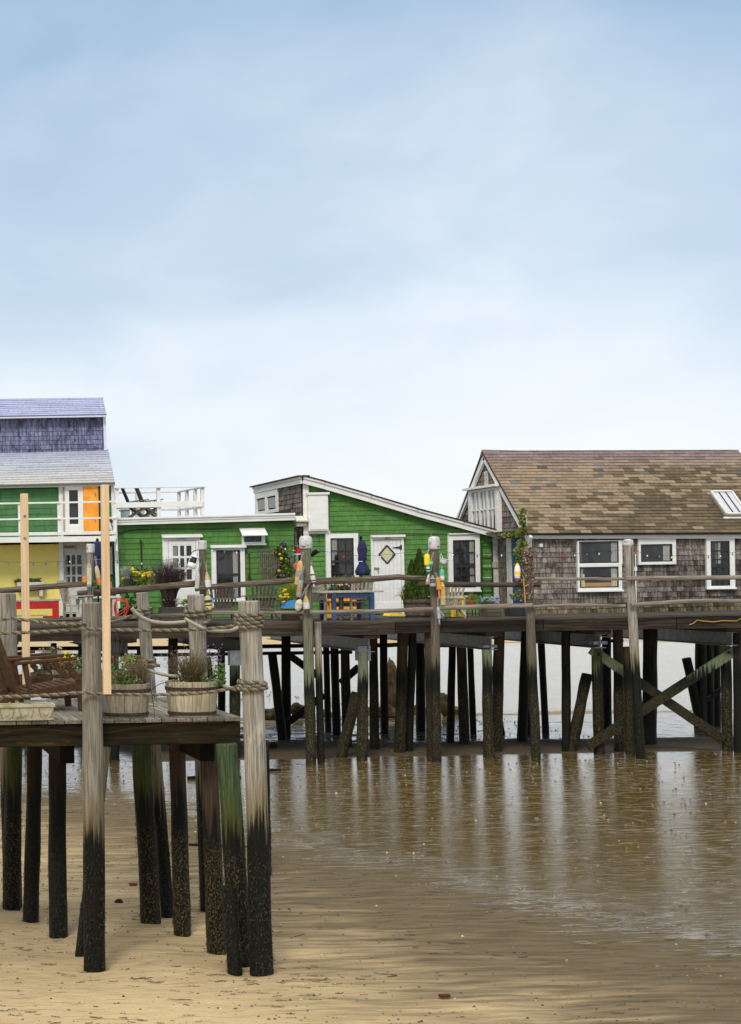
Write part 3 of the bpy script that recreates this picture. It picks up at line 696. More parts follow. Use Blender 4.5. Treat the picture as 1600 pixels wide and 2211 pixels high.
# ================================================================ buildings
def tintf(base, var=.12, sat=.03):
    def f(u, v):
        a = 1 + ru(-var, var); return tuple(base[i] * a * (1 + ru(-sat, sat)) for i in range(3))
    return f
green_t = tintf((1, 1, 1), .09)
def cedar_t(u, v):
    n = noise.noise(Vector((u * .9, v * .9, 3))); a = .235 + .09 * n + ru(-.08, .08)
    a = max(a, .08); return (a * 1.1, a * .97, a * .87)
def cedar_dark(u, v):
    a = max(.18 + ru(-.07, .07) + .06 * noise.noise(Vector((u, v, 1))), .06); return (a * 1.05, a * .95, a * .86)
def sky_tint_t(u, v):
    n = noise.noise(Vector((u * .8, v * .5, 3))); a = max(.26 + .12 * n + ru(-.05, .05) - .02 * (1 - v), .1); return (a * .86, a * .95, a * 1.62)  # blue sky tint put into the shingle colour
def window(parent, name, trim, glass, Yw, cols=1, rows=1, frame='white_paint', mun='white_paint', mw=.02, curtain=(), sill=True, hood=None, split=None, tw=None, room='dark_room', label=None):
    """trim boards stand proud of the wall; behind the panes a board coloured like an unlit room, with curtains"""
    tx0, tx1, tz0, tz1 = R(*trim, Yw - .05); gx0, gx1, gz0, gz1 = R(*glass, Yw - .05)
    d0, d1 = Yw - .075, Yw + .01
    mb = MB()
    mb.box((tx0, d0, tz0), (gx0, d1, tz1)).box((gx1, d0, tz0), (tx1, d1, tz1)).box((gx0 + .001, d0 + .003, gz1), (gx1 - .001, d1, tz1)).box((gx0 + .001, d0 + .003, tz0), (gx1 - .001, d1, gz0))
    if sill: mb.box((tx0 - .02, d0 - .03, tz0 - .015), (tx1 + .02, d0 - .001, tz0 + .025))
    w_ = mb.build(name, frame, parent, label=label, bevel=.004)
    MB().box((gx0 + .001, Yw - .032, gz0 + .001), (gx1 - .001, Yw - .026, gz1 - .001)).build('dark_backing', room, w_)  # flat dark board in place of the unlit room
    for (cx0, cx1, cz0, cz1) in curtain:           # as fractions of the opening
        n = 14; top = []; bot = []
        for k in range(n + 1):
            f = k / n; yy = Yw - .041 + .006 * math.sin(f * 19)
            top.append(V3(gx0 + (gx1 - gx0) * (cx0 + (cx1 - cx0) * f), yy, gz0 + (gz1 - gz0) * cz1))
            xx = cx0 + (cx1 - cx0) * f if cx0 < .5 else cx0 + (cx1 - cx0) * f
            bot.append(V3(gx0 + (gx1 - gx0) * xx, yy, gz0 + (gz1 - gz0) * cz0))
        mb = MB()
        for k in range(n): mb.quad(bot[k], bot[k + 1], top[k + 1], top[k])
        mb.build('curtain', 'curtain', w_)
    fw = .028
    mb = MB(); y0, y1 = Yw - .068, Yw - .05
    mb.box((gx0, y0, gz0), (gx0 + fw, y1, gz1)).box((gx1 - fw, y0, gz0), (gx1, y1, gz1)).box((gx0 + fw, y0 + .002, gz1 - fw), (gx1 - fw, y1, gz1)).box((gx0 + fw, y0 + .002, gz0), (gx1 - fw, y1, gz0 + fw))
    if split is not None:
        zs = gz0 + (gz1 - gz0) * split; mb.box((gx0 + fw, y0 - .004, zs - .028), (gx1 - fw, y1, zs + .028))
    mb.build('sash', mun, w_)
    ix0, ix1, iz0, iz1 = gx0 + fw, gx1 - fw, gz0 + fw, gz1 - fw
    for k in range(1, cols):
        x = ix0 + (ix1 - ix0) * k / cols; MB().box((x - mw / 2, y0 + .003, iz0), (x + mw / 2, y1 + .002, iz1)).build('muntin', mun, w_)
    for k in range(1, rows):
        z = iz0 + (iz1 - iz0) * k / rows; MB().box((ix0, y0 + .005, z - mw / 2), (ix1, y1 + .001, z + mw / 2)).build('muntin', mun, w_)
    for i in range(cols):
        for j in range(rows):
            xa, xb = ix0 + (ix1 - ix0) * i / cols, ix0 + (ix1 - ix0) * (i + 1) / cols; za, zb = iz0 + (iz1 - iz0) * j / rows, iz0 + (iz1 - iz0) * (j + 1) / rows
            y = Yw - .056 + ru(-.001, .001); dy = ru(-.0015, .0015)
            MB().quad((xa, y, za), (xb, y + dy, za), (xb, y + dy, zb), (xa, y, zb)).build('pane', 'glass', w_)
    if hood:
        hx0, hx1, hz0, hz1 = R(*hood, Yw - .1)
        MB().prism([(hx0, Yw + .0, hz1), (hx0, Yw - .17, hz0 + .03), (hx0, Yw - .17, hz0), (hx0, Yw, hz0)], (hx1 - hx0, 0, 0)).build('hood', frame, w_, bevel=.004)
    return w_
def board(parent, name, a, b, wpx, Y, mat='white_paint', th=.03, tint=None, bevel=.004):
    p, q = W(a[0], a[1], Y), W(b[0], b[1], Y)
    return MB().beam(p, q, th, wpx * Y / FPX, tint=tint).build(name, mat, parent, bevel=bevel) if abs((q - p).x) > abs((q - p).z) else MB().beam(p, q, th, wpx * Y / FPX, up=(1, 0, 0), tint=tint).build(name, mat, parent, bevel=bevel)
def panel(parent, name, px, Y, mat, th=.03, tint=None, bevel=.004):
    x0, x1, z0, z1 = R(*px, Y); return MB().box((x0, Y, z0), (x1, Y + th, z1), tint).build(name, mat, parent, bevel=bevel)
def lettering(parent, txt, px, py, Y, h, tint=(.06, .06, .06)):
    cu = bpy.data.curves.new('lettering', 'FONT'); cu.body = txt; cu.size = h; cu.align_x = 'CENTER'; cu.align_y = 'CENTER'; cu.extrude = .001
    to = bpy.data.objects.new('tmp', cu); COL.objects.link(to)
    dg = bpy.context.evaluated_depsgraph_get(); me = bpy.data.meshes.new_from_object(to.evaluated_get(dg))
    bpy.data.objects.remove(to)
    me.materials.clear(); me.materials.append(MATS['black_paint'])
    at = me.attributes.new('tint', 'FLOAT_COLOR', 'FACE'); at.data.foreach_set('color', [1.0] * (4 * len(me.polygons)))
    o = bpy.data.objects.new('lettering', me); COL.objects.link(o); o.parent = parent
    o.rotation_euler = (rad(90), 0, 0); o.location = W(px, py, Y) - parent_loc(parent); return o

# ---------------------------------------------------------------- left house, two storeys
YL = 42.3
lh = thing('two_storey_cottage', 'two-storey cottage at the left edge, green above a yellow wall, sky-tinted lavender roofs and white balcony', 'house', (4, YL, ZD))
xr = W(246, 1100, YL).x; xl = -1.6
zt = W(120, 1049, YL).z
MB().box((xl, YL, ZD), (xr, YL + 5, zt)).build('wall', 'green_back', lh)
x0, x1, z0, z1 = R(-120, 1056, 246, 1160, YL)
ho = [R(137, 1040, 215, 1160, YL)]
ho = [(a - x0, b - x0, c - z0, d - z0) for a, b, c, d in ho]
field(lh, 'wall_shingle', 'green_muted', (x0, YL, z0), (1, 0, 0), (0, 0, 1), (0, -1, 0), z1 - z0, 12.4 * YL / FPX, (.14, .30), lambda v: [(0, x1 - x0)], .022, green_t, holes=ho)
x0, x1, z0, z1 = R(190, 1168, 247, 1318, YL)
field(lh, 'wall_shingle', 'green_muted', (x0, YL, z0), (1, 0, 0), (0, 0, 1), (0, -1, 0), z1 - z0, 12 * YL / FPX, (.14, .30), lambda v: [(0, x1 - x0)], .022, green_t)
board(lh, 'fascia', (-150, 1053), (248, 1045), 8, YL - .12, th=.12)
board(lh, 'corner_board', (131, 1050), (133, 1160), 9, YL - .05)
board(lh, 'corner_board', (243, 1050), (246, 1160), 7, YL - .05)
# yellow wall downstairs
x0, x1, z0, z1 = R(-150, 1176, 128, 1322, YL - .06)
MB().box((x0, YL - .06, ZD), (x1, YL - .002, z1)).build('yellow_wall', 'yellow_wall', lh)
panel(lh, 'painted_beam_shadow', (-150, 1171, 128, 1177), YL - .1, 'timber_dark', .09)  # dark strip standing in for the shadow beneath the balcony beam
board(lh, 'post', (131, 1168), (134, 1330), 9, YL - .12, th=.12)
# roofs
def roof(parent, name, el, er, rl, mat, back, course, wr, colf, t=.022, regular=True, cap=None, rr=None, stagger=.5, limit=300, th=.05):
    """el, er eave ends; rl ridge left end (world)"""
    U = (er - el); Lu = U.length; U.normalize(); D = rl - el; V = (D - U * D.dot(U)); H = V.length; V.normalize(); off = D.dot(U)
    N_ = U.cross(V); 
    if N_.z < 0: N_ = -N_
    rrp = rr or (er + D)
    offr = (rrp - er).dot(U)
    dn = -N_ * th
    MB().prism([el, er, rrp, rl], dn).build(name, back, parent)
    field(parent, 'roof_shingle', mat, el + N_ * .002, U, V, N_, H, course, wr, lambda v: [(off * v / H, Lu + offr * v / H)], t, colf, regular=regular, limit=limit, stagger=stagger, gap=.006)
    return U, V, N_, Lu, H
lav = lambda u, v: (lambda a, f: (a * (1 - .12 * f), a * (.985 - .06 * f), a * (.93 + .20 * f)))(.50 * ru(.90, 1.06), min(v / 1.2, 1))  # lavender sky tint put into the roof colour, stronger toward the ridge
lav2 = lambda u, v: (lambda a: (a * .86, a * .92, a * 1.30))(.47 * ru(.9, 1.06))
Yr = 43.5
el, er = W(-150, 1051, YL - .3), W(248, 1042, YL - .3)
rl, rr = W(-150, 980, Yr), W(234, 972, Yr)
roof(lh, 'lower_roof', el, er, rl, 'roof_tile', 'pale_back', .125, (.5, .92), lav, rr=rr, regular=True, stagger=.37)
# clerestory
x0, x1, z0, z1 = R(-150, 893, 224, 990, Yr - .05)
MB().box((x0, Yr - .05, z0 - .3), (x1, Yr + 2.0, z1)).build('clerestory_wall', 'cedar_back', lh)
field(lh, 'sky_tinted_shingle', 'cedar', (x0, Yr - .052, z0), (1, 0, 0), (0, 0, 1), (0, -1, 0), z1 - z0, .116, (.09, .20), lambda v: [(0, x1 - x0)], .02, sky_tint_t)
board(lh, 'corner_board', (225, 897), (228, 972), 6, Yr - .1, tint=(.85, .88, 1.1))  # white trim carries the same blue sky tint in its colour
board(lh, 'fascia', (-150, 904), (229, 898), 4.5, Yr - .28, tint=(.85, .88, 1.15), th=.06)
roof(lh, 'upper_roof', W(-150, 902, Yr - .32), W(230, 895, Yr - .32), W(-150, 866, Yr + .45), 'roof_tile', 'pale_back', .105, (.5, .9), lav2, rr=W(222, 861, Yr + .45), stagger=.37)
MB().beam(W(-150, 866, Yr + .5), W(222, 861, Yr + .5), .16, .05, tint=(.4, .45, .68)).build('ridge_cap', 'roof_tile', lh)
MB().prism([W(222, 861, Yr + .45), W(230, 895, Yr - .3), W(230, 895, Yr - .3) + V3(-.01, .6, -.02), W(222, 861, Yr + .45) + V3(0, 1.4, -.5)], (-.02, 0, 0)).build('gable_trim', 'white_paint', lh)
# upstairs door and orange shutter
dr = window(lh, 'upper_door', (139, 1048, 180, 1152), (147, 1056, 171, 1134), YL - .05, 1, 1, sill=False, mun='white_paint', label='white glazed upstairs door')
board(lh, 'door_trim', (138, 1046), (139, 1155), 3, YL - .13, 'bleached_wood')
sh = panel(lh, 'orange_shutter', (181, 1046, 213, 1154), YL - .16, 'orange_paint', .035)
for y in (1065, 1122): panel(sh, 'hinge', (205, y, 207, y + 7), YL - .17, 'galvanised', .008, bevel=0)
# downstairs door
dd = window(lh, 'lower_door', (136, 1182, 190, 1325), (139, 1196, 179, 1268), YL - .02, 3, 3, mun='white_old', frame='white_old', mw=.045, sill=False, curtain=((0, .18, 0, 1),), label='off-white nine-light door under the balcony')
panel(dd, 'lower_panel', (143, 1290, 176, 1322), YL - .11, 'white_old', .02)
panel(lh, 'lintel', (136, 1171, 192, 1182), YL - .1, 'white_old', .1)
sg = panel(lh, 'name_board', (138, 1178, 165, 1184), YL - .125, 'white_old', .02, tint=(.55, .55, .5)); lettering(sg, 'SUNSET', 151, 1181, YL - .13, .07)
panel(lh, 'white_board', (233, 1180, 243, 1240), YL - .07, 'white_paint', .03)
panel(lh, 'meter_box', (236, 1163, 240, 1172), YL - .09, 'white_paint', .06)
# balcony
YBc = 41.3
bz0, bz1 = R(-150, 1157, 250, 1169, YBc)[2:]
bx1 = W(249, 1160, YBc).x
mb = MB(); 
board(lh, 'balcony_fascia', (-150, 1168), (250, 1163), 12, YBc, th=.05)
MB().box((xl, YBc + .03, bz0 + .04), (bx1, YL - .1, bz0 + .09)).build('balcony_floor', 'white_old', lh)
for a, b, wpx in (((-150, 1090), (250, 1083), 3.6), ((-150, 1124), (250, 1118), 3.6), ((-150, 1156), (250, 1150), 7)):
    board(lh, 'balcony_rail', a, b, wpx, YBc - .02, th=.04)
for px, wpx in ((41, 5), (127, 7), (247, 7), (-60, 6)):
    board(lh, 'balcony_post', (px, 1087), (px + 2, 1164), wpx, YBc + .03, th=.07)
board(lh, 'balcony_post', (250, 1120), (252, 1190), 4, YBc + .1, th=.07)
board(lh, 'knee_brace', (235, 1127), (243, 1154), 5, YBc + .3)

# ---------------------------------------------------------------- green flat-roofed cottage
gs = thing('flat_roofed_green_cottage', 'low green shingled cottage with flat white-trimmed roof and a railed sun deck on top', 'house', (9, YW, ZD))
x0, x1, z0, z1 = R(250, 1131, 636, 1322, YW)
MB().box((x0, YW, ZD), (x1, YW + 4.2, z1 + .1)).build('wall', 'green_back', gs)
hl = [R(360, 1166, 428, 1330, YW), R(463, 1184, 522, 1292, YW), R(526, 1158, 564, 1170, YW)]
hl = [(a - x0, b - x0, c - ZD, d - ZD) for a, b, c, d in hl]
field(gs, 'wall_shingle', 'green_shingle', (x0, YW, ZD), (1, 0, 0), (0, 0, 1), (0, -1, 0), z1 - ZD, 11.6 * YW / FPX, (.13, .30), lambda v: [(0, x1 - x0)], .024, green_t, holes=hl)
a, b = W(244, 1127, YW - .2), W(636, 1116, YW - .2)
MB().beam(a, b, .08, .17).build('fascia', 'white_paint', gs, bevel=.006)
MB().beam(a + V3(-.02, -.05, .07), b + V3(0, -.05, .07), .06, .05).build('drip_edge', 'white_paint', gs, bevel=.006)
MB().beam(a + V3(0, -.045, .0), b + V3(0, -.045, -.0), .03, .02).build('moulding', 'white_paint', gs, bevel=.003)
MB().beam(a + V3(0, .13, -.05), b + V3(0, .13, -.05), .16, .06).build('soffit', 'white_paint', gs)
zr = (a.z + b.z) / 2
MB().prism([(a.x, YW - .14, a.z - .02), (b.x, YW - .14, b.z - .02), (b.x, YW + 4.2, b.z - .02), (a.x, YW + 4.2, a.z - .02)], (0, 0, .08)).build('roof', 'roof_back', gs)
board(gs, 'corner_board', (249, 1131), (256, 1325), 8, YW - .06)
MB().tube([W(x, y, YW - .05) for x, y in ((256, 1155), (270, 1147), (290, 1144), (330, 1142), (460, 1142), (500, 1139))], .008, 5, tint=(.5, .8, .4)).build('cable', 'black_paint', gs)
# french door
fd = window(gs, 'glazed_door', (352, 1160, 433, 1325), (371, 1176, 416, 1254), YW - .02, 3, 3, mw=.055, sill=False, curtain=((0, .26, 0, 1),), hood=(350, 1153, 437, 1161), label='white door with nine small panes')
x0, x1, z0, z1 = R(364, 1167, 424, 1325, YW - .1)
mb = MB(); y = YW - .099
for (xa, xb, za, zb) in ((x0, x1, z0, z0 + .008), (x0, x0 + .008, z0, z1), (x1 - .008, x1, z0, z1), (x0, x1, z1 - .008, z1)): mb.box((xa, y, za), (xb, y + .012, zb), (.45, .43, .4))
mb.build('door_gap', 'white_old', fd)
panel(fd, 'lower_panel', (376, 1270, 413, 1315), YW - .105, 'white_paint', .02)
nb = panel(gs, 'name_board', (376, 1161, 410, 1165.6), YW - .115, 'white_paint', .02); lettering(nb, '- THE NEST -', 392, 1163, YW - .12, .065)
window(gs, 'tall_window', (457, 1183, 529, 1298), (467, 1188, 519, 1291), YW - .02, 1, 1, mun='black_paint', split=.49, curtain=((.70, .90, 0, 1),), hood=(455, 1176, 531, 1183), label='tall black sash window in white trim')
awn = window(gs, 'small_window', (523, 1155, 572, 1176), (527, 1158, 564, 1170), YW - .02, 2, 1, mun='black_paint', label='small high window under a white awning')
hx0, hx1, hz0, hz1 = R(520, 1139, 575, 1157, YW - .2)
MB().prism([(hx0, YW - .03, hz1), (hx0, YW - .36, hz0 + .02), (hx0, YW - .36, hz0), (hx0, YW - .03, hz1 - .03)], (hx1 - hx0, 0, 0)).build('awning', 'white_paint', awn, bevel=.005)
# roof-top railing
def rr_(name, p, q, wd, ht): MB().beam(p, q, wd, ht).build(name, 'white_paint', rdk, bevel=.004)
rdk = thing('roof_railing', 'white post-and-board railing round the sun deck on the flat green cottage roof', 'railing', (8, YW, zr))
f0, f1 = W(247, 1053, YW - .05), W(441, 1051, YW - .05); b1 = W(386, 1062, 45.05); b0 = V3(f0.x, 45.05, b1.z)
rr_('top_rail', f0, f1, .09, .035); rr_('top_rail', b0, b1, .09, .035); rr_('top_rail', f1, b1, .09, .035)
rr_('wide_board', W(249, 1091, YW - .06), W(438, 1088, YW - .06), .025, .135)
g0, g1 = W(249, 1103, YW), W(386, 1100, 45.05)
rr_('mid_rail', V3(f0.x, 45.05, W(386, 1100, 45.05).z), W(386, 1100, 45.05), .03, .06); rr_('mid_rail', W(438, 1095, YW + .02), W(386, 1101, 45.05), .03, .06)
for px in (252, 342, 437):
    p = W(px, 1053, YW); MB().box((p.x - .045, YW - .03, zr + .03), (p.x + .045, YW + .06, p.z)).build('post', 'white_paint', rdk, bevel=.004)
for i in range(5):
    x = f0.x + (b1.x - f0.x) * i / 4; MB().box((x - .045, 45.01, zr + .03), (x + .045, 45.054, b1.z)).build('post', 'white_paint', rdk)
for yy in (42.95, 44.0):
    f = (yy - YW) / (45.05 - YW); x = f1.x + (b1.x - f1.x) * f; z = f1.z + (b1.z - f1.z) * f; MB().box((x - .045, yy - .04, zr + .03), (x + .045, yy + .04, z)).build('post', 'white_paint', rdk)

# ---------------------------------------------------------------- green shed-roofed cottage
gg = thing('sloping_roof_green_cottage', 'bright green cottage with a long roof sloping down to the right and a diamond-light door', 'house', (13, YW, ZD))
YBk = 46.3
top = [(655, 1040), (1080, 1156)]
x0 = W(656, 1200, YW).x; x1 = W(1076, 1240, YW).x
zl = W(656, 1043, YW).z; zr2 = W(1076, 1158, YW).z
# roofline sags a little along its length: left steeper near the end
prof = [(655, 1028), (700, 1040), (800, 1069), (900, 1099), (1000, 1126), (1082, 1148)]
pw = [W(a, b, YW - .2) for a, b in prof]
def ztop(x):
    for i in range(len(pw) - 1):
        if x <= pw[i + 1].x or i == len(pw) - 2:
            f = (x - pw[i].x) / (pw[i + 1].x - pw[i].x); return pw[i].z + (pw[i + 1].z - pw[i].z) * f
MB().prism([(x0, YW, ZD), (x1, YW, ZD), (x1, YW, zr2 - .05)] + [(p.x, YW, p.z - .12) for p in pw[-2:0:-1]] + [(x0, YW, zl)], (0, YBk - YW, 0)).build('wall', 'green_back', gg)
def span_g(v):
    z = v + ZD; xa = x0; xb = x1
    xx = x0
    while xx < x1 and ztop(xx) - .16 > z: xx += .05
    return [(0, max(min(xx, x1) - x0, .001))]
hl = [R(*q, YW) for q in ((662, 1065, 708, 1150), (708, 1158, 770, 1252), (803, 1158, 870, 1330), (974, 1160, 1030, 1270))]
hl = [(a - x0, b - x0, c - ZD, d - ZD) for a, b, c, d in hl]
field(gg, 'wall_shingle', 'green_shingle', (x0, YW, ZD), (1, 0, 0), (0, 0, 1), (0, -1, 0), zl - ZD, 10.7 * YW / FPX, (.10, .26), span_g, .024, tintf((1.12, 1.1, 1.1), .09), holes=hl)
for i in range(len(pw) - 1):
    p, q = pw[i], pw[i + 1]
    MB().beam(p + V3(-.005, .0, -.10), q + V3(.005, 0, -.10), .05, .17).build('rake_board', 'white_paint', gg, bevel=.003)
    MB().beam(p + V3(-.01, -.045, -.035), q + V3(.01, -.045, -.035), .04, .05).build('rake_moulding', 'white_paint', gg, bevel=.003)
    MB().prism([p + V3(-.01, -.09, -.004), q + V3(.01, -.09, -.004), q + V3(.01, YBk - YW + .3, -.004), p + V3(-.01, YBk - YW + .3, -.004)], (0, 0, .03)).build('roof', 'roof_back', gg)
board(gg, 'corner_board', (660, 1044), (663, 1325), 12, YW - .06)
board(gg, 'corner_board', (1069, 1157), (1073, 1325), 11, YW - .06, 'white_old')
panel(gg, 'downpipe_box', (1064, 1213, 1077, 1226), YW - .12, 'white_old', .05, tint=(.7, .68, .62))
cb = panel(gg, 'wall_cupboard', (666, 1068, 709, 1146), YW - .20, 'white_paint', .19)
panel(cb, 'cupboard_top', (664, 1063, 712, 1068), YW - .24, 'white_paint', .24)
panel(cb, 'cupboard_door', (669, 1071, 706, 1143), YW - .215, 'white_paint', .014)
board(gg, 'trim_board', (655, 1150), (713, 1149), 7, YW - .07)
MB().tube([W(x, y, YW - .06) for x, y in ((636, 1154), (656, 1148), (700, 1147), (760, 1148), (800, 1150), (960, 1153), (1036, 1154))], .008, 5).build('cable', 'black_paint', gg)
MB().tube([W(x, y, YW - .06) for x, y in ((689, 1148), (689, 1168), (690, 1172))], .008, 5).build('cable', 'black_paint', gg)
window(gg, 'left_window', (704, 1152, 774, 1300), (714, 1162, 764, 1290), YW - .02, 3, 5, mun='black_paint', mw=.022, split=.61, curtain=((.0, .30, .72, 1), (0, .18, .55, .72), (0.05, .4, 0, .3)), label='twelve-pane black window beside the navy umbrella')
window(gg, 'right_window', (968, 1155, 1036, 1277), (978, 1166, 1026, 1269), YW - .02, 3, 4, mun='black_paint', mw=.022, split=.45, curtain=((.76, 1.0, 0, 1),), label='twelve-pane black window near the right corner')
panel(gg, 'window_cap', (969, 1151, 1037, 1154), YW - .14, 'white_paint', .1)
# plank door with diamond light
dtr = MB(); tx0, tx1, tz0, tz1 = R(802, 1159, 873, 1325, YW - .05); dx0, dx1, dz0, dz1 = R(808, 1166, 866, 1322, YW - .05)
dtr.box((tx0, YW - .07, ZD), (dx0 - .008, YW, tz1)).box((dx1 + .008, YW - .07, ZD), (tx1, YW, tz1)).box((dx0 - .007, YW - .068, dz1 + .008), (dx1 + .007, YW, tz1))
door = dtr.build('door', 'white_paint', gg, bevel=.004, label='white plank door with a diamond light')
hx0, hx1, hz0, hz1 = R(801, 1155, 874, 1160, YW - .1); MB().box((hx0, YW - .16, hz0), (hx1, YW, hz1)).build('hood', 'white_paint', door, bevel=.004)
n = 7
for k in range(n):
    xa = dx0 + (dx1 - dx0) * k / n; xb = dx0 + (dx1 - dx0) * (k + 1) / n
    MB().box((xa + .002, YW - .055, ZD + .03), (xb - .002, YW - .01, dz1)).build('door_board', 'white_paint', door)
px0, px1, pz0, pz1 = R(811, 1300, 863, 1322, YW - .06); MB().box((px0, YW - .068, ZD + .05), (px1, YW - .056, pz1)).build('kick_board', 'white_paint', door, bevel=.003)
c = W(835.5, 1197, YW - .06); hw = .20; hh = .225
fr = []; 
for (ax, az), (bx, bz) in (((0, 1), (1, 0)), ((1, 0), (0, -1)), ((0, -1), (-1, 0)), ((-1, 0), (0, 1))):
    MB().beam(c + V3(ax * hw, -.005, az * hh), c + V3(bx * hw, -.005, bz * hh), .025, .034).build('diamond_frame', 'black_paint', door)
MB().prism([c + V3(0, 0, hh * .98), c + V3(-hw * .98, 0, 0), c + V3(0, 0, -hh * .98), c + V3(hw * .98, 0, 0)], (0, .004, 0), (.62, .58, .36)).build('diamond_pane', 'plain', door)
hg = MB(); h0 = W(865, 1182, YW - .075); hg.box((h0.x - .005, h0.y, h0.z - .065), (h0.x + .035, h0.y + .012, h0.z + .065)).prism([h0 + V3(-.008, 0, .03), h0 + V3(-.21, 0, .004), h0 + V3(-.21, 0, -.004), h0 + V3(-.008, 0, -.03)], (0, .01, 0)); hg.build('strap_hinge', 'black_paint', door)
lk = W(813, 1227, YW - .08); MB().box((lk.x - .06, lk.y, lk.z - .02), (lk.x + .07, lk.y + .02, lk.z + .02)).tube([lk + V3(.03, 0, -.03), lk + V3(.04, -.02, -.10)], .015, 6).build('latch', 'galvanised', door)
ns = panel(door, 'number_board', (830, 1160.5, 844, 1164.5), YW - .078, 'white_old', .01); lettering(ns, 'No 2', 837, 1162.4, YW - .081, .06)
# receding grey side wall with upper windows
ys0, ys1 = YW, YBk; zs_t = W(655, 1030, YW).z; zs_b = W(600, 1125, 44).z - .6
MB().box((x0 - .04, YW + .01, zs_b), (x0 + .0, YBk, zs_t - .1)).build('side_wall', 'cedar_back', gg)
Ys_w = (603 + 350); Ye = (x0) * FPX / (603 + 350 + 6)
field(gg, 'side_shingle', 'cedar', (x0 - .042, Ye, zs_b), (0, -1, 0), (0, 0, 1), (-1, 0, 0), zs_t - zs_b - .1, .125, (.15, .34), lambda v: [(0, Ye - YW)], .022, cedar_t)
MB().beam((x0 - .09, YW - .2, zs_t - .09), (x0 - .09, YBk + .1, zs_t - .09), .05, .17).build('side_fascia', 'white_paint', gg)
MB().beam((x0 - .13, YW - .24, zs_t - .03), (x0 - .13, YBk + .1, zs_t - .03), .04, .05).build('side_moulding', 'white_paint', gg)
MB().box((x0 - .2, YW - .3, zs_t - .002), (x0 + .1, YBk + .2, zs_t + .03)).build('roof_edge', 'roof_back', gg)
# side windows (facing left)
wy = [Ye + .04, Ye + (YBk - Ye) * .50, YBk - .05]
sw = MB(); zb, ztt = W(600, 1104, 44.4).z, zs_t - .18
sw.box((x0 - .10, Ye, zs_b), (x0 - .045, Ye + .16, ztt)).box((x0 - .10, wy[1] - .1, zs_b), (x0 - .045, wy[1] + .1, ztt)).box((x0 - .10, YBk - .16, zs_b), (x0 - .045, YBk, ztt))
sw.box((x0 - .098, Ye + .16, zb - .05), (x0 - .046, YBk - .16, zb + .06)).box((x0 - .098, Ye + .16, ztt - .16), (x0 - .046, YBk - .16, ztt)).box((x0 - .13, Ye, zb - .09), (x0 - .046, YBk, zb - .06))
sw_ = sw.build('side_window', 'white_paint', gg, bevel=.003)
for a, b in ((Ye + .2, wy[1] - .14), (wy[1] + .14, YBk - .2)):
    for (za, zb_) in ((zb + .1, ztt - .2), (zb - .6, zb - .14)):
        MB().box((x0 - .066, a, za), (x0 - .05, b, zb_)).build('dark_backing', 'dark_room', sw_)
        MB().quad((x0 - .072, a, za), (x0 - .072, b, za), (x0 - .072, b, zb_), (x0 - .072, a, zb_)).build('pane', 'glass', sw_)
MB().tube([W(x, y, YW + .6) for x, y in ((624, 1108), (630, 1110), (636, 1104), (640, 1108))], .012, 5).build('wire', 'black_paint', gg)
# narrow grey link between the two cottages
YK = YW + .5
lk_ = thing('grey_link_shed', 'narrow weathered grey shingled link between the two green cottages', 'shed', (12.2, YK, ZD))
x0k, x1k, z0k, z1k = R(630, 1100, 662, 1322, YK)
MB().box((x0k, YK, ZD), (x1k, YK + 3.5, z1k)).build('wall', 'cedar_back', lk_)
field(lk_, 'wall_shingle', 'cedar', (x0k, YK, ZD), (1, 0, 0), (0, 0, 1), (0, -1, 0), z1k - ZD, .13, (.1, .2), lambda v: [(0, x1k - x0k)], .022, cedar_dark)
window(lk_, 'link_window', (637, 1150, 660, 1235), (641, 1158, 656, 1228), YK - .02, 2, 1, mun='white_paint', mw=.03, sill=False)
bh = thing('wall_nest_box', 'cream slope-roofed nest box under the eaves between the green cottages', 'birdhouse', tuple(W(649, 1128, YW - .1)))
p = W(649, 1135, YW - .1)
MB().box((p.x - .12, p.y - .1, p.z - .02), (p.x + .12, p.y + .1, p.z + .12)).build('box', 'worn', bh).color = (.42, .39, .33, 1)
MB().prism([p + V3(-.15, -.16, .10), p + V3(-.15, .1, .22), p + V3(-.15, .1, .25), p + V3(-.15, -.16, .13)], (.3, 0, 0)).build('roof', 'worn', bh).color = (.75, .73, .62, 1)

# ---------------------------------------------------------------- grey house with brown roof
gh_ = thing('grey_shingled_house', 'grey cedar-shingled house with a steep patchy brown roof at the right', 'house', (18, YG, ZD))
xg = W(1143, 1240, YG).x; xe = W(1720, 1240, YG).x
ZE = W(1143, 1157, YG).z; YRg = 42.45; YRr = 44.9
YR_l = W(1057, 976, YRg)
MB().box((xg + .02, YG, ZD - .02), (xe, YG + 4.9, ZE)).build('wall', 'cedar_back', gh_)
z0 = ZD - .02; 
hl = [R(*q, YG) for q in ((1250, 1168, 1340, 1275), (1380, 1165, 1456, 1216), (1528, 1163, 1584, 1268))]
hl = [(a - xg, b - xg, c - z0, d - z0) for a, b, c, d in hl]
def cedar_w(u, v):
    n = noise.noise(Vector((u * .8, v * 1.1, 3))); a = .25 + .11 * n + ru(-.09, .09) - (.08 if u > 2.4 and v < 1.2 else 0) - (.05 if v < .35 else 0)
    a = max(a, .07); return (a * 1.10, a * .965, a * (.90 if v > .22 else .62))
field(gh_, 'wall_shingle', 'cedar', (xg, YG, z0), (1, 0, 0), (0, 0, 1), (0, -1, 0), W(1143, 1163, YG).z - z0, .124, (.09, .21), lambda v: [(0, xe - xg)], .024, cedar_w, holes=hl, ragged=.006)
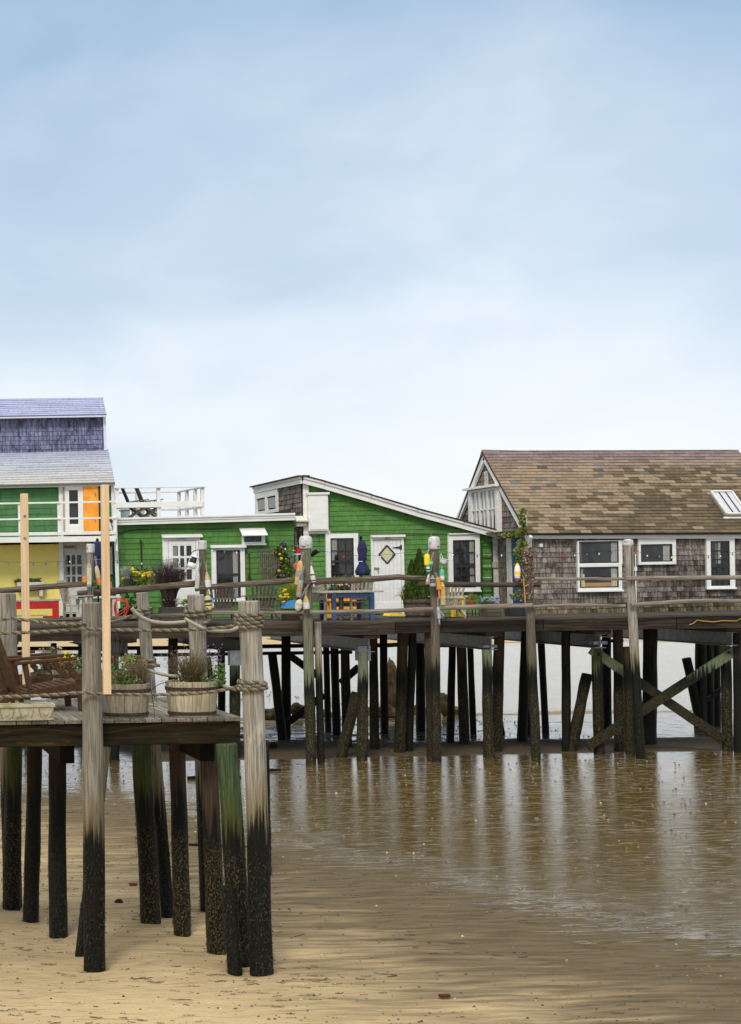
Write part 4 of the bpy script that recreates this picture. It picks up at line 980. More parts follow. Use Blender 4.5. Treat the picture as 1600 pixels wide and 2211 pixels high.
# gable end, facing left
mid = (YG + YRr) / 2; ztopg = YR_l.z
gpoly = [(xg, YG, ZD), (xg, YG, ZE), (xg, YRg, ztopg - .06), (xg, YRr, ZE - .05), (xg, YRr, ZD)]
MB().prism(gpoly, (.05, 0, 0)).build('gable_wall', 'cedar_back', gh_)
def span_ga(v):
    z = v + ZD
    if z < ZE: return [(0, YRr - YG)]
    f = (z - ZE) / (ztopg - .06 - ZE); return [((YRr - YRg) * f + .0, (YRr - YG) - (YRg - YG) * f)] if f < .97 else []
field(gh_, 'gable_shingle', 'cedar', (xg - .002, YRr, ZD), (0, -1, 0), (0, 0, 1), (-1, 0, 0), ztopg - ZD, .14, (.14, .3), span_ga, .022, cedar_t)
MB().beam((xg - .07, YG - .26, ZE - .12), (xg - .07, YRg, ztopg - .11), .07, .20).build('rake_board', 'white_paint', gh_, bevel=.004)
MB().beam((xg - .07, YRr + .26, ZE - .16), (xg - .07, YRg, ztopg - .11), .07, .20).build('rake_board', 'white_paint', gh_, bevel=.004)
# gable window, seen edge-on
wy0, wy1 = xg * FPX / (1088 + 350), xg * FPX / (1024 + 350)
wz1 = W(1088, 1050, wy0).z; wz0 = ZE + .12
gw = MB(); X_ = xg - .13; 
gw.box((X_, wy0, wz0), (X_ + .11, wy0 + .16, wz1)).box((X_, wy1 - .22, wz0), (X_ + .11, wy1, wz1)).box((X_ + .002, wy0 + .16, wz1 - .07), (X_ + .11, wy1 - .22, wz1 - .002)).box((X_ - .10, wy0 - .12, wz1), (X_ + .1, wy1 + .12, wz1 + .06))
gwo = gw.build('gable_window', 'white_paint', gh_, bevel=.004, label='tall white window wall in the gable')
a0, a1 = wy0 + .16, wy1 - .22
MB().box((X_ + .085, a0, wz0), (X_ + .10, a1, wz1 - .07)).build('dark_backing', 'dark_room', gwo)
for f0_, f1_ in ((0, .12), (.38, .46), (.62, .78), (.9, 1)):
    mb = MB(); nn_ = 8
    for k in range(nn_):
        y0_ = a0 + (a1 - a0) * (f0_ + (f1_ - f0_) * k / nn_); y1_ = a0 + (a1 - a0) * (f0_ + (f1_ - f0_) * (k + 1) / nn_)
        d0_, d1_ = .008 * math.sin(k * 1.9), .008 * math.sin((k + 1) * 1.9)
        mb.quad((X_ + .06 + d0_, y0_, wz0), (X_ + .06 + d1_, y1_, wz0), (X_ + .06 + d1_, y1_, wz1 - .1), (X_ + .06 + d0_, y0_, wz1 - .1))
    mb.build('curtain', 'curtain', gwo)
for k in range(3):
    ya, yb = a0 + (a1 - a0) * k / 3, a0 + (a1 - a0) * (k + 1) / 3
    if k: MB().box((X_ + .01, ya - .05, wz0), (X_ + .07, ya + .05, wz1 - .07)).build('mullion', 'white_paint', gwo)
    ym = (ya + yb) / 2; MB().box((X_ + .02, ym - .02, wz0), (X_ + .06, ym + .02, wz1 - .07)).build('muntin', 'white_paint', gwo)
    for q in range(2):
        y0_, y1_ = (ya, ym) if q == 0 else (ym, yb)
        for zz0, zz1 in ((wz0, wz0 + .62), (wz0 + .62, wz1 - .07)):
            MB().quad((X_ + .04, y0_, zz0), (X_ + .04, y1_, zz0), (X_ + .04, y1_, zz1), (X_ + .04, y0_, zz1)).build('pane', 'glass', gwo)
MB().box((X_ + .015, a0, wz0 + .60), (X_ + .065, a1, wz0 + .635)).build('muntin', 'white_paint', gwo)
# small louvre in the peak
vz = W(1059, 1018, YRg).z; v0 = W(1059, 1047, YRg).z
lv = MB().box((xg - .045, YRg - .10, v0), (xg - .03, YRg + .06, vz)).build('louvre', 'white_paint', gh_)
for k in range(14):
    z = v0 + (vz - v0) * (k + .2) / 14; MB().prism([(xg - .045, YRg - .10, z + .018), (xg - .075, YRg - .10, z), (xg - .075, YRg - .10, z - .006), (xg - .045, YRg - .10, z + .01)], (0, .16, 0)).build('slat', 'white_paint', lv)
# the roof
def roof_c(u, v):
    Lr = 6.6; H = 3.45
    fu, fv = u / Lr, v / H
    n = noise.noise(Vector((u * .45, v * .8, 11))) * .5 + noise.noise(Vector((u * 1.4, v * 2.2, 5))) * .25
    pd = 1 / (1 + math.exp(-(fu * 5.2 + (1 - fv) * 4.2 + n * 5 - 4.6)))
    if fv > .80: pd *= .15
    if rnd() < pd: c = (.125, .098, .062); a = ru(.75, 1.2)
    else: c = (.275, .21, .145); a = ru(.8, 1.12)
    if rnd() < .03 and fv > .5: c = (.15, .145, .135)
    if rnd() < .12: c = tuple((c[i] + (.20, .155, .09)[i]) / 2 for i in range(3))
    k = max(min((fv - .74) / .26, 1), 0) * .8
    pu = (.20, .155, .175); c = tuple(c[i] * (1 - k) + pu[i] * k for i in range(3))
    return tuple(q * a for q in c)
el = W(1146, 1152, YG - .28); er = W(1730, 1150, YG - .28); rl = V3(xg - .14, YRg, W(1057, 973, YRg).z); el.x = xg - .14
rr = V3(er.x, YRg, W(1700, 972, YRg).z - .16)
U, V, N_, Lu, H = roof(gh_, 'roof', el, er, rl, 'roof_tile', 'roof_back', .1275, (.24, .256), roof_c, rr=rr, stagger=.31, limit=300)
mb = MB()
for k in range(28):
    p = rl + (rr - rl) * (k / 28) + V3(0, -.01, .02); q = rl + (rr - rl) * ((k + .98) / 28) + V3(0, -.01, .02)
    a = ru(.85, 1.1); MB().prism([p + V3(0, -.13, -.115), p + V3(0, 0, .012), p + V3(0, .13, -.115), p + V3(0, .13, -.135), p + V3(0, -.13, -.135)], q - p, (.235 * a, .18 * a, .215 * a)).build('ridge_shingle', 'roof_tile', gh_)
MB().prism([(xg - .1, YRr + .3, ZE - .25), (xe, YRr + .3, ZE - .25), (xe, YRg, rr.z), (xg - .14, YRg, rl.z - .01)], (0, .0, -.05)).build('rear_roof', 'roof_back', gh_)
MB().beam(W(1143, 1157.5, YG - .12), W(1730, 1157, YG - .12), .05, .125).build('frieze_board', 'white_paint', gh_, bevel=.004)
board(gh_, 'corner_board', (1143, 1160), (1146, 1325), 10, YG - .06)
window(gh_, 'picture_window', (1246, 1167, 1343, 1219), (1250, 1169, 1335, 1216), YG - .02, 1, 1, mun='black_paint', sill=False, curtain=((0, .06, 0, 1), (.82, 1, 0, 1)), label='two-tier picture window with pale curtains')
# lower light of the picture window
lw_ = window(gh_, 'lower_light', (1246.5, 1217, 1342.5, 1276.5), (1251, 1224, 1335, 1269), YG - .035, 1, 1, mun='black_paint', curtain=((0, .10, 0, 1), (.82, 1, 0, 1)))
x0, x1, z0_, z1_ = R(1262, 1258, 1320, 1268, YG - .07); MB().box((x0, YG - .075, z0_), (x1, YG - .07, z1_), (.62, .30, .12)).build('table_edge', 'plain', lw_)
for (a_, b_) in ((1254, 1262), (1321, 1333)):
    x0, x1, z0_, z1_ = R(a_, 1240, b_, 1268, YG - .07); MB().box((x0, YG - .077, z0_), (x1, YG - .073, z1_), (.85, .74, .32)).build('yellow_curtain', 'plain', lw_)
window(gh_, 'wide_window', (1378, 1163, 1459, 1219), (1383, 1175, 1451, 1213), YG - .02, 1, 1, mun='black_paint', sill=False, curtain=((.72, .93, 0, 1),), label='wide low window with one gathered curtain')
window(gh_, 'narrow_window', (1525, 1161, 1586, 1271), (1534, 1168, 1575, 1265), YG - .02, 3, 5, mun='black_paint', mw=.022, split=.43, curtain=((.30, .55, .5, 1),), label='narrow fifteen-pane black window')
MB().tube([W(1372, 1190, YG - .05), W(1374, 1325, YG - .05)], .014, 6).build('conduit', 'white_paint', gh_)
panel(gh_, 'junction_box', (1370, 1224, 1376, 1233), YG - .08, 'white_paint', .05)
panel(gh_, 'wall_lamp', (1166, 1174, 1172, 1181), YG - .12, 'white_paint', .1)
panel(gh_, 'sill_beam', (1130, 1322, 1730, 1330), YG - .03, 'fascia', .03)
# skylight standing proud of the roof
def on_roof(px, py):
    # intersect bearing with roof plane
    a = W(px, py, 1.0); o_ = V3(0, 0, CAMZ); d = a - o_; t_ = (el - o_).dot(N_) / d.dot(N_); return o_ + d * t_
q = [on_roof(*c) for c in ((1566, 1118), (1602, 1114), (1590, 1070), (1545, 1070))]
q[1] = q[0] + U * .50; q[3] = q[0] + V * (q[3] - q[0]).dot(V) ; q[2] = q[1] + V * (q[3] - q[0]).dot(V)
sk = MB().prism([p for p in q], N_ * .10, (.6, .58, .54)).build('skylight', 'white_old', gh_)
for a, b in ((0, 1), (1, 2), (2, 3), (3, 0)): MB().beam(q[a] + N_ * .12, q[b] + N_ * .12, .05, .05, up=tuple(N_)).build('frame', 'white_old', sk)
for k in (1, 2):
    p0 = q[0] + (q[1] - q[0]) * k / 3 + N_ * .13; MB().beam(p0, p0 + (q[3] - q[0]), .015, .02, up=tuple(N_)).build('glazing_bar', 'rust_hoop', sk)
for k in range(3):
    p0 = q[0] + (q[1] - q[0]) * k / 3 + N_ * .115; p1 = q[0] + (q[1] - q[0]) * (k + 1) / 3 + N_ * .115; dv = (q[3] - q[0])
    MB().quad(p0, p1, p1 + dv, p0 + dv, (.52, .54, .56)).build('pane', 'plain', sk)
MB().beam(q[0] - V * .06 - U * .08 + N_ * .04, q[1] - V * .06 + U * .1 + N_ * .04, .06, .03, up=tuple(N_)).build('flashing', 'white_old', sk)

# ---------------------------------------------------------------- side entry with the blue door, in the gable wall
def ys_(px): return xg * FPX / (px + 350)
XS = xg - .03
zl_ = W(1110, 1158, 41).z
MB().box((XS - .05, ys_(1111), ZD), (XS, ys_(1101), zl_)).build('door_post', 'white_old', gh_, bevel=.004)
bd = MB().box((XS - .02, ys_(1141), ZD + .04), (XS, ys_(1111.5), zl_ - .04)).build('blue_door', 'blue_paint', gh_, label='dark blue side door')
for k in range(5):
    ya, yb = ys_(1141) + (ys_(1111.5) - ys_(1141)) * k / 5, ys_(1141) + (ys_(1111.5) - ys_(1141)) * (k + .95) / 5; MB().box((XS - .032, ya, ZD + .05), (XS - .021, yb, zl_ - .05)).build('door_board', 'blue_paint', bd)
MB().box((XS - .09, ys_(1143), zl_), (XS, ys_(1078), zl_ + .10), (.6, .58, .5)).build('lintel', 'white_old', gh_, bevel=.004)
MB().prism([(XS - .35, ys_(1146), zl_ + .10), (XS - .35, ys_(1080), zl_ + .10), (XS, ys_(1080), zl_ + .12), (XS, ys_(1146), zl_ + .12)], (0, 0, .02)).build('door_canopy', 'grey_chair', gh_)

# ================================================================ objects
def on_deck(px, py, z=None):
    z = ZD if z is None else z
    return W(px, py, Yat(px, py, z))
def at(px, py, Y): return W(px, py, Y)
def leafq(mb, c, s, tint, droop=.3, ar=.5):
    d = V3(ru(-1, 1), ru(-1, 1), ru(-.6, 1)).normalized(); e_ = d.cross(V3(ru(-1, 1), ru(-1, 1), ru(-1, 1))).normalized()
    a, b = d * s, e_ * s * ar
    mb.add([c - a * .5, c + b * .5, c + a * .5, c - b * .5], [(0, 1, 2, 3)], tint)
def blob(mb, c, rx, ry, rz_, n, s, cols, clump=2.2, seed=0, thr=-.15, low=False, ar=.5):
    k = 0; tries = 0
    while k < n and tries < n * 6:
        tries += 1
        v = V3(ru(-1, 1), ru(-1, 1), ru(-1 if not low else -.2, 1))
        if v.length > 1: continue
        q = c + V3(v.x * rx, v.y * ry, v.z * rz_)
        if noise.noise(q * clump * 3 + V3(seed, 0, 0)) < thr - .2 + v.length * .25 - .05: continue
        col = random.choice(cols); a = ru(.65, 1.3)
        leafq(mb, q, s * ru(.6, 1.3), tuple(x * a for x in col), ar=ar); k += 1
def blades(mb, c, n, h, spread, wd, cols, base=.05, curl=.6, seg=4):
    for i in range(n):
        th = ru(0, 6.28); sp = ru(.05, 1) * spread; hh = h * ru(.6, 1.05); p0 = c + V3(math.cos(th), math.sin(th), 0) * ru(0, base)
        d = V3(math.cos(th), math.sin(th), 0); col = random.choice(cols); a = ru(.7, 1.3); col = tuple(x * a for x in col)
        sd_ = V3(-d.y, d.x, 0) if rnd() < .5 else V3(1, 0, 0)
        prev = None
        for k in range(seg + 1):
            f = k / seg; z = hh * (f - curl * f * f * f * (sp / spread) * .8); x = sp * f ** 1.6
            p = p0 + d * x + V3(0, 0, z); w_ = sd_ * wd * (1 - f * .85) / 2
            if prev: mb.quad(prev[0], prev[1], p + w_, p - w_, col)
            prev = (p - w_, p + w_)
def dots(mb, c, rx, ry, rz_, n, s, cols, top=True):
    for i in range(n):
        th = ru(0, 6.28); r_ = math.sqrt(rnd()); q = c + V3(math.cos(th) * r_ * rx, math.sin(th) * r_ * ry, ru(-.2, 1) * rz_)
        col = random.choice(cols); n_ = V3(ru(-.5, .5), -1, ru(0, .9)).normalized(); u = n_.cross(V3(0, 0, 1)).normalized(); v = n_.cross(u)
        R_ = s * ru(.7, 1.2) / 2; vs = [q + n_ * R_ * .5] + [q + (u * math.cos(k * 1.0472) + v * math.sin(k * 1.0472)) * R_ for k in range(6)]
        mb.add(vs, [(0, k + 1, (k + 1) % 6 + 1) for k in range(6)], col)
G1 = [(.10, .17, .03), (.15, .24, .04), (.07, .12, .025)]
GY = [(.30, .36, .05), (.40, .42, .07), (.16, .24, .04)]
GD = [(.045, .095, .018), (.03, .065, .014), (.08, .13, .02)]
YE = [(.95, .66, .01), (.9, .58, .01)]

# ---------------- chairs
def adirondack(label, loc, rz, mat, group=None, sc=1.0, fan=True, tint=(1, 1, 1)):
    """faces local +Y, so its back is at -Y"""
    t = thing('adirondack_chair', label, 'chair', (0, 0, 0), 0, group)
    T = tint
    for k in range(5):
        y = .30 - k * .095; z = .36 - k * .028; MB().box((-.26, y - .04, z - .01), (.26, y + .04, z + .01), T).build('seat_slat', mat, t)
    n = 7
    for k in range(n):
        f = (k - 3) / 3; x = f * (.22 if not fan else .20); xt = f * (.29 if fan else .23); L_ = .80 - (.17 * f * f if fan else 0)
        p = V3(x, -.13, .22); q = V3(xt, -.13 - .30 * L_ / .8, .22 + .72 * L_ / .8)
        MB().beam(p, q, .058, .018, up=(0, 1, .4), tint=T).build('back_slat', mat, t)
    MB().box((-.34, -.30, .52), (.34, -.26, .57), T).build('back_support', mat, t)
    MB().beam((-.24, -.19, .26), (.24, -.19, .26), .03, .06, tint=T).build('back_support', mat, t)
    for s in (-1, 1):
        MB().box((s * .36 - .06, -.30, .555), (s * .36 + .06, .40, .578), T).build('arm', mat, t)
        MB().box((s * .30 - .016, .27, 0), (s * .30 + .016, .35, .555), T).build('leg', mat, t)
        MB().beam((s * .28, .33, .33), (s * .28, -.52, .03), .03, .10, tint=T).build('leg', mat, t)
        MB().box((s * .33 - .016, -.30, .08), (s * .33 + .016, -.25, .54), T).build('leg', mat, t)
    t.location = loc; t.rotation_euler = (0, 0, rz); t.scale = (sc, sc, sc)
    return t
ac1 = adirondack('weathered brown adirondack chair between the near post and the tall black window, seen from behind', on_deck(478, 1338), rad(-6), 'grey_chair', 'adirondack chairs on the pier deck', .92)
ac2 = adirondack('weathered brown fan-backed adirondack chair below the grey trellis', on_deck(566, 1338), rad(-2), 'grey_chair', 'adirondack chairs on the pier deck', .98)
ac3 = adirondack('pale whitewashed adirondack chair beside the yellow stool', on_deck(969, 1334), rad(-4), 'silver_wood', 'adirondack chairs on the pier deck', .86, tint=(1.5, 1.45, 1.35))
# the deck-top pair: folding chairs with crossed legs, facing right
def folding(label, loc, rz, mat, sc=1.0):
    t = thing('folding_armchair', label, 'chair', (0, 0, 0), 0, 'folding chairs on the sun deck')
    for s in (-1, 1):
        y = s * .24
        MB().beam((-.34, y, 0), (.30, y, .40), .03, .06).build('leg', mat, t); MB().beam((.34, y - s * .03, 0), (-.20, y - s * .03, .42), .03, .06).build('leg', mat, t)
        MB().beam((-.22, y + s * .04, .56), (.36, y + s * .04, .62), .05, .03).build('arm', mat, t)
        for x in (.05, .25): MB().beam((x, y + s * .04, .42), (x + .03, y + s * .04, .58), .03, .03).build('arm_post', mat, t)
    for k in range(5): MB().box((-.16 + k * .1, -.24, .39), (-.08 + k * .1, .24, .41)).build('seat_slat', mat, t)
    for k in range(5): 
        y = -.2 + k * .1; MB().beam((-.16, y, .36), (-.42, y, 1.02), .085, .02, up=(1, 0, .3)).build('back_slat', mat, t)
    t.location = loc; t.rotation_euler = (0, 0, rz); t.scale = (sc,) * 3; return t
for k, (px, lab) in enumerate(((292, 'left grey folding chair on the white-railed roof deck'), (322, 'right grey folding chair on the white-railed roof deck'))):
    p = W(px, 1100, YW + .9); folding(lab, (p.x, YW + .8, zr + .05), rad(0 + k * 3), 'grey_chair', .82)
p = W(262, 1100, YW + .6); folding('half-hidden grey folding chair at the left end of the roof deck', (p.x - .35, YW + 1.3, zr + .05), 0, 'grey_chair', .8)
bt = thing('deck_bench_table', 'low dark slatted table with pale glass sides behind the roof deck chairs', 'table', (0, 0, 0))
p = W(300, 1100, YW + 1.9)
MB().box((p.x - .62, YW + 1.7, zr + .40), (p.x + .55, YW + 2.2, zr + .44), (.25, .22, .2)).build('top', 'plain', bt)
for x in (-.58, -.2, .18, .5): MB().box((p.x + x - .02, YW + 1.7, zr + .04), (p.x + x + .02, YW + 1.75, zr + .4), (.25, .22, .2)).build('leg', 'plain', bt)
for x in (-.5, -.12, .22): MB().box((p.x + x, YW + 1.78, zr + .08), (p.x + x + .24, YW + 1.8, zr + .36), (.55, .72, .72)).build('glass_side', 'plain', bt)

# plain wooden armchair, faces local +Y
def armchair(label, loc, rz, mat='silver_wood', sc=1.0, horiz=False, group='wooden armchairs round the blue table', tint=(1, 1, 1)):
    t = thing('armchair', label, 'chair', (0, 0, 0), 0, group)
    for s in (-1, 1):
        MB().beam((s * .24, -.24, 0), (s * .24, -.22, .45), .05, .05).build('leg', mat, t); MB().beam((s * .25, .24, 0), (s * .25, .22, .64), .05, .05).build('leg', mat, t)
        MB().beam((s * .24, -.22, .42), (s * .25, -.36, .98), .04, .04, tint=tint).build('back_post', mat, t)
        MB().beam((s * .26, -.28, .64), (s * .27, .28, .66), .07, .03, tint=tint).build('arm', mat, t)
    for k in range(6): MB().box((-.24, -.24 + k * .083, .42), (.24, -.17 + k * .083, .44), tint).build('seat_slat', mat, t)
    MB().beam((-.29, -.36, .95), (.29, -.36, .97), .03, .09, tint=tint).build('back_rail', mat, t); MB().beam((-.25, -.25, .50), (.25, -.25, .50), .03, .05, tint=tint).build('back_rail', mat, t)
    if horiz:
        for k in range(5): MB().beam((-.26, -.27 - k * .018, .56 + k * .085), (.26, -.27 - k * .018, .56 + k * .085), .02, .07, tint=tint).build('back_slat', mat, t)
    else:
        for k in range(5): x = -.18 + k * .09; MB().beam((x, -.25, .5), (x * 1.1, -.355, .93), .045, .018, up=(0, 1, .2), tint=tint).build('back_slat', mat, t)
    MB().beam((-.24, .23, .18), (.24, .23, .18), .03, .04).build('stretcher', mat, t)
    t.location = loc; t.rotation_euler = (0, 0, rz); t.scale = (sc,) * 3; return t
armchair('grey slat-back armchair drawn up to the middle of the blue table', on_deck(770, 1338), rad(8), sc=.95)
armchair('grey ladder-back armchair at the left end of the blue table', on_deck(703, 1339), rad(-62), sc=.95, horiz=True)
armchair('bare grey wooden armchair in front of the off-white door at the left', on_deck(168, 1350), rad(-80), sc=1.0, group=None, tint=(1.1, 1.1, 1.0))
# blue table with silver top
def tbl(name, label, x0, x1, y0, y1, zt, top, legs, tw=.09, over=.0, group=None, tint=(1, 1, 1), th=.045, apron=True, ov2=None):
    t = thing(name, label, 'table', ((x0 + x1) / 2, (y0 + y1) / 2, ZD), 0, group)
    MB().box((x0 - over, y0 - .03, zt - th), (x1 + (ov2 if ov2 is not None else over), y1 + .03, zt), tint).build('tabletop', top, t, bevel=.005)
    for x in (x0, x1 - tw):
        for y in (y0, y1 - tw): MB().box((x, y, ZD), (x + tw, y + tw, zt - th)).build('leg', legs, t, bevel=.004)
    if apron:
        for y in (y0 + .01, y1 - .04): MB().box((x0 + tw, y, zt - th - .48), (x1 - tw, y + .03, zt - th - .40)).build('rail', legs, t)
        MB().box((x0 + tw, y0 + .015, zt - th - .10), (x1 - tw, y0 + .04, zt - th - .002), (.8, .8, .8)).build('apron', legs, t)
    return t
YT = Yat(722, 1340, ZD)
xa, xb = W(718, 1335, YT).x, W(809, 1335, YT).x
tbl('blue_table', 'blue-legged outdoor table with a silvery plank top in front of the diamond-light door', xa, xb, YT, YT + 1.0, W(750, 1276, YT).z, 'silver_wood', 'blue_paint', over=.34, ov2=.20, tint=(1.1, 1.15, 1.25), th=.04)
# yellow bench behind
YB_ = 39.4
xa, xb = W(712, 1330, YB_).x, W(784, 1330, YB_).x; zb_ = W(750, 1293, YB_).z
t = thing('yellow_bench', 'amber-yellow bench behind the blue table', 'bench', ((xa + xb) / 2, YB_, ZD))
MB().box((xa, YB_, zb_ - .07), (xb, YB_ + .35, zb_), (1, .62, 1)).build('seat', 'yellow_paint', t, bevel=.005)
for x in (xa + .02, xb - .1):
    for y in (YB_, YB_ + .27): MB().box((x, y, ZD), (x + .07, y + .07, zb_ - .07), (1, .62, 1)).build('leg', 'yellow_paint', t)
MB().box((xa + .1, YB_ + .02, ZD + .2), (xb - .1, YB_ + .05, ZD + .26), (1, .62, 1)).build('stretcher', 'yellow_paint', t)
# red planter with orange flowers below the left window
YC = 41.2
t = thing('red_planter_box', 'dark red planter box under the window behind the blue table', 'planter', (W(745, 1290, YC).x, YC, ZD))
x0, x1, z0, z1 = R(716, 1274, 786, 1293, YC); MB().box((x0, YC, z0), (x1, YC + .4, z1), (.45, .5, .6)).build('box', 'red_paint', t, bevel=.01)
MB().box((x0 + .03, YC + .03, z1), (x1 - .03, YC + .37, z1 + .02)).build('soil', 'soil', t)
t = thing('marigold_plants', 'bushy orange and white marigolds growing in the dark red planter box', 'plant', (W(745, 1270, YC).x, YC, z1))
mb = MB(); c = W(745, 1264, YC + .1); blob(mb, c, .55, .3, .26, 1100, .07, [(.16, .20, .06), (.25, .27, .10), (.10, .12, .04), (.3, .22, .12)]); mb.build('foliage', 'leaf', t)
mb = MB(); dots(mb, c + V3(.1, -.1, .05), .45, .25, .16, 16, .09, [(.95, .42, .02), (.9, .5, .05)]); dots(mb, c + V3(-.05, -.1, 0), .4, .25, .1, 40, .05, [(.75, .72, .66)]); mb.build('flowers', 'leaf', t, kind='stuff')

# ---------------- umbrellas
def umbrella(label, base, zc0, zc1, r, ztop_, flare=False, tied=True):
    t = thing('closed_umbrella', label, 'umbrella', tuple(base), 0, 'closed navy umbrellas')
    b = Vector(base); MB().tube([b, V3(b.x, b.y, ztop_)], .022, 8).build('pole', 'timber_dark', t)
    H = zc1 - zc0
    pr = [(.02, H), (r * .45, H * .97), (r * .8, H * .86), (r * .82, H * .8), (r * 1.0, H * .74), (r * .8, H * .55), (r * .9, H * .42), (r * .55, H * .38)]
    pr += [(r * 1.15, H * .22), (r * 1.5, H * .10), (r * 1.25, 0)] if flare else [(r * .9, H * .3), (r * .95, H * .12), (r * .7, 0)]
    MB().lathe((b.x + (.03 if flare else 0), b.y, zc0), pr[::-1], 32, fold=.16, folds=8).build('canopy', 'fabric_navy', t, smooth=True)
    if tied: MB().lathe((b.x, b.y, zc0 + H * .385), [(r * .66, -.012), (r * .7, 0), (r * .66, .012)], 12, tint=(.3, .5, .9)).build('tie', 'plain', t)
    MB().lathe((b.x, b.y, ztop_), [(.03, -.03), (.04, .0), (.02, .04)], 8).build('finial', 'timber_dark', t)
    return t
YU = 38.6
b = W(782, 1338, YU); umbrella('closed navy umbrella standing through the blue table beside the diamond-light door', (b.x, YU, ZD), W(781, 1242, YU).z, W(781, 1165, YU).z, .105, W(780, 1163, YU).z + .02, flare=True)
b = W(213, 1338, 39.4); umbrella('closed navy umbrella partly behind the pale lumber post at the left', (b.x, 39.4, ZD), W(212, 1232, 39.4).z, W(212, 1168, 39.4).z, .14, W(211, 1166, 39.4).z, flare=False)

# ---------------- left cottage front: window box, red table, table, hose, cooler
wb = thing('window_box', 'white wooden window box on a bracket on the yellow wall', 'planter', tuple(W(66, 1268, YL - .2)))
x0, x1, z0, z1 = R(37, 1257, 95, 1272, YL - .25); MB().box((x0, YL - .28, z0), (x1, YL - .08, z1)).build('box', 'white_old', wb, bevel=.006)
mb = MB(); c = W(88, 1277, YL - .2); mb.box((c.x - .04, YL - .28, c.z - .12), (c.x + .04, YL - .08, c.z + .05)); mb.build('bracket', 'white_old', wb)
t = thing('herb_plants', 'low green trailing plants filling the white window box', 'plant', tuple(W(66, 1256, YL - .2)))
mb = MB(); 
for dx in (-.30, -.12, .02, .2): blob(mb, W(66, 1255, YL - .18) + V3(dx, 0, ru(-.02, .02)), .13, .1, .08, 170, .05, G1)
mb.build('foliage', 'leaf', t)
YR_ = 41.0
x0, x1, z0, z1 = R(36, 1295, 129, 1300, YR_)
t = thing('red_workbench', 'red-painted outdoor counter with a grey top against the yellow wall', 'table', ((x0 + x1) / 2, YR_, ZD))
MB().box((x0 - .4, YR_, z0 + .02), (x1 + .02, YR_ + .6, z1)).build('tabletop', 'silver_wood', t)
MB().box((x0 - .4, YR_ + .02, z0 - .17), (x1 - .02, YR_ + .06, z0 + .018)).build('apron', 'red_paint', t)
MB().box((x1 - .17, YR_ + .02, ZD), (x1 - .02, YR_ + .14, z0 - .172)).build('leg', 'red_paint', t); MB().box((x0 - .35, YR_ + .02, ZD), (x0 - .2, YR_ + .14, z0 - .172)).build('leg', 'red_paint', t)
MB().box((x0 + .7, YR_ + .0, ZD + .02), (x1 - .02, YR_ + .5, ZD + .12)).build('shelf', 'red_paint', t)
MB().box((x0 - .2, YR_ - .3, ZD + .13), (x1 - .35, YR_ - .01, ZD + .16)).build('lower_board', 'silver_wood', t)
YA2 = 39.8
x0, x1, z0, z1 = R(168, 1288, 258, 1293, YA2)
tbl('white_side_table', 'weathered white table by the orange hose at the left', x0 + .05, x1 - .05, YA2, YA2 + .7, z1, 'white_old', 'white_old', tw=.12, over=.08, apron=False)
hs = MB(); c0 = W(260, 1316, YA2 - .1)
for k in range(7):
    pts = []; ox, oz, rx, rz0 = ru(-.03, .03), ru(-.02, .02), ru(.13, .17), ru(.22, .27)
    for j in range(20): a = j / 20 * 6.283; pts.append(c0 + V3(ox + math.sin(a) * rx * (1 + .25 * math.cos(a)), -.02 * k, oz + math.cos(a) * rz0))
    hs.tube(pts, .009, 5, close=True)
hs.tube([c0 + V3(-.13, -.16, -.1), c0 + V3(.0, -.17, -.02), c0 + V3(.13, -.16, .06)], .009, 5); hs.tube([c0 + V3(-.12, -.16, -.15), c0 + V3(.0, -.17, -.09), c0 + V3(.10, -.16, 0)], .009, 5)
o = hs.build('hose_coil', 'orange_hose'); props(o, 'coiled orange hose hanging from the corner of the white table', 'hose')
o = MB().box(tuple(W(235, 1273, 40.2)), tuple(W(241, 1256, 40.2) + V3(0, .2, 0)), (.85, .22, .27)).build('cooler', 'plain'); props(o, 'small pinkish red cooler just right of the pale lumber post', 'cooler')
for k in range(3): 
    p = W(235, 1270 - k * 5, 40.19); MB().box((p.x + .01, 40.185, p.z), (p.x + .06, 40.199, p.z + .02), (.8, .6, .6)).build('stripe', 'plain', None) if False else None

# ---------------- things on the flat green cottage wall
t = thing('anchor', 'rusty dark iron anchor hung on the green wall', 'anchor', tuple(W(305, 1200, YW - .1)))
MB().tube([W(304, 1165, YW - .08), W(306, 1230, YW - .08)], .018, 7).build('shank', 'rust_hoop', t)
MB().tube([W(x, y, YW - .1) for x, y in ((293, 1225), (297, 1229), (302, 1232), (307, 1233), (313, 1230), (319, 1225))], [.006, .02, .026, .026, .02, .006], 7).build('arms', 'rust_hoop', t)
MB().tube([W(300, 1171, YW - .1), W(309, 1170, YW - .1)], .012, 6).build('stock', 'rust_hoop', t)
t = thing('oar', 'small dark wooden oar hung upright beside the tall black window', 'oar', tuple(W(538, 1220, YW - .1)))
MB().tube([W(538, 1193, YW - .07), W(539, 1240, YW - .07)], .013, 7).build('shaft', 'brown_chair', t)
MB().prism([W(x, y, YW - .08) for x, y in ((536.5, 1238), (535.5, 1250), (541.5, 1250), (541, 1238))], (0, .02, 0)).build('blade', 'brown_chair', t)
MB().tube([W(536, 1193, YW - .07), W(541, 1193, YW - .07)], .016, 6).build('grip', 'brown_chair', t)
t = thing('trellis', 'grey slatted wooden trellis leaning on the green wall', 'trellis', tuple(W(582, 1250, YW - .15)))
for k in range(12):
    px = 561 + k * 4.0; MB().beam(W(px, 1188, YW - .12), W(px + 1.2, 1252, YW - .18), .022, .02).build('slat', 'grey_chair', t)
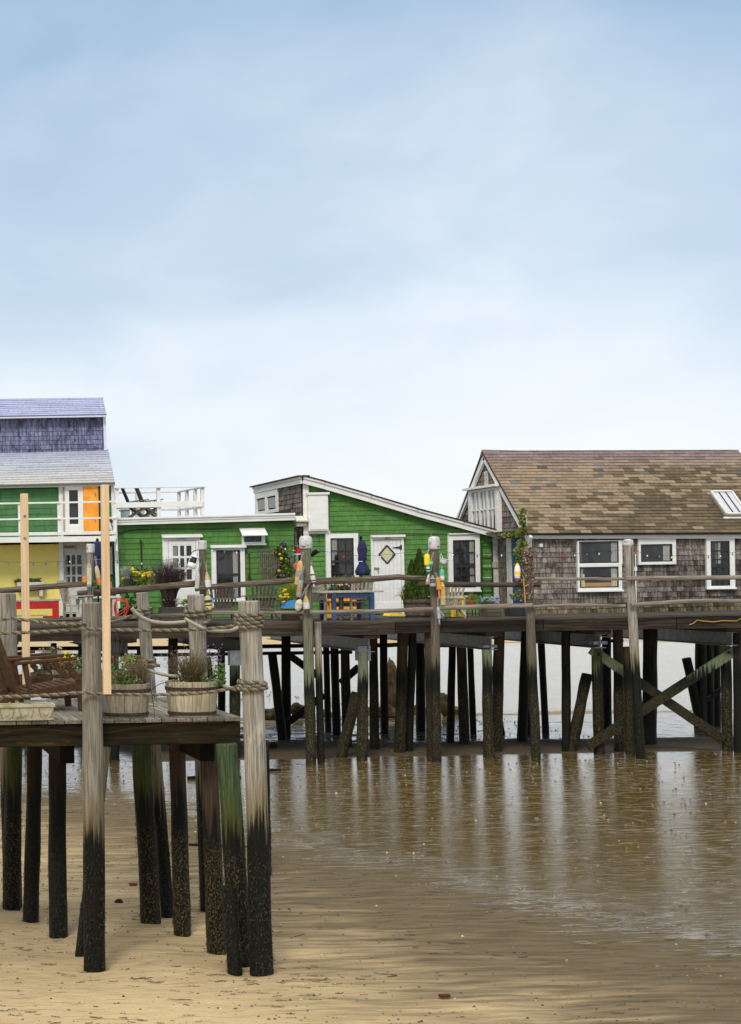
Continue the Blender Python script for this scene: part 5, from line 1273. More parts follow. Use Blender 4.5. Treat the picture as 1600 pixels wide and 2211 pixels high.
for y in (1189, 1226): MB().beam(W(560, y, YW - .14), W(606, y - 1, YW - .14), .02, .035).build('crosspiece', 'grey_chair', t)
t = thing('morning_glory_vine', 'climbing vine with purple flowers beside the grey trellis', 'vine', tuple(W(612, 1250, YW - .2)))
mb = MB(); 
for (px, py, rx, rz_, n) in ((611, 1190, .15, .20, 240), (613, 1212, .17, .20, 300), (618, 1236, .14, .2, 220), (602, 1236, .1, .15, 110), (612, 1172, .08, .1, 50), (598, 1189, .12, .06, 60)):
    blob(mb, W(px, py, YW - .2), rx, .08, rz_, n, .065, [(.20, .28, .04), (.12, .19, .03), (.38, .36, .03), (.06, .10, .02)], ar=.9)
mb.build('foliage', 'leaf', t)
mb = MB(); 
for px, py in ((612, 1176), (616, 1171), (608, 1183), (626, 1203), (629, 1214), (599, 1226), (606, 1243), (601, 1221), (614, 1243)): dots(mb, W(px, py, YW - .3), .02, .02, .02, 2, .06, [(.16, .07, .42), (.25, .14, .5)])
for px, py in ((604, 1198), (607, 1206), (602, 1232)): dots(mb, W(px, py, YW - .3), .02, .02, .02, 2, .07, [(.8, .55, .04)])
mb.build('flowers', 'leaf', t, kind='stuff')
# ladder on the right of the bright cottage
t = thing('ladder', 'dark green ladder with white rungs hung beside the right-hand window', 'ladder', tuple(W(1051, 1240, YW - .1)))
for px in (1040, 1062): MB().beam(W(px, 1171, YW - .07), W(px + 1.5, 1318, YW - .1), .03, .025, tint=(.4, .75, .4)).build('rail', 'green_back', t)
for k, y in enumerate((1172, 1197, 1222, 1247, 1272, 1297)):
    o = MB().beam(W(1043 if 0 < k < 4 else 1040, y, YW - .11), W(1061, y, YW - .11), .03, .018, tint=(1, 1, 1)).build('rung', 'white_old' if 0 < k < 4 else 'green_back', t)
# planks leaning in the alcove
for k, (a_, b_) in enumerate((((1078, 1185), (1084, 1326)), ((1084, 1184), (1092, 1326)))):
    o = MB().beam(W(*a_, 41.75), W(*b_, 41.4), .07, .025, up=(0, 1, 0)).build('leaning_plank', 'grey_chair'); props(o, ('left' if k == 0 else 'right') + ' one of two tall grey planks leaning in the shadowed entry', 'plank', 'planks leaning in the entry')

# ---------------- birdhouse on the bracket, iron bird
t = thing('red_birdhouse', 'red birdhouse with a grey board roof beside the tall capped post', 'birdhouse', tuple(W(645, 1190, 41.3)))
x0, x1, z0, z1 = R(638, 1180, 653, 1195, 41.3); MB().box((x0, 41.2, z0), (x1, 41.4, z1)).build('box', 'red_paint', t)
MB().beam(W(630, 1178.5, 41.3), W(655, 1177, 41.3), .3, .025).build('roof', 'grey_chair', t); MB().box((x0 - .03, 41.16, z0 - .035), (x1 + .03, 41.44, z0 - .002), (.5, .55, .8)).build('floor', 'plain', t)
MB().tube([W(632, 1189, 41.3), W(639, 1189, 41.3)], .014, 6, tint=(.85, .8, .3)).build('perch', 'plain', t)
t = thing('carved_bird', 'dark carved bird head poking out from behind the tall capped post', 'ornament', tuple(W(682, 1192, 40)))
MB().tube([W(x, y, 37.3) for x, y in ((672, 1200), (676, 1196), (681, 1192), (685, 1190))], [.035, .045, .06, .05], 8).tube([W(684, 1191, 37.3), W(692, 1193, 37.3)], [.035, .006], 6).build('head', 'timber_dark', t)

# ---------------- buoys hanging on the posts
def rotm(ang, ax='Y'): return Matrix.Rotation(rad(ang), 3, ax)
def buoy(label, a, b, wpx, Y, bands, shape='bullet', string=None, spindle=None, cat='buoy', mat='worn', n=12, flat=1.0):
    """a=(px,py) top, b=(px,py) bottom; bands=[(t,colour)] from the top"""
    p, q = W(*a, Y), W(*b, Y); L_ = (q - p).length; r = wpx / 2 * Y / FPX
    d = (q - p).normalized(); rot = V3(0, 0, -1).rotation_difference(d).to_matrix()
    t = thing('fishing_buoy', label, cat, tuple(p), 0, 'fishing buoys hung on the pier posts')
    shp = {'bullet': [(0, .25), (.03, .62), (.10, .86), (.22, 1), (.5, 1), (.8, 1), (.95, .95), (1, .75)], 'round': [(0, .1), (.08, .5), (.2, .8), (.35, .96), (.5, 1), (.65, .96), (.8, .8), (.92, .5), (1, .1)],
           'cone': [(0, .22), (.05, .34), (.3, .72), (.5, .95), (.62, 1), (.8, 1), (.97, 1), (1, .9)], 'box': [(0, .45), (.02, .6), (.18, 1), (.5, 1), (.8, 1), (.97, 1), (1, .95)]}[shape]
    if shape == 'box': n = 4
    # insert band edges
    ts = sorted(set([s_[0] for s_ in shp] + [x for x, _ in bands if 0 < x < 1]))
    def rr_(x):
        for i in range(len(shp) - 1):
            if x <= shp[i + 1][0]: f = (x - shp[i][0]) / (shp[i + 1][0] - shp[i][0]); return shp[i][1] + (shp[i + 1][1] - shp[i][1]) * f
        return shp[-1][1]
    pr = [(rr_(x) * r * (1.2 if shape == 'box' else 1), -x * L_) for x in ts]
    def tf(i):
        c = bands[0][1]
        for x, cc in bands:
            if (ts[i] + ts[min(i + 1, len(ts) - 1)]) / 2 >= x: c = cc
        return c
    rz_ = Matrix.Rotation(rad(45 if shape == 'box' else 0), 3, 'Z')
    MB().lathe(p, pr, n, tf=tf, M_=rot @ rz_).build('body', mat, t, smooth=(shape != 'box'))
    if spindle: e_ = W(*spindle, Y); MB().tube([q, e_], .016, 6, tint=bands[-1][1]).build('spindle', mat, t)
    if string: MB().tube([p, W(*string, Y)], .007, 5).tube([p + V3(.01, 0, 0), W(*string, Y) + V3(.03, 0, 0)], .006, 5).build('string', 'rope_pale', t)
    return t
YQ = YP - .22
WH = (.74, .72, .66); OR_ = (.72, .30, .07); TN = (.62, .42, .20); GY_ = (.33, .31, .28); TL = (.10, .50, .36); YL_ = (.92, .68, .02); NV = (.04, .06, .2)
buoy('round orange and yellow float left of the grey post by the off-white door', (181, 1244), (185, 1260), 13, YQ, [(0, (.55, .2, .1)), (.5, (.7, .5, .06))], 'round', (186, 1218))
buoy('long mottled cream and green block buoy on the grey post by the off-white door', (192, 1216), (192, 1268), 11, YQ - .03, [(0, (.42, .36, .24)), (.2, (.6, .56, .42)), (.88, (.22, .3, .2))], 'box', (193, 1196))
buoy('slim cream buoy with a rusty orange end beside the pale lumber post', (208, 1222), (215, 1264), 10, YQ, [(0, (.6, .52, .38)), (.6, (.66, .26, .07))], 'bullet', (204, 1200))
buoy('tall bleached grey buoy with a dark green base left of the second post', (427, 1236), (425, 1277), 10, YQ, [(0, (.55, .53, .48)), (.84, (.03, .16, .07))], 'bullet', (432, 1215))
buoy('tan-topped white diamond buoy right of the second post', (446, 1235), (450, 1268), 13, YQ, [(0, (.60, .40, .24)), (.52, (.78, .76, .73))], 'cone', (442, 1212), spindle=(453, 1283))
buoy('yellow buoy with black lettering smears low on the second post', (448, 1286), (451, 1317), 15, YQ, [(0, (.65, .55, .25)), (.3, (.06, .06, .05)), (.5, (.72, .58, .16)), (.62, (.07, .07, .05)), (.72, (.75, .62, .22))], 'bullet', (447, 1270))
buoy('small blue and white buoy tucked behind the yellow one on the second post', (455, 1292), (458, 1313), 10, YQ + .08, [(0, (.1, .42, .7)), (.5, (.75, .74, .7))], 'bullet')
buoy('coral red ball float behind the tall capped post', (639, 1214), (639, 1232), 11, YQ + .08, [(0, (.55, .12, .08))], 'round')
buoy('long tan wooden buoy with a grey middle on the tall capped post', (649, 1211), (640, 1262), 12, YQ, [(0, (.66, .42, .18)), (.42, GY_), (.68, (.68, .45, .18))], 'box', (653, 1192))
buoy('long bleached buoy with red paint traces low on the tall capped post', (652, 1240), (644, 1290), 12, YQ - .04, [(0, (.16, .16, .13)), (.25, (.36, .35, .31)), (.55, (.42, .25, .18)), (.75, (.34, .33, .3))], 'bullet', (655, 1222))
buoy('white buoy with two navy stripes right of the tall capped post', (672, 1222), (677, 1257), 11, YQ, [(0, WH), (.50, NV), (.58, WH), (.86, NV), (.94, WH)], 'cone', (671, 1210), spindle=(678, 1267))
buoy('chubby cream foam buoy at the foot of the tall capped post', (648, 1293), (642, 1320), 16, YQ - .02, [(0, (.70, .64, .50)), (.35, (.58, .48, .34)), (.6, (.72, .68, .58))], 'round', (668, 1256))
buoy('white block buoy with a peeling yellow top on the tall capped post', (660, 1286), (662, 1315), 14, YQ - .06, [(0, (.62, .42, .05)), (.3, (.5, .47, .4)), (.5, (.70, .68, .62))], 'cone', (658, 1270))
buoy('bright yellow bullet buoy left of the middle capped post', (922, 1196), (922, 1221), 12, YQ, [(0, YL_)], 'bullet', (926, 1184), mat='plain')
buoy('small green and white banded buoy on the middle capped post', (931, 1207), (931, 1223), 7, YQ - .02, [(0, (.05, .34, .2)), (.35, (.45, .7, .6)), (.62, (.04, .36, .22))], 'bullet', (934, 1192), spindle=(930, 1233))
buoy('round white and black striped float left of the middle capped post', (924, 1222), (925, 1237), 9, YQ, [(0, WH), (.4, (.05, .05, .07)), (.62, WH), (.8, (.05, .05, .07))], 'round')
buoy('worn white buoy with an orange base left of the middle capped post', (926, 1240), (923, 1262), 9, YQ, [(0, (.66, .6, .48)), (.74, (.62, .26, .1))], 'cone')
buoy('orange wooden buoy with a tapered handle on the middle capped post', (944, 1246), (947, 1273), 9, YQ - .06, [(0, OR_)], 'box', (939, 1236), spindle=(949, 1292))
buoy('mint green and white bullet buoy right of the middle capped post', (954, 1229), (955, 1253), 9.5, YQ, [(0, TL), (.60, WH)], 'bullet', (953, 1221), mat='plain')
buoy('long orange and pale plank-shaped buoy right of the middle capped post', (954, 1257), (956, 1306), 10, YQ + .02, [(0, (.68, .42, .16)), (.2, (.62, .35, .10)), (.6, (.58, .45, .22))], 'box')
buoy('pale grey slat tied low on the middle capped post', (945, 1311), (948, 1336), 7, YQ - .08, [(0, (.42, .43, .44))], 'box', (944, 1290), spindle=(949, 1348))
buoy('big yellow and white striped oval float left of the lichened post', (1117, 1216), (1117, 1256), 13, YQ, [(0, (.9, .55, .05)), (.12, (.85, .75, .72)), (.45, (.92, .58, .03)), (.62, (.8, .7, .68)), (.8, (.5, .12, .1))], 'round', mat='plain')
# lanterns and basket
def lantern(label, c, Y, sc, tilt, tint, dark):
    t = thing('lantern', label, 'lantern', tuple(W(*c, Y)), 0, 'old lanterns on the pier posts'); p = W(*c, Y); Rm = Matrix.Rotation(rad(tilt), 3, 'Y')
    MB().lathe(p, [(.075 * sc, -.15 * sc), (.085 * sc, -.13 * sc), (.08 * sc, -.07 * sc), (.05 * sc, -.05 * sc)], 12, tint, M_=Rm).build('base', 'plain', t, smooth=True)
    MB().lathe(p, [(.05 * sc, -.05 * sc), (.06 * sc, 0), (.05 * sc, .06 * sc)], 10, dark, M_=Rm).build('globe', 'plain', t, smooth=True)
    MB().lathe(p, [(.08 * sc, .06 * sc), (.06 * sc, .09 * sc), (.035 * sc, .10 * sc), (.035 * sc, .15 * sc), (.01, .16 * sc)], 12, tint, M_=Rm).build('hood', 'plain', t)
    for s in (-1, 1): MB().tube([p + Rm @ V3(s * .075 * sc, 0, -.1 * sc), p + Rm @ V3(s * .08 * sc, 0, .08 * sc)], .008 * sc, 5, tint=tint).build('guard', 'plain', t)
    pts = [p + Rm @ V3(math.cos(a) * .09 * sc, .0, .08 * sc + math.sin(a) * .13 * sc) for a in [i * math.pi / 8 for i in range(9)]]
    MB().tube(pts, .006 * sc, 5, tint=dark).build('handle', 'plain', t)
lantern('white-bodied old lantern hanging tilted left of the second post', (418, 1210), YQ - .05, 1.15, 22, (.68, .7, .7), (.03, .03, .03))
lantern('grey galvanised lantern on the middle capped post', (934, 1255), YQ - .05, .8, 0, (.28, .32, .33), (.12, .14, .14))
t = thing('hanging_basket', 'pale grey enamel basket hooked right of the middle capped post', 'basket', tuple(W(957, 1210, YQ)))
Rm = Matrix.Rotation(rad(14), 3, 'Y'); p = W(956.5, 1218, YQ)
MB().lathe(p, [(.06, 0), (.075, .03), (.095, .10), (.09, .105), (.06, .04), (.01, .03)], 12, (.55, .58, .57), M_=Rm).build('bowl', 'plain', t, smooth=True)
MB().lathe(p, [(.10, .10), (.112, .107), (.10, .115)], 12, (.7, .72, .7), M_=Rm).build('rim', 'plain', t)
MB().tube([p + V3(-.05, 0, .12), p + V3(-.06, 0, .2), p + V3(-.04, 0, .23), p + V3(-.02, 0, .2), p + V3(.0, 0, .12)], .006, 5, tint=(.7, .72, .7)).build('handle', 'plain', t)

# ---------------- planters and plants on the deck
def deck_box(name, label, px0, px1, pyb, h, depth, mat, tint=(1, 1, 1), slats=True, cat='planter'):
    Y = Yat((px0 + px1) / 2, pyb, ZD); x0, x1 = W(px0, pyb, Y).x, W(px1, pyb, Y).x
    t = thing(name, label, cat, ((x0 + x1) / 2, Y, ZD))
    n = 3 if slats else 1
    for k in range(n): MB().box((x0, Y + ru(0, .004), ZD + h * k / n), (x1, Y + .03, ZD + h * (k + 1) / n - .006), tint).build('board', mat, t, bevel=.003)
    MB().box((x0, Y + .031, ZD), (x0 + .03, Y + depth, ZD + h - .006), tint).box((x1 - .03, Y + .031, ZD), (x1, Y + depth, ZD + h - .006), tint).box((x0 + .031, Y + depth - .03, ZD), (x1 - .031, Y + depth, ZD + h - .006), tint).build('sides', mat, t)
    MB().box((x0 + .03, Y + .031, ZD + h - .06), (x1 - .03, Y + depth - .03, ZD + h - .035)).build('soil', 'soil', t)
    return V3((x0 + x1) / 2, Y + depth / 2, ZD + h - .04), (x1 - x0) / 2
c, hw_ = deck_box('long_planter', 'long low grey timber planter under the purple grass', 350, 400, 1342, .34, .45, 'deck_far')
t = thing('purple_fountain_grass', 'dark purple fountain grass spraying up above the log rail', 'plant', tuple(c + V3(0, 0, 0)))
mb = MB(); blades(mb, c + V3(-.05, 0, .22), 900, 1.0, .66, .016, [(.075, .04, .045), (.045, .025, .03), (.12, .07, .06), (.10, .075, .06)], base=.16, curl=.35)
blades(mb, c + V3(-.05, 0, -.02), 260, .5, .4, .014, [(.10, .06, .03), (.06, .04, .025)], base=.16, curl=.9)
mb.build('foliage', 'leaf', t)
mb = MB(); blob(mb, c + V3(.36, -.1, .05), .18, .14, .2, 280, .06, GY, ar=.8); mb.build('foliage', 'leaf', thing('lime_trailing_plant', 'lime green trailing plant at the right end of the purple grass planter', 'plant', tuple(c + V3(.3, 0, 0))))
c2, hw2 = deck_box('dark_flower_planter', 'dark planter on the deck below the yellow daisies, left of the purple grass', 262, 330, 1340, .3, .4, 'timber_dark')
YD_ = c2.y
t = thing('yellow_daisy_bush', 'bushy yellow daisies and lime leaves on the green wall side, left of the purple grass', 'plant', tuple(c2))
mb = MB()
for (px, py, rx, rz_, n, cols) in ((300, 1252, .33, .24, 620, GY), (284, 1255, .25, .22, 300, G1), (325, 1258, .2, .2, 260, GY), (268, 1262, .12, .2, 120, G1), (290, 1300, .3, .35, 420, GD), (280, 1320, .2, .2, 160, GD)):
    blob(mb, W(px, py, YD_), rx, .22, rz_, n, .055, cols, ar=.9)
mb.build('foliage', 'leaf', t)
mb = MB()
for px, py in ((286, 1231), (290, 1236), (303, 1241), (318, 1238), (322, 1240), (326, 1236), (321, 1244), (332, 1242), (296, 1237), (267, 1250), (308, 1244), (288, 1229), (312, 1240)): dots(mb, W(px, py, YD_ - .2), .05, .05, .03, 3, .055, YE)
mb.build('flowers', 'leaf', t, kind='stuff')
t = thing('dusty_miller', 'silvery white dusty miller plant in front of the green wall', 'plant', tuple(W(275, 1250, YD_ - .1)))
mb = MB(); blades(mb, W(274, 1249, YD_ - .12), 200, .34, .2, .03, [(.42, .45, .43), (.3, .34, .32), (.5, .53, .5)], base=.06, curl=.5); mb.build('foliage', 'leaf', t)
o = MB().lathe(W(277, 1268, YD_ - .25), [(.07, -.0), (.1, .02), (.12, .2), (.1, .2)], 12, (.03, .03, .035)).build('black_pot', 'plain'); props(o, 'small black pot among the yellow daisies', 'pot')

c, _h = deck_box('turquoise_planter', 'bright blue flared planter box right of the fan-backed chair', 618, 648, 1340, .26, .4, 'deck_far', tint=(.8, .7, .55))
YE_ = c.y; x0, x1, z0, z1 = R(612, 1296, 645, 1312, YE_ - .3)
MB().prism([(x0 + .12, YE_ - .3, z1), (x0 - .05, YE_ - .3, z0), (x1 + .25, YE_ - .3, z0), (x1 + .2, YE_ - .3, z1)], (0, .3, 0)).build('blue_side', 'sky_blue_paint', [q for q in bpy.data.objects if q.name.startswith('turquoise_planter')][0])
t = thing('yellow_flower_clump', 'clump of small yellow flowers in front of the fan-backed chair beside the blue planter', 'plant', tuple(W(615, 1290, YE_ - .1)))
mb = MB(); blob(mb, W(613, 1288, YE_ - .2), .18, .15, .2, 330, .05, [(.3, .36, .06), (.2, .25, .04), (.12, .18, .03)]); blob(mb, W(600, 1305, YE_ - .2), .12, .1, .16, 120, .05, G1); mb.build('foliage', 'leaf', t)
mb = MB()
for px, py in ((613, 1277), (616, 1285), (620, 1284), (608, 1291), (613, 1300), (607, 1287), (615, 1290), (621, 1289), (610, 1301), (616, 1274)): dots(mb, W(px, py, YE_ - .35), .03, .03, .02, 2, .05, YE)
mb.build('flowers', 'leaf', t, kind='stuff')
t = thing('spiky_lime_grass', 'spiky lime green grass in the blue planter box', 'plant', tuple(c))
mb = MB(); blades(mb, W(632, 1296, YE_ - .1), 240, .50, .36, .02, [(.30, .36, .03), (.20, .27, .03), (.42, .45, .06)], base=.08, curl=.3); mb.build('foliage', 'leaf', t)
# conifer in a half barrel
def barrel(label, c, r, h, n, mat='stave', hoops=True, tint=(1, 1, 1), group='half barrel planters', taper=.86, hz=(.10, .80)):
    t = thing('half_barrel_planter', label, 'planter', tuple(c), 0, group); c = Vector(c)
    for k in range(n):
        a0, a1 = 6.2832 * k / n, 6.2832 * (k + .96) / n; a_ = ru(.8, 1.12); T = (tint[0] * a_, tint[1] * a_ * .98, tint[2] * a_ * ru(.9, 1)); dr_ = ru(-.004, .003)
        vs = []
        for (z, rr) in ((0, r * taper), (h * .5, r * (taper + 1) / 2 * 1.015), (h, r)):
            for (a, rd) in ((a0, rr + dr_), (a1, rr + dr_), (a1, rr - .03), (a0, rr - .03)): vs.append(c + V3(math.cos(a) * rd, math.sin(a) * rd, z + (ru(-.003, .003) if z == h else 0)))
        fs = [(0, 3, 2, 1), (8, 9, 10, 11)]
        for q in (0, 4): fs += [(q + j, q + (j + 1) % 4, q + 4 + (j + 1) % 4, q + 4 + j) for j in range(4)]
        MB().add(vs, fs, T).build('stave', mat, t)
    if hoops:
        for f in hz:
            rr = r * (taper + (1 - taper) * f) * 1.022; hh = .018; MB().lathe(c + V3(0, 0, h * f), [(rr - .012, -hh), (rr + .002, -hh), (rr + .004, hh), (rr - .01, hh)], 40).build('hoop', 'rust_hoop', t)
            for k in range(12): a = -math.pi / 2 + (k - 5.5) * .24; q = c + V3(math.cos(a) * rr, math.sin(a) * rr, h * f); MB().box(tuple(q - V3(.004, .006, .004)), tuple(q + V3(.004, .004, .004)), (3, 3, 3)).build('rivet', 'rust_hoop', t) if r > .2 and mat == 'stave' else None
    MB().lathe(c + V3(0, 0, h * .9), [(.01, -.01), (r * .93, -.01), (r * .93, 0), (.01, .01)], 20).build('soil', 'soil', t)
    return t
pc = on_deck(902, 1333)
barrel('weathered grey half barrel holding the dark green conifer', pc, .32, .42, 14, 'deck_far', tint=(1.5, 1.45, 1.35), taper=.88)
t = thing('potted_conifer', 'dark green cone-shaped conifer growing in the grey half barrel', 'tree', tuple(pc + V3(0, 0, .4)))
mb = MB()
for (dx, H, R0, n) in ((.06, 1.16, .34, 3400), (-.12, .92, .26, 1500)):
    for i in range(n):
        f = ru(0, 1) ** 1.25; r_ = R0 * (math.sin(min(f * 3.2 + .75, 3.1416)) if f < .3 else 1) * (1 - f) ** .75 * 1.0 + .01; r_ = R0 * (1 - f) ** .8 * (.75 + .25 * min(f * 6, 1))
        th = ru(0, 6.283); rr = r_ * ru(.65, 1.06) * (1 + .18 * noise.noise(Vector((math.cos(th) * 2.5, math.sin(th) * 2.5, f * 6))))
        q = pc + V3(dx + math.cos(th) * rr, math.sin(th) * rr, .40 + f * H); sh_ = noise.noise(q * 7)
        col = random.choice(((.05, .10, .012), (.10, .17, .02), (.035, .065, .012), (.15, .22, .03)))
        dv = V3(math.cos(th) * .5, math.sin(th) * .5, 1).normalized() * ru(.03, .07); sd_ = V3(-math.sin(th), math.cos(th), ru(-.3, .3)) * ru(.008, .018)
        mb.add([q - sd_, q + sd_, q + dv], [(0, 1, 2)], tuple(x * ru(.7, 1.2) for x in col))
mb.build('crown', 'leaf', t); MB().tube([pc + V3(.0, 0, .3), pc + V3(.03, 0, 1.2)], [.04, .01], 7).build('trunk', 'timber_dark', t)
t = thing('strappy_plant', 'loose strappy yellow-green plant spilling beside the white plank door', 'plant', tuple(on_deck(868, 1334)))
mb = MB(); blades(mb, W(872, 1296, pc.y + .1), 90, .42, .5, .014, [(.35, .36, .12), (.2, .24, .06), (.4, .34, .1)], base=.05, curl=1.2, seg=6); blob(mb, W(876, 1275, pc.y + .1), .08, .08, .16, 110, .05, [(.4, .36, .06), (.5, .4, .05), (.2, .18, .04)]); mb.build('foliage', 'leaf', t)
o = MB().prism([W(x, y, pc.y - .1) for x, y in ((841, 1330), (845, 1325), (873, 1325), (877, 1330))], (0, .5, 0), (1, 1, .5)).build('yellow_tray', 'yellow_paint'); props(o, 'flat mustard yellow tray on the deck in front of the white plank door', 'tray')
# yellow stool, terracotta pot, blue-flower box, black stand
Yy = Yat(1000, 1332, ZD); x0, x1, z0, z1 = R(982, 1290, 1003, 1293, Yy)
tbl('yellow_stool', 'bright yellow square stool beside the whitewashed chair', x0, x1, Yy, Yy + .28, z1, 'yellow_paint', 'yellow_paint', tw=.06, th=.035, apron=False)
o = MB().lathe(V3((x0 + x1) / 2 - .06, Yy + .12, z1 + .001), [(.035, 0), (.05, .02), (.06, .1), (.055, .1)], 10, (.10, .09, .09)).build('dark_cup', 'plain'); props(o, 'small dark metal pot standing on the yellow stool', 'pot')
ct = on_deck(1018, 1331); 
st = thing('black_plant_stand', 'thin black metal stand with straight legs under the terracotta pot', 'stand', tuple(ct))
for dx in (-.12, .06, .22): MB().box((ct.x + dx - .008, ct.y - .1, ZD), (ct.x + dx + .008, ct.y - .085, ZD + .2)).build('leg', 'black_paint', st); MB().box((ct.x + dx - .008, ct.y + .1, ZD), (ct.x + dx + .008, ct.y + .115, ZD + .2)).build('leg', 'black_paint', st)
MB().box((ct.x - .14, ct.y - .11, ZD + .2), (ct.x + .25, ct.y + .12, ZD + .215)).build('top', 'black_paint', st)
o = MB().lathe(ct + V3(0, 0, .216), [(.06, 0), (.09, .12), (.10, .12), (.10, .15), (.08, .15)], 14).build('terracotta_pot', 'terracotta', None, smooth=False); props(o, 'small terracotta pot on the black metal stand', 'pot')
t = thing('heather_plant', 'wispy golden green plant in the terracotta pot', 'plant', tuple(ct + V3(0, 0, .36))); mb = MB(); blades(mb, ct + V3(0, 0, .33), 120, .26, .16, .01, [(.28, .28, .07), (.2, .22, .06), (.4, .3, .1)], base=.05, curl=.4); blob(mb, ct + V3(0, 0, .45), .12, .1, .12, 160, .03, [(.3, .3, .08), (.2, .24, .06)]); mb.build('foliage', 'leaf', t)
c, hw_ = deck_box('grey_planter_box', 'grey-green timber planter box with pale blue flowers', 1052, 1084, 1332, .30, .4, 'deck_far', tint=(1.3, 1.4, 1.2))
t = thing('blue_flowering_plant', 'low plant with pale blue flowers in the grey-green box', 'plant', tuple(c)); mb = MB(); blob(mb, c + V3(-.05, -.1, .1), .27, .15, .12, 420, .045, G1 + [(.2, .26, .16)]); mb.build('foliage', 'leaf', t)
mb = MB(); dots(mb, c + V3(-.08, -.2, .12), .24, .1, .1, 60, .035, [(.32, .36, .62), (.45, .48, .7)]); mb.build('flowers', 'leaf', t, kind='stuff')
c3, _ = deck_box('black_door_planter', 'black low planter in front of the blue door', 1103, 1136, 1331, .22, .35, 'black_paint', slats=False)
c3 = V3(c3.x, c3.y, c3.z)
# vine climbing round the entry
t = thing('climbing_vine', 'leafy green vine arching over the blue door and up the roof corner', 'vine', tuple(c3))
mb = MB(); Yv = YG - .5
for (px, py, rx, rz_, n, dY) in ((1085, 1157, .13, .06, 120, 1.2), (1098, 1155, .16, .08, 190, .9), (1112, 1153, .17, .10, 260, .5), (1125, 1148, .13, .14, 260, .1), (1129, 1130, .09, .2, 230, 0), (1128, 1112, .06, .12, 90, 0), (1130, 1103, .09, .06, 60, 0),
                               (1126, 1176, .14, .12, 220, 0), (1120, 1190, .12, .12, 170, 0), (1122, 1205, .1, .14, 150, 0), (1118, 1222, .08, .12, 100, 0), (1127, 1250, .06, .2, 70, 0), (1120, 1285, .12, .14, 80, 0), (1108, 1288, .08, .1, 40, 0)):
    blob(mb, W(px, py, Yv + dY), rx, .12, rz_, n, .06, [(.25, .33, .07), (.16, .24, .05), (.38, .42, .10), (.07, .12, .03)], ar=.75)
mb.build('foliage', 'leaf', t)
MB().tube([W(x, y, Yv) for x, y in ((1126, 1325), (1128, 1280), (1121, 1240), (1124, 1200), (1130, 1160), (1131, 1120), (1132, 1108))], .012, 6).tube([W(x, y, Yv) for x, y in ((1118, 1325), (1119, 1280), (1118, 1240))], .012, 6, tint=(2, 1.4, .5)).build('stem', 'brown_chair', t)
MB().tube([W(x, y, Yv - .05) for x, y in ((1131, 1106), (1134, 1110), (1136, 1120), (1137, 1135))], .012, 6).build('drooping_cable', 'white_paint', t)
o = MB().tube([W(x, y, YP - .2) for x, y in ((1130, 1250), (1132, 1270), (1134, 1300), (1135, 1312))], .012, 6, tint=(1.6, .9, .4)).build('orange_line', 'rope_pale'); props(o, 'faded orange line hanging down the left side of the lichened post', 'rope')
# ---------------- string of coloured bulbs
sl_ = thing('string_lights', 'string of small coloured bulbs looped along the cottage fronts', 'string lights', tuple(W(800, 1200, 39.5)))
path = [(-60, 1210), (0, 1213), (30, 1214), (60, 1215), (100, 1214), (134, 1212), (165, 1207), (195, 1198), (245, 1210), (300, 1214), (340, 1211), (385, 1206), (437, 1182), (475, 1188), (520, 1190), (560, 1190), (600, 1186), (658, 1172), (700, 1190), (740, 1198), (780, 1200), (810, 1200), (850, 1196), (880, 1193), (935, 1185), (990, 1197), (1030, 1198), (1080, 1196), (1138, 1190), (1180, 1193), (1225, 1197), (1260, 1194), (1300, 1192), (1356, 1186), (1400, 1197), (1450, 1200), (1500, 1201), (1545, 1199), (1600, 1190), (1660, 1184)]
YSL = 39.55
P3 = [W(x, y, YSL) for x, y in path]
MB().tube(P3, .0035, 4).build('cord', 'black_paint', sl_)
acc = 0; cols = [(.03, .06, .5), (.7, .04, .05), (.85, .85, .8), (.02, .35, .18), (.85, .85, .8), (.03, .06, .5)]; k = 0
for i in range(len(P3) - 1):
    d = P3[i + 1] - P3[i]; L_ = d.length
    while acc < L_:
        p = P3[i] + d * (acc / L_); MB().lathe(p, [(.006, -.002), (.009, -.02)], 6, (.03, .05, .03)).lathe(p, [(.01, -.02), (.017, -.035), (.015, -.055), (.004, -.068)], 8, cols[k % 6]).build('bulb', 'plain', sl_); k += 1; acc += .29
    acc -= L_

# ================================================================ near platform objects
YRp = YN - .17
def helix_rope(mb, pts, r, tint=None, pitch=.10):
    """three twisted strands along a polyline"""
    fine = []
    for i in range(len(pts) - 1):
        n = max(int((pts[i + 1] - pts[i]).length / .011), 1)
        for k in range(n): fine.append(pts[i].lerp(pts[i + 1], k / n))
    fine.append(pts[-1])
    s = 0; fr = []; a = None
    for i, p in enumerate(fine):
        d = (fine[min(i + 1, len(fine) - 1)] - fine[max(i - 1, 0)]).normalized()
        if a is None: a = d.cross(V3(.02, .05, 1)).normalized()
        a = (a - d * a.dot(d)).normalized(); fr.append((p, a.copy(), d.cross(a), s))
        if i + 1 < len(fine): s += (fine[i + 1] - p).length
    for j in range(3):
        q = [p + (a * math.cos(s / pitch * 6.283 + j * 2.094) + b * math.sin(s / pitch * 6.283 + j * 2.094)) * r * .56 for p, a, b, s in fr]
        mb.tube(q, r * .52, 5, tint=(1.25, .85, .5)[j:j + 1] * 3)  # strands tinted light to dark to imitate shaded grooves in the twist
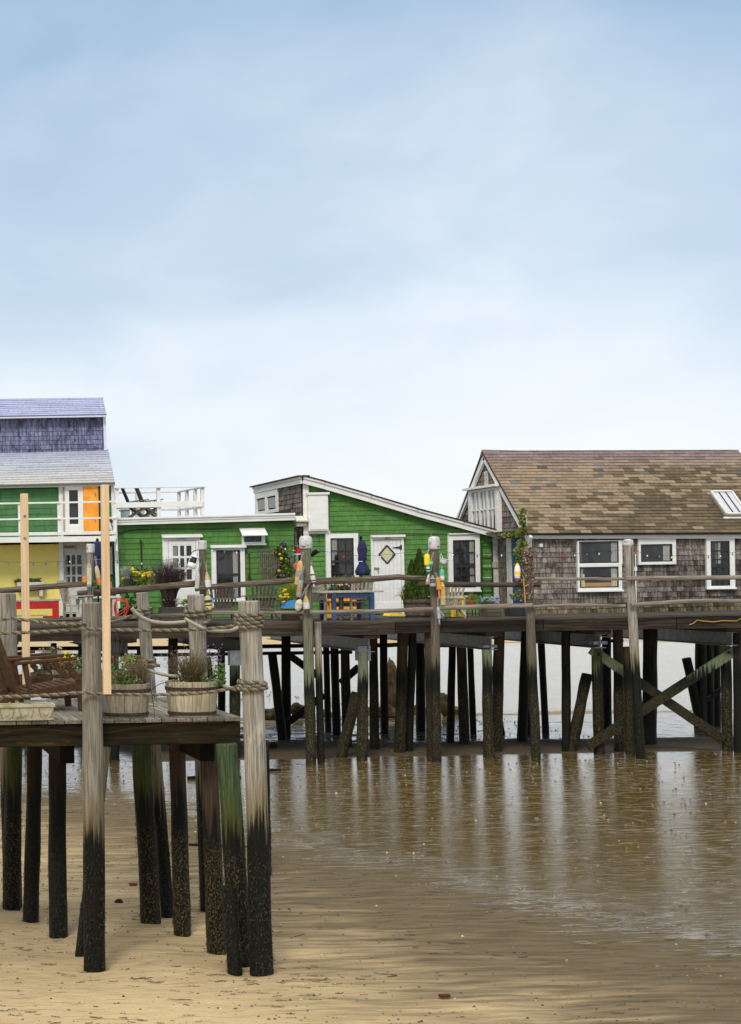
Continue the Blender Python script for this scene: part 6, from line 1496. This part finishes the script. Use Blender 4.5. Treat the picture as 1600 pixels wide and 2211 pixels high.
def smooth_pts(P_, n=8):
    out = []
    for i in range(len(P_) - 1):
        p0, p1, p2, p3 = P_[max(i - 1, 0)], P_[i], P_[i + 1], P_[min(i + 2, len(P_) - 1)]
        for k in range(n):
            t_ = k / n; out.append(.5 * ((2 * p1) + (p2 - p0) * t_ + (2 * p0 - 5 * p1 + 4 * p2 - p3) * t_ ** 2 + (3 * p1 - p0 - 3 * p2 + p3) * t_ ** 3))
    out.append(P_[-1]); return out
def post_at(key, z):
    pts, r = POSTS[key]; f = (z - pts[0].z) / (pts[-1].z - pts[0].z); i = min(max(int(f * (len(pts) - 1)), 0), len(pts) - 2)
    g = f * (len(pts) - 1) - i; return pts[i].lerp(pts[i + 1], min(max(g, 0), 1)), r * (1.03 - .1 * f)
def wrap(mb, key, ypx, turns, step, r=.021, start=0, tint=None, bulge=0):
    Yk = POSTS[key][0][0].y; z0 = W(key, ypx, Yk).z; pts = []
    for k in range(int(turns * 26) + 1):
        a = start + k / 26 * 6.283; z = z0 + step * (k / 26) + .012 * math.sin(a + bulge); c, rr = post_at(key, z); R_ = rr * 1.05 + r * 1.0 + bulge * .01; pts.append(V3(c.x + math.cos(a) * R_, c.y + math.sin(a) * R_, z))
    helix_rope(mb, pts, r, tint)
def rope(label, pix, Y, r=.0185, wraps=(), pale=False, Ys=None):
    mb = MB(); P_ = [W(x, y, (Ys[i] if Ys else Y)) for i, (x, y) in enumerate(pix)]
    if pale: mb.tube(smooth_pts(P_), r, 8)
    else: helix_rope(mb, smooth_pts(P_), r)
    for w_ in wraps: wrap(mb, *w_)
    o = mb.build('rope', 'rope_pale' if pale else 'rope', None, smooth=pale); props(o, label, 'rope', 'ropes strung between the platform posts'); return o
YR1 = YN - .34
rope('upper twisted rope running left from the front post with a sagging dip', ((-60, 1339), (0, 1338), (25, 1335), (70, 1341), (110, 1346), (172, 1348), (230, 1345), (262, 1338), (282, 1330)), None, wraps=((362, 1326, 2.3, .045, .021, 1.5),), Ys=[YR1, YR1, YR1, YR1, YR1, YR1, 18.6, 19.8, 20.7])
rope('middle twisted rope running along the front posts at mid height', ((-60, 1369), (20, 1367), (100, 1364), (172, 1358), (230, 1360), (320, 1361), (400, 1360), (470, 1356), (510, 1351)), YR1, wraps=((566, 1352, 3.4, .042, .022, 3.4),))
rope('low twisted rope running in front of the two half barrels', ((-60, 1503), (0, 1504), (60, 1503), (130, 1499), (177, 1496), (235, 1499), (320, 1500), (400, 1499), (470, 1492), (516, 1482)), YR1, wraps=((566, 1487, 2.3, .04, .021, 3.3), (566, 1480, 1.2, -.03, .021, 0, None, .8)))
rope('twisted rope coils round the back right post', ((452, 1338), (444, 1345), (430, 1352)), 20.9, r=.024, wraps=((452, 1332, 2.4, .05, .024, 0),))
rope('twisted rope coil low on the back middle post', ((300, 1430), (318, 1436), (345, 1437)), 20.5, r=.022, wraps=((362, 1438, 2.5, .045, .023, 0),))
rope('pale frayed rope drooping between the back posts', ((284, 1313), (290, 1320), (305, 1332), (325, 1341), (350, 1345), (375, 1345), (400, 1343)), 20.5, r=.024, pale=True)
rope('pale smooth rope slanting from the back right post to the front corner post', ((400, 1336), (412, 1343), (430, 1352), (450, 1361), (480, 1363), (500, 1361), (514, 1354)), None, r=.02, pale=True, Ys=[20.4, 20.3, 19.8, 19.2, 18.3, 17.7, 17.6])
rope('pale rope sagging behind the flowering barrels', ((312, 1443), (330, 1450), (360, 1458), (400, 1462), (450, 1468), (480, 1480), (510, 1489)), None, r=.02, pale=True, Ys=[20.6, 20.4, 20, 19.5, 19, 18.4, 17.9])
# pale lumber posts
for (px, yt, yb_, Y, wpx, lab, lean, loc_) in ((52, 1066, 1478, 20.9, 16, 'left one of two pale new lumber posts, bolted beside the grey back post', 5, 0), (226, 1047, 1499, YN - .42, 16.5, 'right one of two pale new lumber posts, the taller one in front', 6, 1)):
    p, q = W(px - 1 + 6, yb_, Y), W(px, yt, Y); wd = wpx * Y / FPX
    t = thing('lumber_post', lab, 'post', tuple(p), 0, 'pale new lumber posts')
    MB().beam(p, q, wd, wd, up=(0, 1, 0)).build('timber', 'lumber', t, bevel=.006)
    if loc_ == 0:
        for y in (1114, 1162):
            c = W(px + 1, y, Y - wd / 2); MB().tube([c + V3(0, .02, 0), c - V3(0, .006, 0)], .017, 10).tube([c, c - V3(0, .02, 0)], .009, 6).build('bolt', 'galvanised', t)
# half barrels
def near_pt(px, py): return W(px, py, Yat(px, py, ZN))
B = {}
for key, (px, pyb, r, h, lab, n) in {'a': (415, 1548, .292, .385, 'pale half barrel planter nearest the front corner post', 18), 'b': (270, 1550, .285, .37, 'half barrel planter just right of the tall front post', 18),
                                  'c': (262, 1518, .27, .36, 'half barrel planter behind, mostly hidden by the one right of the front post', 16), 'd': (132, 1509, .30, .37, 'large grey half barrel behind the brown chairs', 16)}.items():
    c = near_pt(px, pyb - 3); B[key] = c; barrel(lab, c, r, h, n, tint={'a': (1.05, 1.05, .98), 'b': (.82, .82, .82), 'c': (.7, .7, .68), 'd': (.55, .56, .54)}[key], taper=.87)
def tw(mb, c, n, h, sp, cols, wd=.006): blades(mb, c, n, h, sp, wd, cols, base=.1, curl=.1, seg=3)
t = thing('wild_heather', 'twiggy reddish heather and salvia filling the barrel nearest the front corner post', 'plant', tuple(B['a'] + V3(0, 0, .35)))
mb = MB(); c = B['a'] + V3(0, 0, .33)
tw(mb, c, 420, .42, .38, [(.13, .11, .04), (.20, .15, .07), (.10, .12, .04), (.16, .08, .06)], .007)
for k in range(520):
    th = ru(0, 6.28); r_ = ru(0, .33); q = c + V3(math.cos(th) * r_, math.sin(th) * r_ * .8, ru(.02, .34)); leafq(mb, q, ru(.02, .04), random.choice(((.17, .17, .06), (.12, .15, .04), (.24, .14, .09))), ar=.35)
blob(mb, c + V3(.2, -.1, .06), .16, .14, .08, 320, .04, [(.14, .24, .05), (.2, .3, .08), (.09, .15, .04)]); blob(mb, c + V3(-.14, -.15, .02), .16, .1, .04, 120, .03, [(.5, .5, .4), (.35, .36, .25)])
blob(mb, c + V3(.30, -.05, .16), .07, .07, .09, 80, .045, [(.16, .28, .06), (.25, .36, .1)])
mb.build('foliage', 'leaf', t)
mb = MB()
for k in range(90): th = ru(0, 6.28); r_ = ru(.05, .36); dots(mb, c + V3(math.cos(th) * r_, math.sin(th) * r_ * .8, ru(.22, .46)), .01, .01, .01, 1, .018, [(.26, .08, .09), (.2, .07, .07), (.3, .14, .12)])
for k in range(22): dots(mb, c + V3(.30 + ru(-.03, .03), 0, ru(.22, .42)), .008, .01, .01, 1, .018, [(.10, .06, .26), (.16, .1, .35)]); dots(mb, c + V3(.18 + ru(-.03, .03), 0, ru(.26, .42)), .008, .01, .01, 1, .016, [(.14, .06, .26)])
mb.build('flowers', 'leaf', t, kind='stuff')
t = thing('bedding_plants', 'green and rust-brown bedding plants in the barrel right of the front post', 'plant', tuple(B['b'] + V3(0, 0, .35)))
mb = MB(); c = B['b'] + V3(0, 0, .33)
blob(mb, c + V3(-.06, -.06, .08), .26, .2, .12, 900, .04, [(.16, .26, .06), (.24, .34, .08), (.10, .16, .04)]); tw(mb, c + V3(.16, -.02, 0), 240, .30, .16, [(.20, .14, .07), (.15, .10, .05), (.26, .2, .1)]); blob(mb, c + V3(.17, -.02, .17), .13, .12, .12, 420, .022, [(.22, .16, .08), (.16, .11, .06)])
mb.build('foliage', 'leaf', t)
mb = MB(); dots(mb, c + V3(-.05, -.1, .1), .2, .14, .1, 16, .022, [(.4, .04, .04)]); mb.build('flowers', 'leaf', t, kind='stuff')
t = thing('leafy_bedding_plants', 'bright leafy plants with tiny red flowers in the hindmost of the right-hand barrels', 'plant', tuple(B['c'] + V3(0, 0, .35)))
mb = MB(); c = B['c'] + V3(0, 0, .34); blob(mb, c + V3(.12, 0, .12), .16, .15, .14, 620, .04, [(.22, .32, .06), (.32, .38, .08), (.12, .2, .04)]); blob(mb, c + V3(-.12, 0, .05), .16, .14, .08, 350, .04, G1); tw(mb, c + V3(-.05, 0, .05), 18, .5, .12, [(.15, .12, .08)]); mb.build('foliage', 'leaf', t)
mb = MB(); dots(mb, c + V3(.05, -.08, .12), .24, .12, .12, 26, .022, [(.5, .05, .04)]); mb.build('flowers', 'leaf', t, kind='stuff')
t = thing('mixed_flowers', 'mixed yellow, red and pink flowers in the barrel behind the brown chairs', 'plant', tuple(B['d'] + V3(0, 0, .35)))
mb = MB(); c = B['d'] + V3(0, 0, .34); blob(mb, c + V3(-.05, -.12, .07), .30, .16, .08, 800, .04, [(.14, .25, .04), (.2, .32, .05), (.08, .14, .03)]); tw(mb, c + V3(-.14, 0, 0), 160, .34, .18, [(.18, .16, .05), (.24, .18, .08), (.13, .13, .04)]); blob(mb, c + V3(-.12, 0, .2), .15, .14, .13, 360, .028, [(.22, .2, .07), (.15, .16, .05)]); blob(mb, c + V3(.14, 0, .14), .16, .12, .12, 260, .035, [(.16, .22, .05), (.26, .3, .08)])
mb.build('foliage', 'leaf', t)
mb = MB(); dots(mb, c + V3(-.05, -.18, .08), .26, .1, .06, 60, .025, [(.5, .06, .05), (.42, .08, .08)]); 
for px, py in ((126, 1423), (130, 1424), (137, 1422), (143, 1409), (143, 1412), (157, 1418), (139, 1420)): dots(mb, W(px, py, B['d'].y - .12), .015, .01, .01, 2, .04, YE)
for px, py in ((93, 1402), (86, 1402), (92, 1406)): dots(mb, W(px, py, B['d'].y - .1), .01, .01, .01, 1, .035, [(.62, .3, .5)])
for px, py in ((107, 1392), (116, 1400), (124, 1397), (130, 1402), (112, 1388)): dots(mb, W(px, py, B['d'].y), .02, .01, .02, 2, .026, [(.75, .62, .58)])
mb.build('flowers', 'leaf', t, kind='stuff')
# low brown lounge chairs, facing right
def lounge(label, loc, rz, sc=1.0):
    t = thing('lounge_chair', label, 'chair', (0, 0, 0), 0, 'brown lounge chairs on the platform'); mt_ = 'brown_chair'; Wd = .62
    for s in (-1, 1):
        y = s * Wd / 2
        MB().beam((.56, y, .0), (.54, y, .30), .05, .06).build('leg', mt_, t, bevel=.005); MB().beam((.54, y, .30), (.46, y, .38), .05, .06).build('leg', mt_, t); MB().beam((.46, y, .38), (.43, y, .46), .05, .05).build('leg', mt_, t)
        MB().beam((-.08, y, .46), (.52, y, .50), .075, .032).build('arm', mt_, t, bevel=.008)
        MB().beam((.02, y, .45), (.06, y, .22), .045, .05).build('arm_post', mt_, t)
        MB().beam((-.12, y, .14), (.56, y, .24), .04, .07).build('side_rail', mt_, t, bevel=.005)
        MB().beam((.02, y * .94, .0), (-.24, y * .94, .74), .05, .04, up=(1, 0, .4)).build('back_post', mt_, t, bevel=.006)
        MB().beam((-.08, y * .8, .17), (-.30, y * .8, .0), .04, .06).build('leg', mt_, t)
    MB().beam((-.24, -Wd / 2 + .01, .72), (-.24, Wd / 2 - .01, .72), .035, .10, up=(-.35, 0, 1)).build('top_rail', mt_, t, bevel=.01)
    MB().beam((-.06, -Wd / 2 + .01, .24), (-.06, Wd / 2 - .01, .24), .03, .07, up=(-.35, 0, 1)).build('back_rail', mt_, t)
    for k in range(15):
        y = -.25 + k * .0357; MB().beam((-.07, y, .26), (-.22, y, .68), .022, .012, up=(1, 0, .4)).build('back_slat', mt_, t)
    for k in range(9):
        x = -.04 + k * .066; z = .175 + k * .0095; MB().box((x, -Wd / 2 + .025, z), (x + .06, Wd / 2 - .025, z + .018), (1.1, 1.15, 1.4)).build('seat_slat', mt_, t)
    MB().beam((.56, -Wd / 2 + .02, .235), (.56, Wd / 2 - .02, .235), .03, .07).build('front_rail', mt_, t)
    t.location = loc; t.rotation_euler = (0, 0, rz); t.scale = (sc,) * 3; return t
p = near_pt(62, 1536); lounge('nearer brown slatted lounge chair facing right on the platform', (p.x - .10, p.y + .25, ZN + .004), rad(4), 1.22)
p = near_pt(20, 1512); lounge('farther brown lounge chair, only its armrests showing past the nearer one', (p.x - .10, p.y + .35, ZN + .004), rad(10), 1.15)
# cast planter with laurel reliefs
Yc = near_pt(60, 1556).y - .02
x0, x1, z0, z1 = R(-8, 1521, 118, 1557, Yc)
cp = thing('cast_stone_planter', 'cream cast-stone trough with three laurel wreaths in relief at the platform edge', 'planter', ((x0 + x1) / 2, Yc, ZN))
z0 = ZN + .004; dpt = .22
MB().add([(x0 + .02, Yc + .015, z0), (x1 - .02, Yc + .015, z0), (x1 - .02, Yc + dpt - .01, z0), (x0 + .02, Yc + dpt - .01, z0), (x0 + .005, Yc + .0, z1 - .035), (x1 - .005, Yc + .0, z1 - .035), (x1 - .005, Yc + dpt, z1 - .035), (x0 + .005, Yc + dpt, z1 - .035)],
         [(0, 1, 2, 3), (0, 1, 5, 4), (1, 2, 6, 5), (2, 3, 7, 6), (3, 0, 4, 7), (4, 5, 6, 7)]).build('trough', 'cast_stone', cp, bevel=.006)
mb = MB(); mb.box((x0 - .01, Yc - .015, z1 - .034), (x1 + .01, Yc + .015, z1)).box((x0 - .01, Yc + dpt - .01, z1 - .034), (x1 + .01, Yc + dpt + .015, z1)).box((x0 - .01, Yc + .016, z1 - .034), (x0 + .03, Yc + dpt - .011, z1)).box((x1 - .03, Yc + .016, z1 - .034), (x1 + .01, Yc + dpt - .011, z1)); mb.build('rim', 'cast_stone', cp, bevel=.006)
MB().box((x0 + .01, Yc + .002, z0 + .0), (x1 - .01, Yc + .012, z0 + .022)).build('plinth', 'cast_stone', cp)
MB().box((x0 + .03, Yc + .02, z1 - .03), (x1 - .03, Yc + dpt - .02, z1 - .02)).build('soil', 'soil', cp)
for k in range(3):
    cx = x0 + (x1 - x0) * (k + .5) / 3 + .008; cz = z0 + .078
    mb = MB(); mb.lathe((cx, Yc + .004, cz), [(.001, -.022), (.022, -.014), (.03, .0), (.026, .004)], 12, M_=Matrix.Rotation(rad(90), 3, 'X'))
    for s in (-1, 1):
        for j in range(6):
            a = rad(-60 + j * 26); px_, pz_ = cx + s * (.045 + .012 * math.sin(a + .6)) * 1.1, cz - .045 + j * .018
            for q in (-1, 1):
                d = V3(s * (.026 if q > 0 else .014), 0, .022 if q > 0 else .03); o_ = V3(px_, Yc + .002, pz_)
                mb.add([o_, o_ + d * .5 + V3(.006, 0, -.006), o_ + d, o_ + d * .5 - V3(.006, 0, -.006), o_ + d * .5 + V3(0, -.010, 0)], [(0, 1, 4), (1, 2, 4), (2, 3, 4), (3, 0, 4)])
    mb.build('wreath_relief', 'cast_stone', cp)
mb = MB(); blob(mb, V3((x0 + x1) / 2, Yc + .1, z1 - .01), (x1 - x0) * .42, .06, .02, 160, .022, GY); o = mb.build('moss_tufts', 'leaf'); props(o, 'low green seedlings in the cast-stone trough', None, None, 'stuff')
# thin wires between the barrels
o = MB().tube(smooth_pts([near_pt(334, 1549) + V3(0, 0, 0), W(331, 1520, 18.5), W(327, 1498, 18.5), W(330, 1487, 18.5), W(345, 1477, 18.4), W(362, 1472, 18.35)]), .004, 5).tube([W(322, 1524, 18.5), W(341, 1525, 18.5)], .004, 5).build('black_wire', 'black_paint'); props(o, 'thin black irrigation wire looped between the two front barrels', 'wire')
# drooping cable under the rim
o = MB().tube(smooth_pts([W(x, y, YN - .02) for x, y in ((-40, 1592), (30, 1578), (70, 1573), (120, 1577), (172, 1582), (230, 1582), (270, 1576), (320, 1568), (400, 1561), (480, 1559))]), .006, 5, tint=(.8, .5, .3)).build('slack_cable', 'rust_hoop'); props(o, 'rusty brown cable sagging along the platform rim beam', 'cable')
for px, py in ((352, 1601), (430, 1593), (450, 1594), (412, 1569)):
    pass

# ================================================================ beach
# boulders beyond the pier
def rock(label, c, sx, sy, sz, seed):
    bm = bmesh.new(); bmesh.ops.create_icosphere(bm, subdivisions=3, radius=1)
    for v in bm.verts:
        n_ = noise.noise(v.co * 1.3 + V3(seed * 5, 0, 0)) * .35 + noise.noise(v.co * 3.5 + V3(seed, 3, 0)) * .12
        v.co *= 1 + n_; v.co.x *= sx; v.co.y *= sy; v.co.z *= sz
    me = bpy.data.meshes.new('rock'); bm.to_mesh(me); bm.free(); me.materials.append(MATS['rock'])
    at = me.attributes.new('tint', 'FLOAT_COLOR', 'FACE'); a = ru(.7, 1.3); at.data.foreach_set('color', [a, a * .95, a * .85, 1.0] * len(me.polygons))
    o = bpy.data.objects.new('rock', me); COL.objects.link(o); o.location = c; o.rotation_euler = (0, 0, seed); props(o, label, 'rock', 'rocks lying on the flats behind the pier' if seed < 30 else None)
    if seed > 30: o.color = (.12, .11, .1, 1)
rk = [(590, 1545, 22, 20, 'brown boulder at the left of the rocks seen under the pier'), (575, 1552, 16, 14, 'low stone at the foot of the left rock pile, near the corner post'), (612, 1556, 18, 12, 'flat stone at the base of the leaning V-shaped pile'), (640, 1528, 14, 12, 'mossy yellow-brown stone on top of the left rock pile'), (650, 1550, 20, 13, 'wide low boulder just left of the tall capped pier post'), (846, 1500, 14, 66, 'tall triangular seaweed-brown boulder seen between the pier piles'), (838, 1540, 28, 22, 'broad boulder at the base of the tall triangular one'), (868, 1552, 20, 15, 'low boulder right of the tall triangular one'), (905, 1545, 18, 16, 'boulder between two brown piles left of the middle capped post'),
      (960, 1515, 20, 22, 'rounded brown boulder right of the middle capped post'), (978, 1545, 22, 14, 'flat boulder below the rounded one right of the middle capped post'), (800, 1548, 14, 12, 'small stone beside the pile with the galvanised sleeve'), (556, 1535, 16, 18, 'boulder half hidden behind the platform corner post'), (700, 1553, 16, 10, 'small low stone behind the pair of dark piles'), (935, 1552, 14, 10, 'small stone directly behind the middle capped post')]
for i, (px, py, w_, h_, lab) in enumerate(rk):
    Y = 48.5 + (i % 3) * .4; c = W(px, py, Y); s_ = Y / FPX; zb = 0; hz = h_ * s_ * 1.1
    rock(lab or 'low brown boulder lying among the rock piles behind the pier', (c.x, Y, max(c.z - hz * .2, .05) if h_ < 40 else .75), w_ * s_, w_ * s_, max(hz, .2) * (.95 if h_ < 40 else .82), i + 1.3)
rock('small dark weed-covered stump at the edge of the wet sand below the pier', tuple(W(590, 1615, 40.5)), .10, .10, .14, 31)
rock('dark weed-covered stone on the sand between the platform piles', tuple(W(257, 1953, 21.6)), .055, .06, .075, 33)
# driftwood
for (a_, b_, r_, lab) in (((408, 1826), (560, 1833), .028, 'long thin dark driftwood pole lying behind the platform piles'), ((405, 1683), (520, 1680), .05, 'half-buried log at the far edge of the sand behind the platform'), ((535, 1668), (606, 1664), .04, 'short weathered log on the wet sand right of the platform')):
    Y0, Y1 = Yat(*a_), Yat(*b_); p, q = W(*a_, Y0), W(*b_, Y1); p.z = q.z = r_ * .5
    o = MB().tube([p, p.lerp(q, .3) + V3(0, 0, .01), p.lerp(q, .7), q], [r_ * .8, r_, r_ * .9, r_ * .6], 9, jit=.2, seed=3).build('driftwood', 'timber_dark'); props(o, lab, 'driftwood')
c = W(962, 2155, Yat(962, 2155)); o = MB().box((c.x - .055, c.y, .0), (c.x + .055, c.y + .06, .03), (.22, .2, .2)).build('brick_fragment', 'terracotta', bevel=.01); props(o, 'worn reddish brown brick fragment on the dry sand in the foreground', 'brick')
c = W(289, 1912, Yat(289, 1912)); o = MB().box((c.x - .06, c.y, .0), (c.x + .05, c.y + .06, .035), (.6, .55, .5)).build('brick_fragment', 'terracotta', bevel=.01); props(o, 'small orange-red brick fragment on the sand between platform piles', 'brick')
# weed on posts feet
# seaweed scraps, pebbles, shells: nobody could count them
mb = MB()
for i in range(3600):
    Y = 15.2 + 18 * ru(0, 1) ** 2.2; X = ru(.8, 12.5)
    wl = X + .28 * Y - 14.6
    if wl > 1.5 and rnd() < .8: continue
    dens = noise.noise(Vector((X * .55, Y * .9, 2)))
    if dens < .08 and rnd() < .88: continue
    if X > 5.0 and rnd() < .7: continue
    L_ = ru(.03, .14) * (1 if rnd() < .85 else 2.0); an = ru(-.35, .25) + (ru(-1, 1) if rnd() < .2 else 0); z = gh(X, Y) + .003
    d = V3(math.cos(an), math.sin(an), 0); s_ = V3(-d.y, d.x, 0) * ru(.002, .009); p = V3(X, Y, z); pts = []
    k = 3
    for j in range(k + 1):
        f = j / k; pts.append(p + d * L_ * (f - .5) + s_ * (ru(-1, 1) * 1.5) + V3(0, 0, ru(0, .008)))
    a = ru(.5, 1.7); T = (a, a * .95, a * .9) if rnd() < .9 else (a * 1.2, a * 3, a * .8)
    for j in range(k):
        w0 = s_ * (1 if 0 < j else .3); w1 = s_ * (1 if j < k - 1 else .3)
        mb.add([pts[j] - w0, pts[j] + w0, pts[j + 1] + w1, pts[j + 1] - w1, (pts[j] + pts[j + 1]) / 2 + V3(0, 0, .006)], [(0, 1, 4), (1, 2, 4), (2, 3, 4), (3, 0, 4)], T)
o = mb.build('seaweed_scraps', 'weed'); props(o, 'strands and scraps of dark seaweed strewn over the dry sand', None, None, 'stuff')
mb = MB()
def pebble(X, Y, s_, T):
    z = gh(X, Y); n = 5; o_ = [V3(X + math.cos(k * 1.2566 + i) * s_ * ru(.7, 1.2), Y + math.sin(k * 1.2566 + i) * s_ * ru(.6, 1), z) for k in range(n)]
    mb.add(o_ + [V3(X + ru(-.3, .3) * s_, Y, z + s_ * ru(.5, 1))], [(k, (k + 1) % n, n) for k in range(n)], T)
for i in range(5200):
    Y = 15.2 + 45 * ru(0, 1) ** 1.8; X = ru(.5, 18)
    if Y < 26 and X + .28 * Y > 16.5 and rnd() < .5: continue
    a = ru(.03, .16); T = (a, a * .92, a * .8)
    q = rnd()
    if q < .03 and X + .28 * Y < 14.6: T = (.5, .46, .38)
    elif q < .10: T = (.25, .12, .07)
    elif q < .12: T = (.5, .4, .2)
    pebble(X, Y, ru(.005, .016) * (1 + Y / 40), T)
for i in range(500):
    X, Y = ru(8, 19), ru(40, 49); a = ru(.02, .06); pebble(X, Y, ru(.01, .03), (a, a, a * .9))
o = mb.build('pebbles', 'plain'); props(o, 'pebbles and broken shells scattered over the sand flat', None, None, 'stuff')
# far mooring line and float
t = thing('mooring_float', 'small yellow float on a dark line far out on the flats under the pier', 'buoy', tuple(W(1121, 1417, 85)))
c = W(1121, 1417, 85); MB().lathe((c.x, 85, c.z - .12), [(.05, 0), (.2, .06), (.24, .16), (.12, .3), (.02, .33)], 10, (.85, .5, .03)).build('float', 'plain', t)
MB().tube([W(1085, 1421, 85), W(1100, 1420, 85), W(1120, 1419, 85)], .03, 4).build('line', 'timber_dark', t)
o = MB().tube([W(x, y, 98) for x, y in ((0, 1405), (600, 1401), (1000, 1398), (1150, 1396), (1300, 1396), (1430, 1394), (1470, 1394), (1500, 1393), (1620, 1391))], .035, 4).build('mooring_line', 'timber_dark'); props(o, 'long dark mooring line lying across the far sand flats', 'rope')
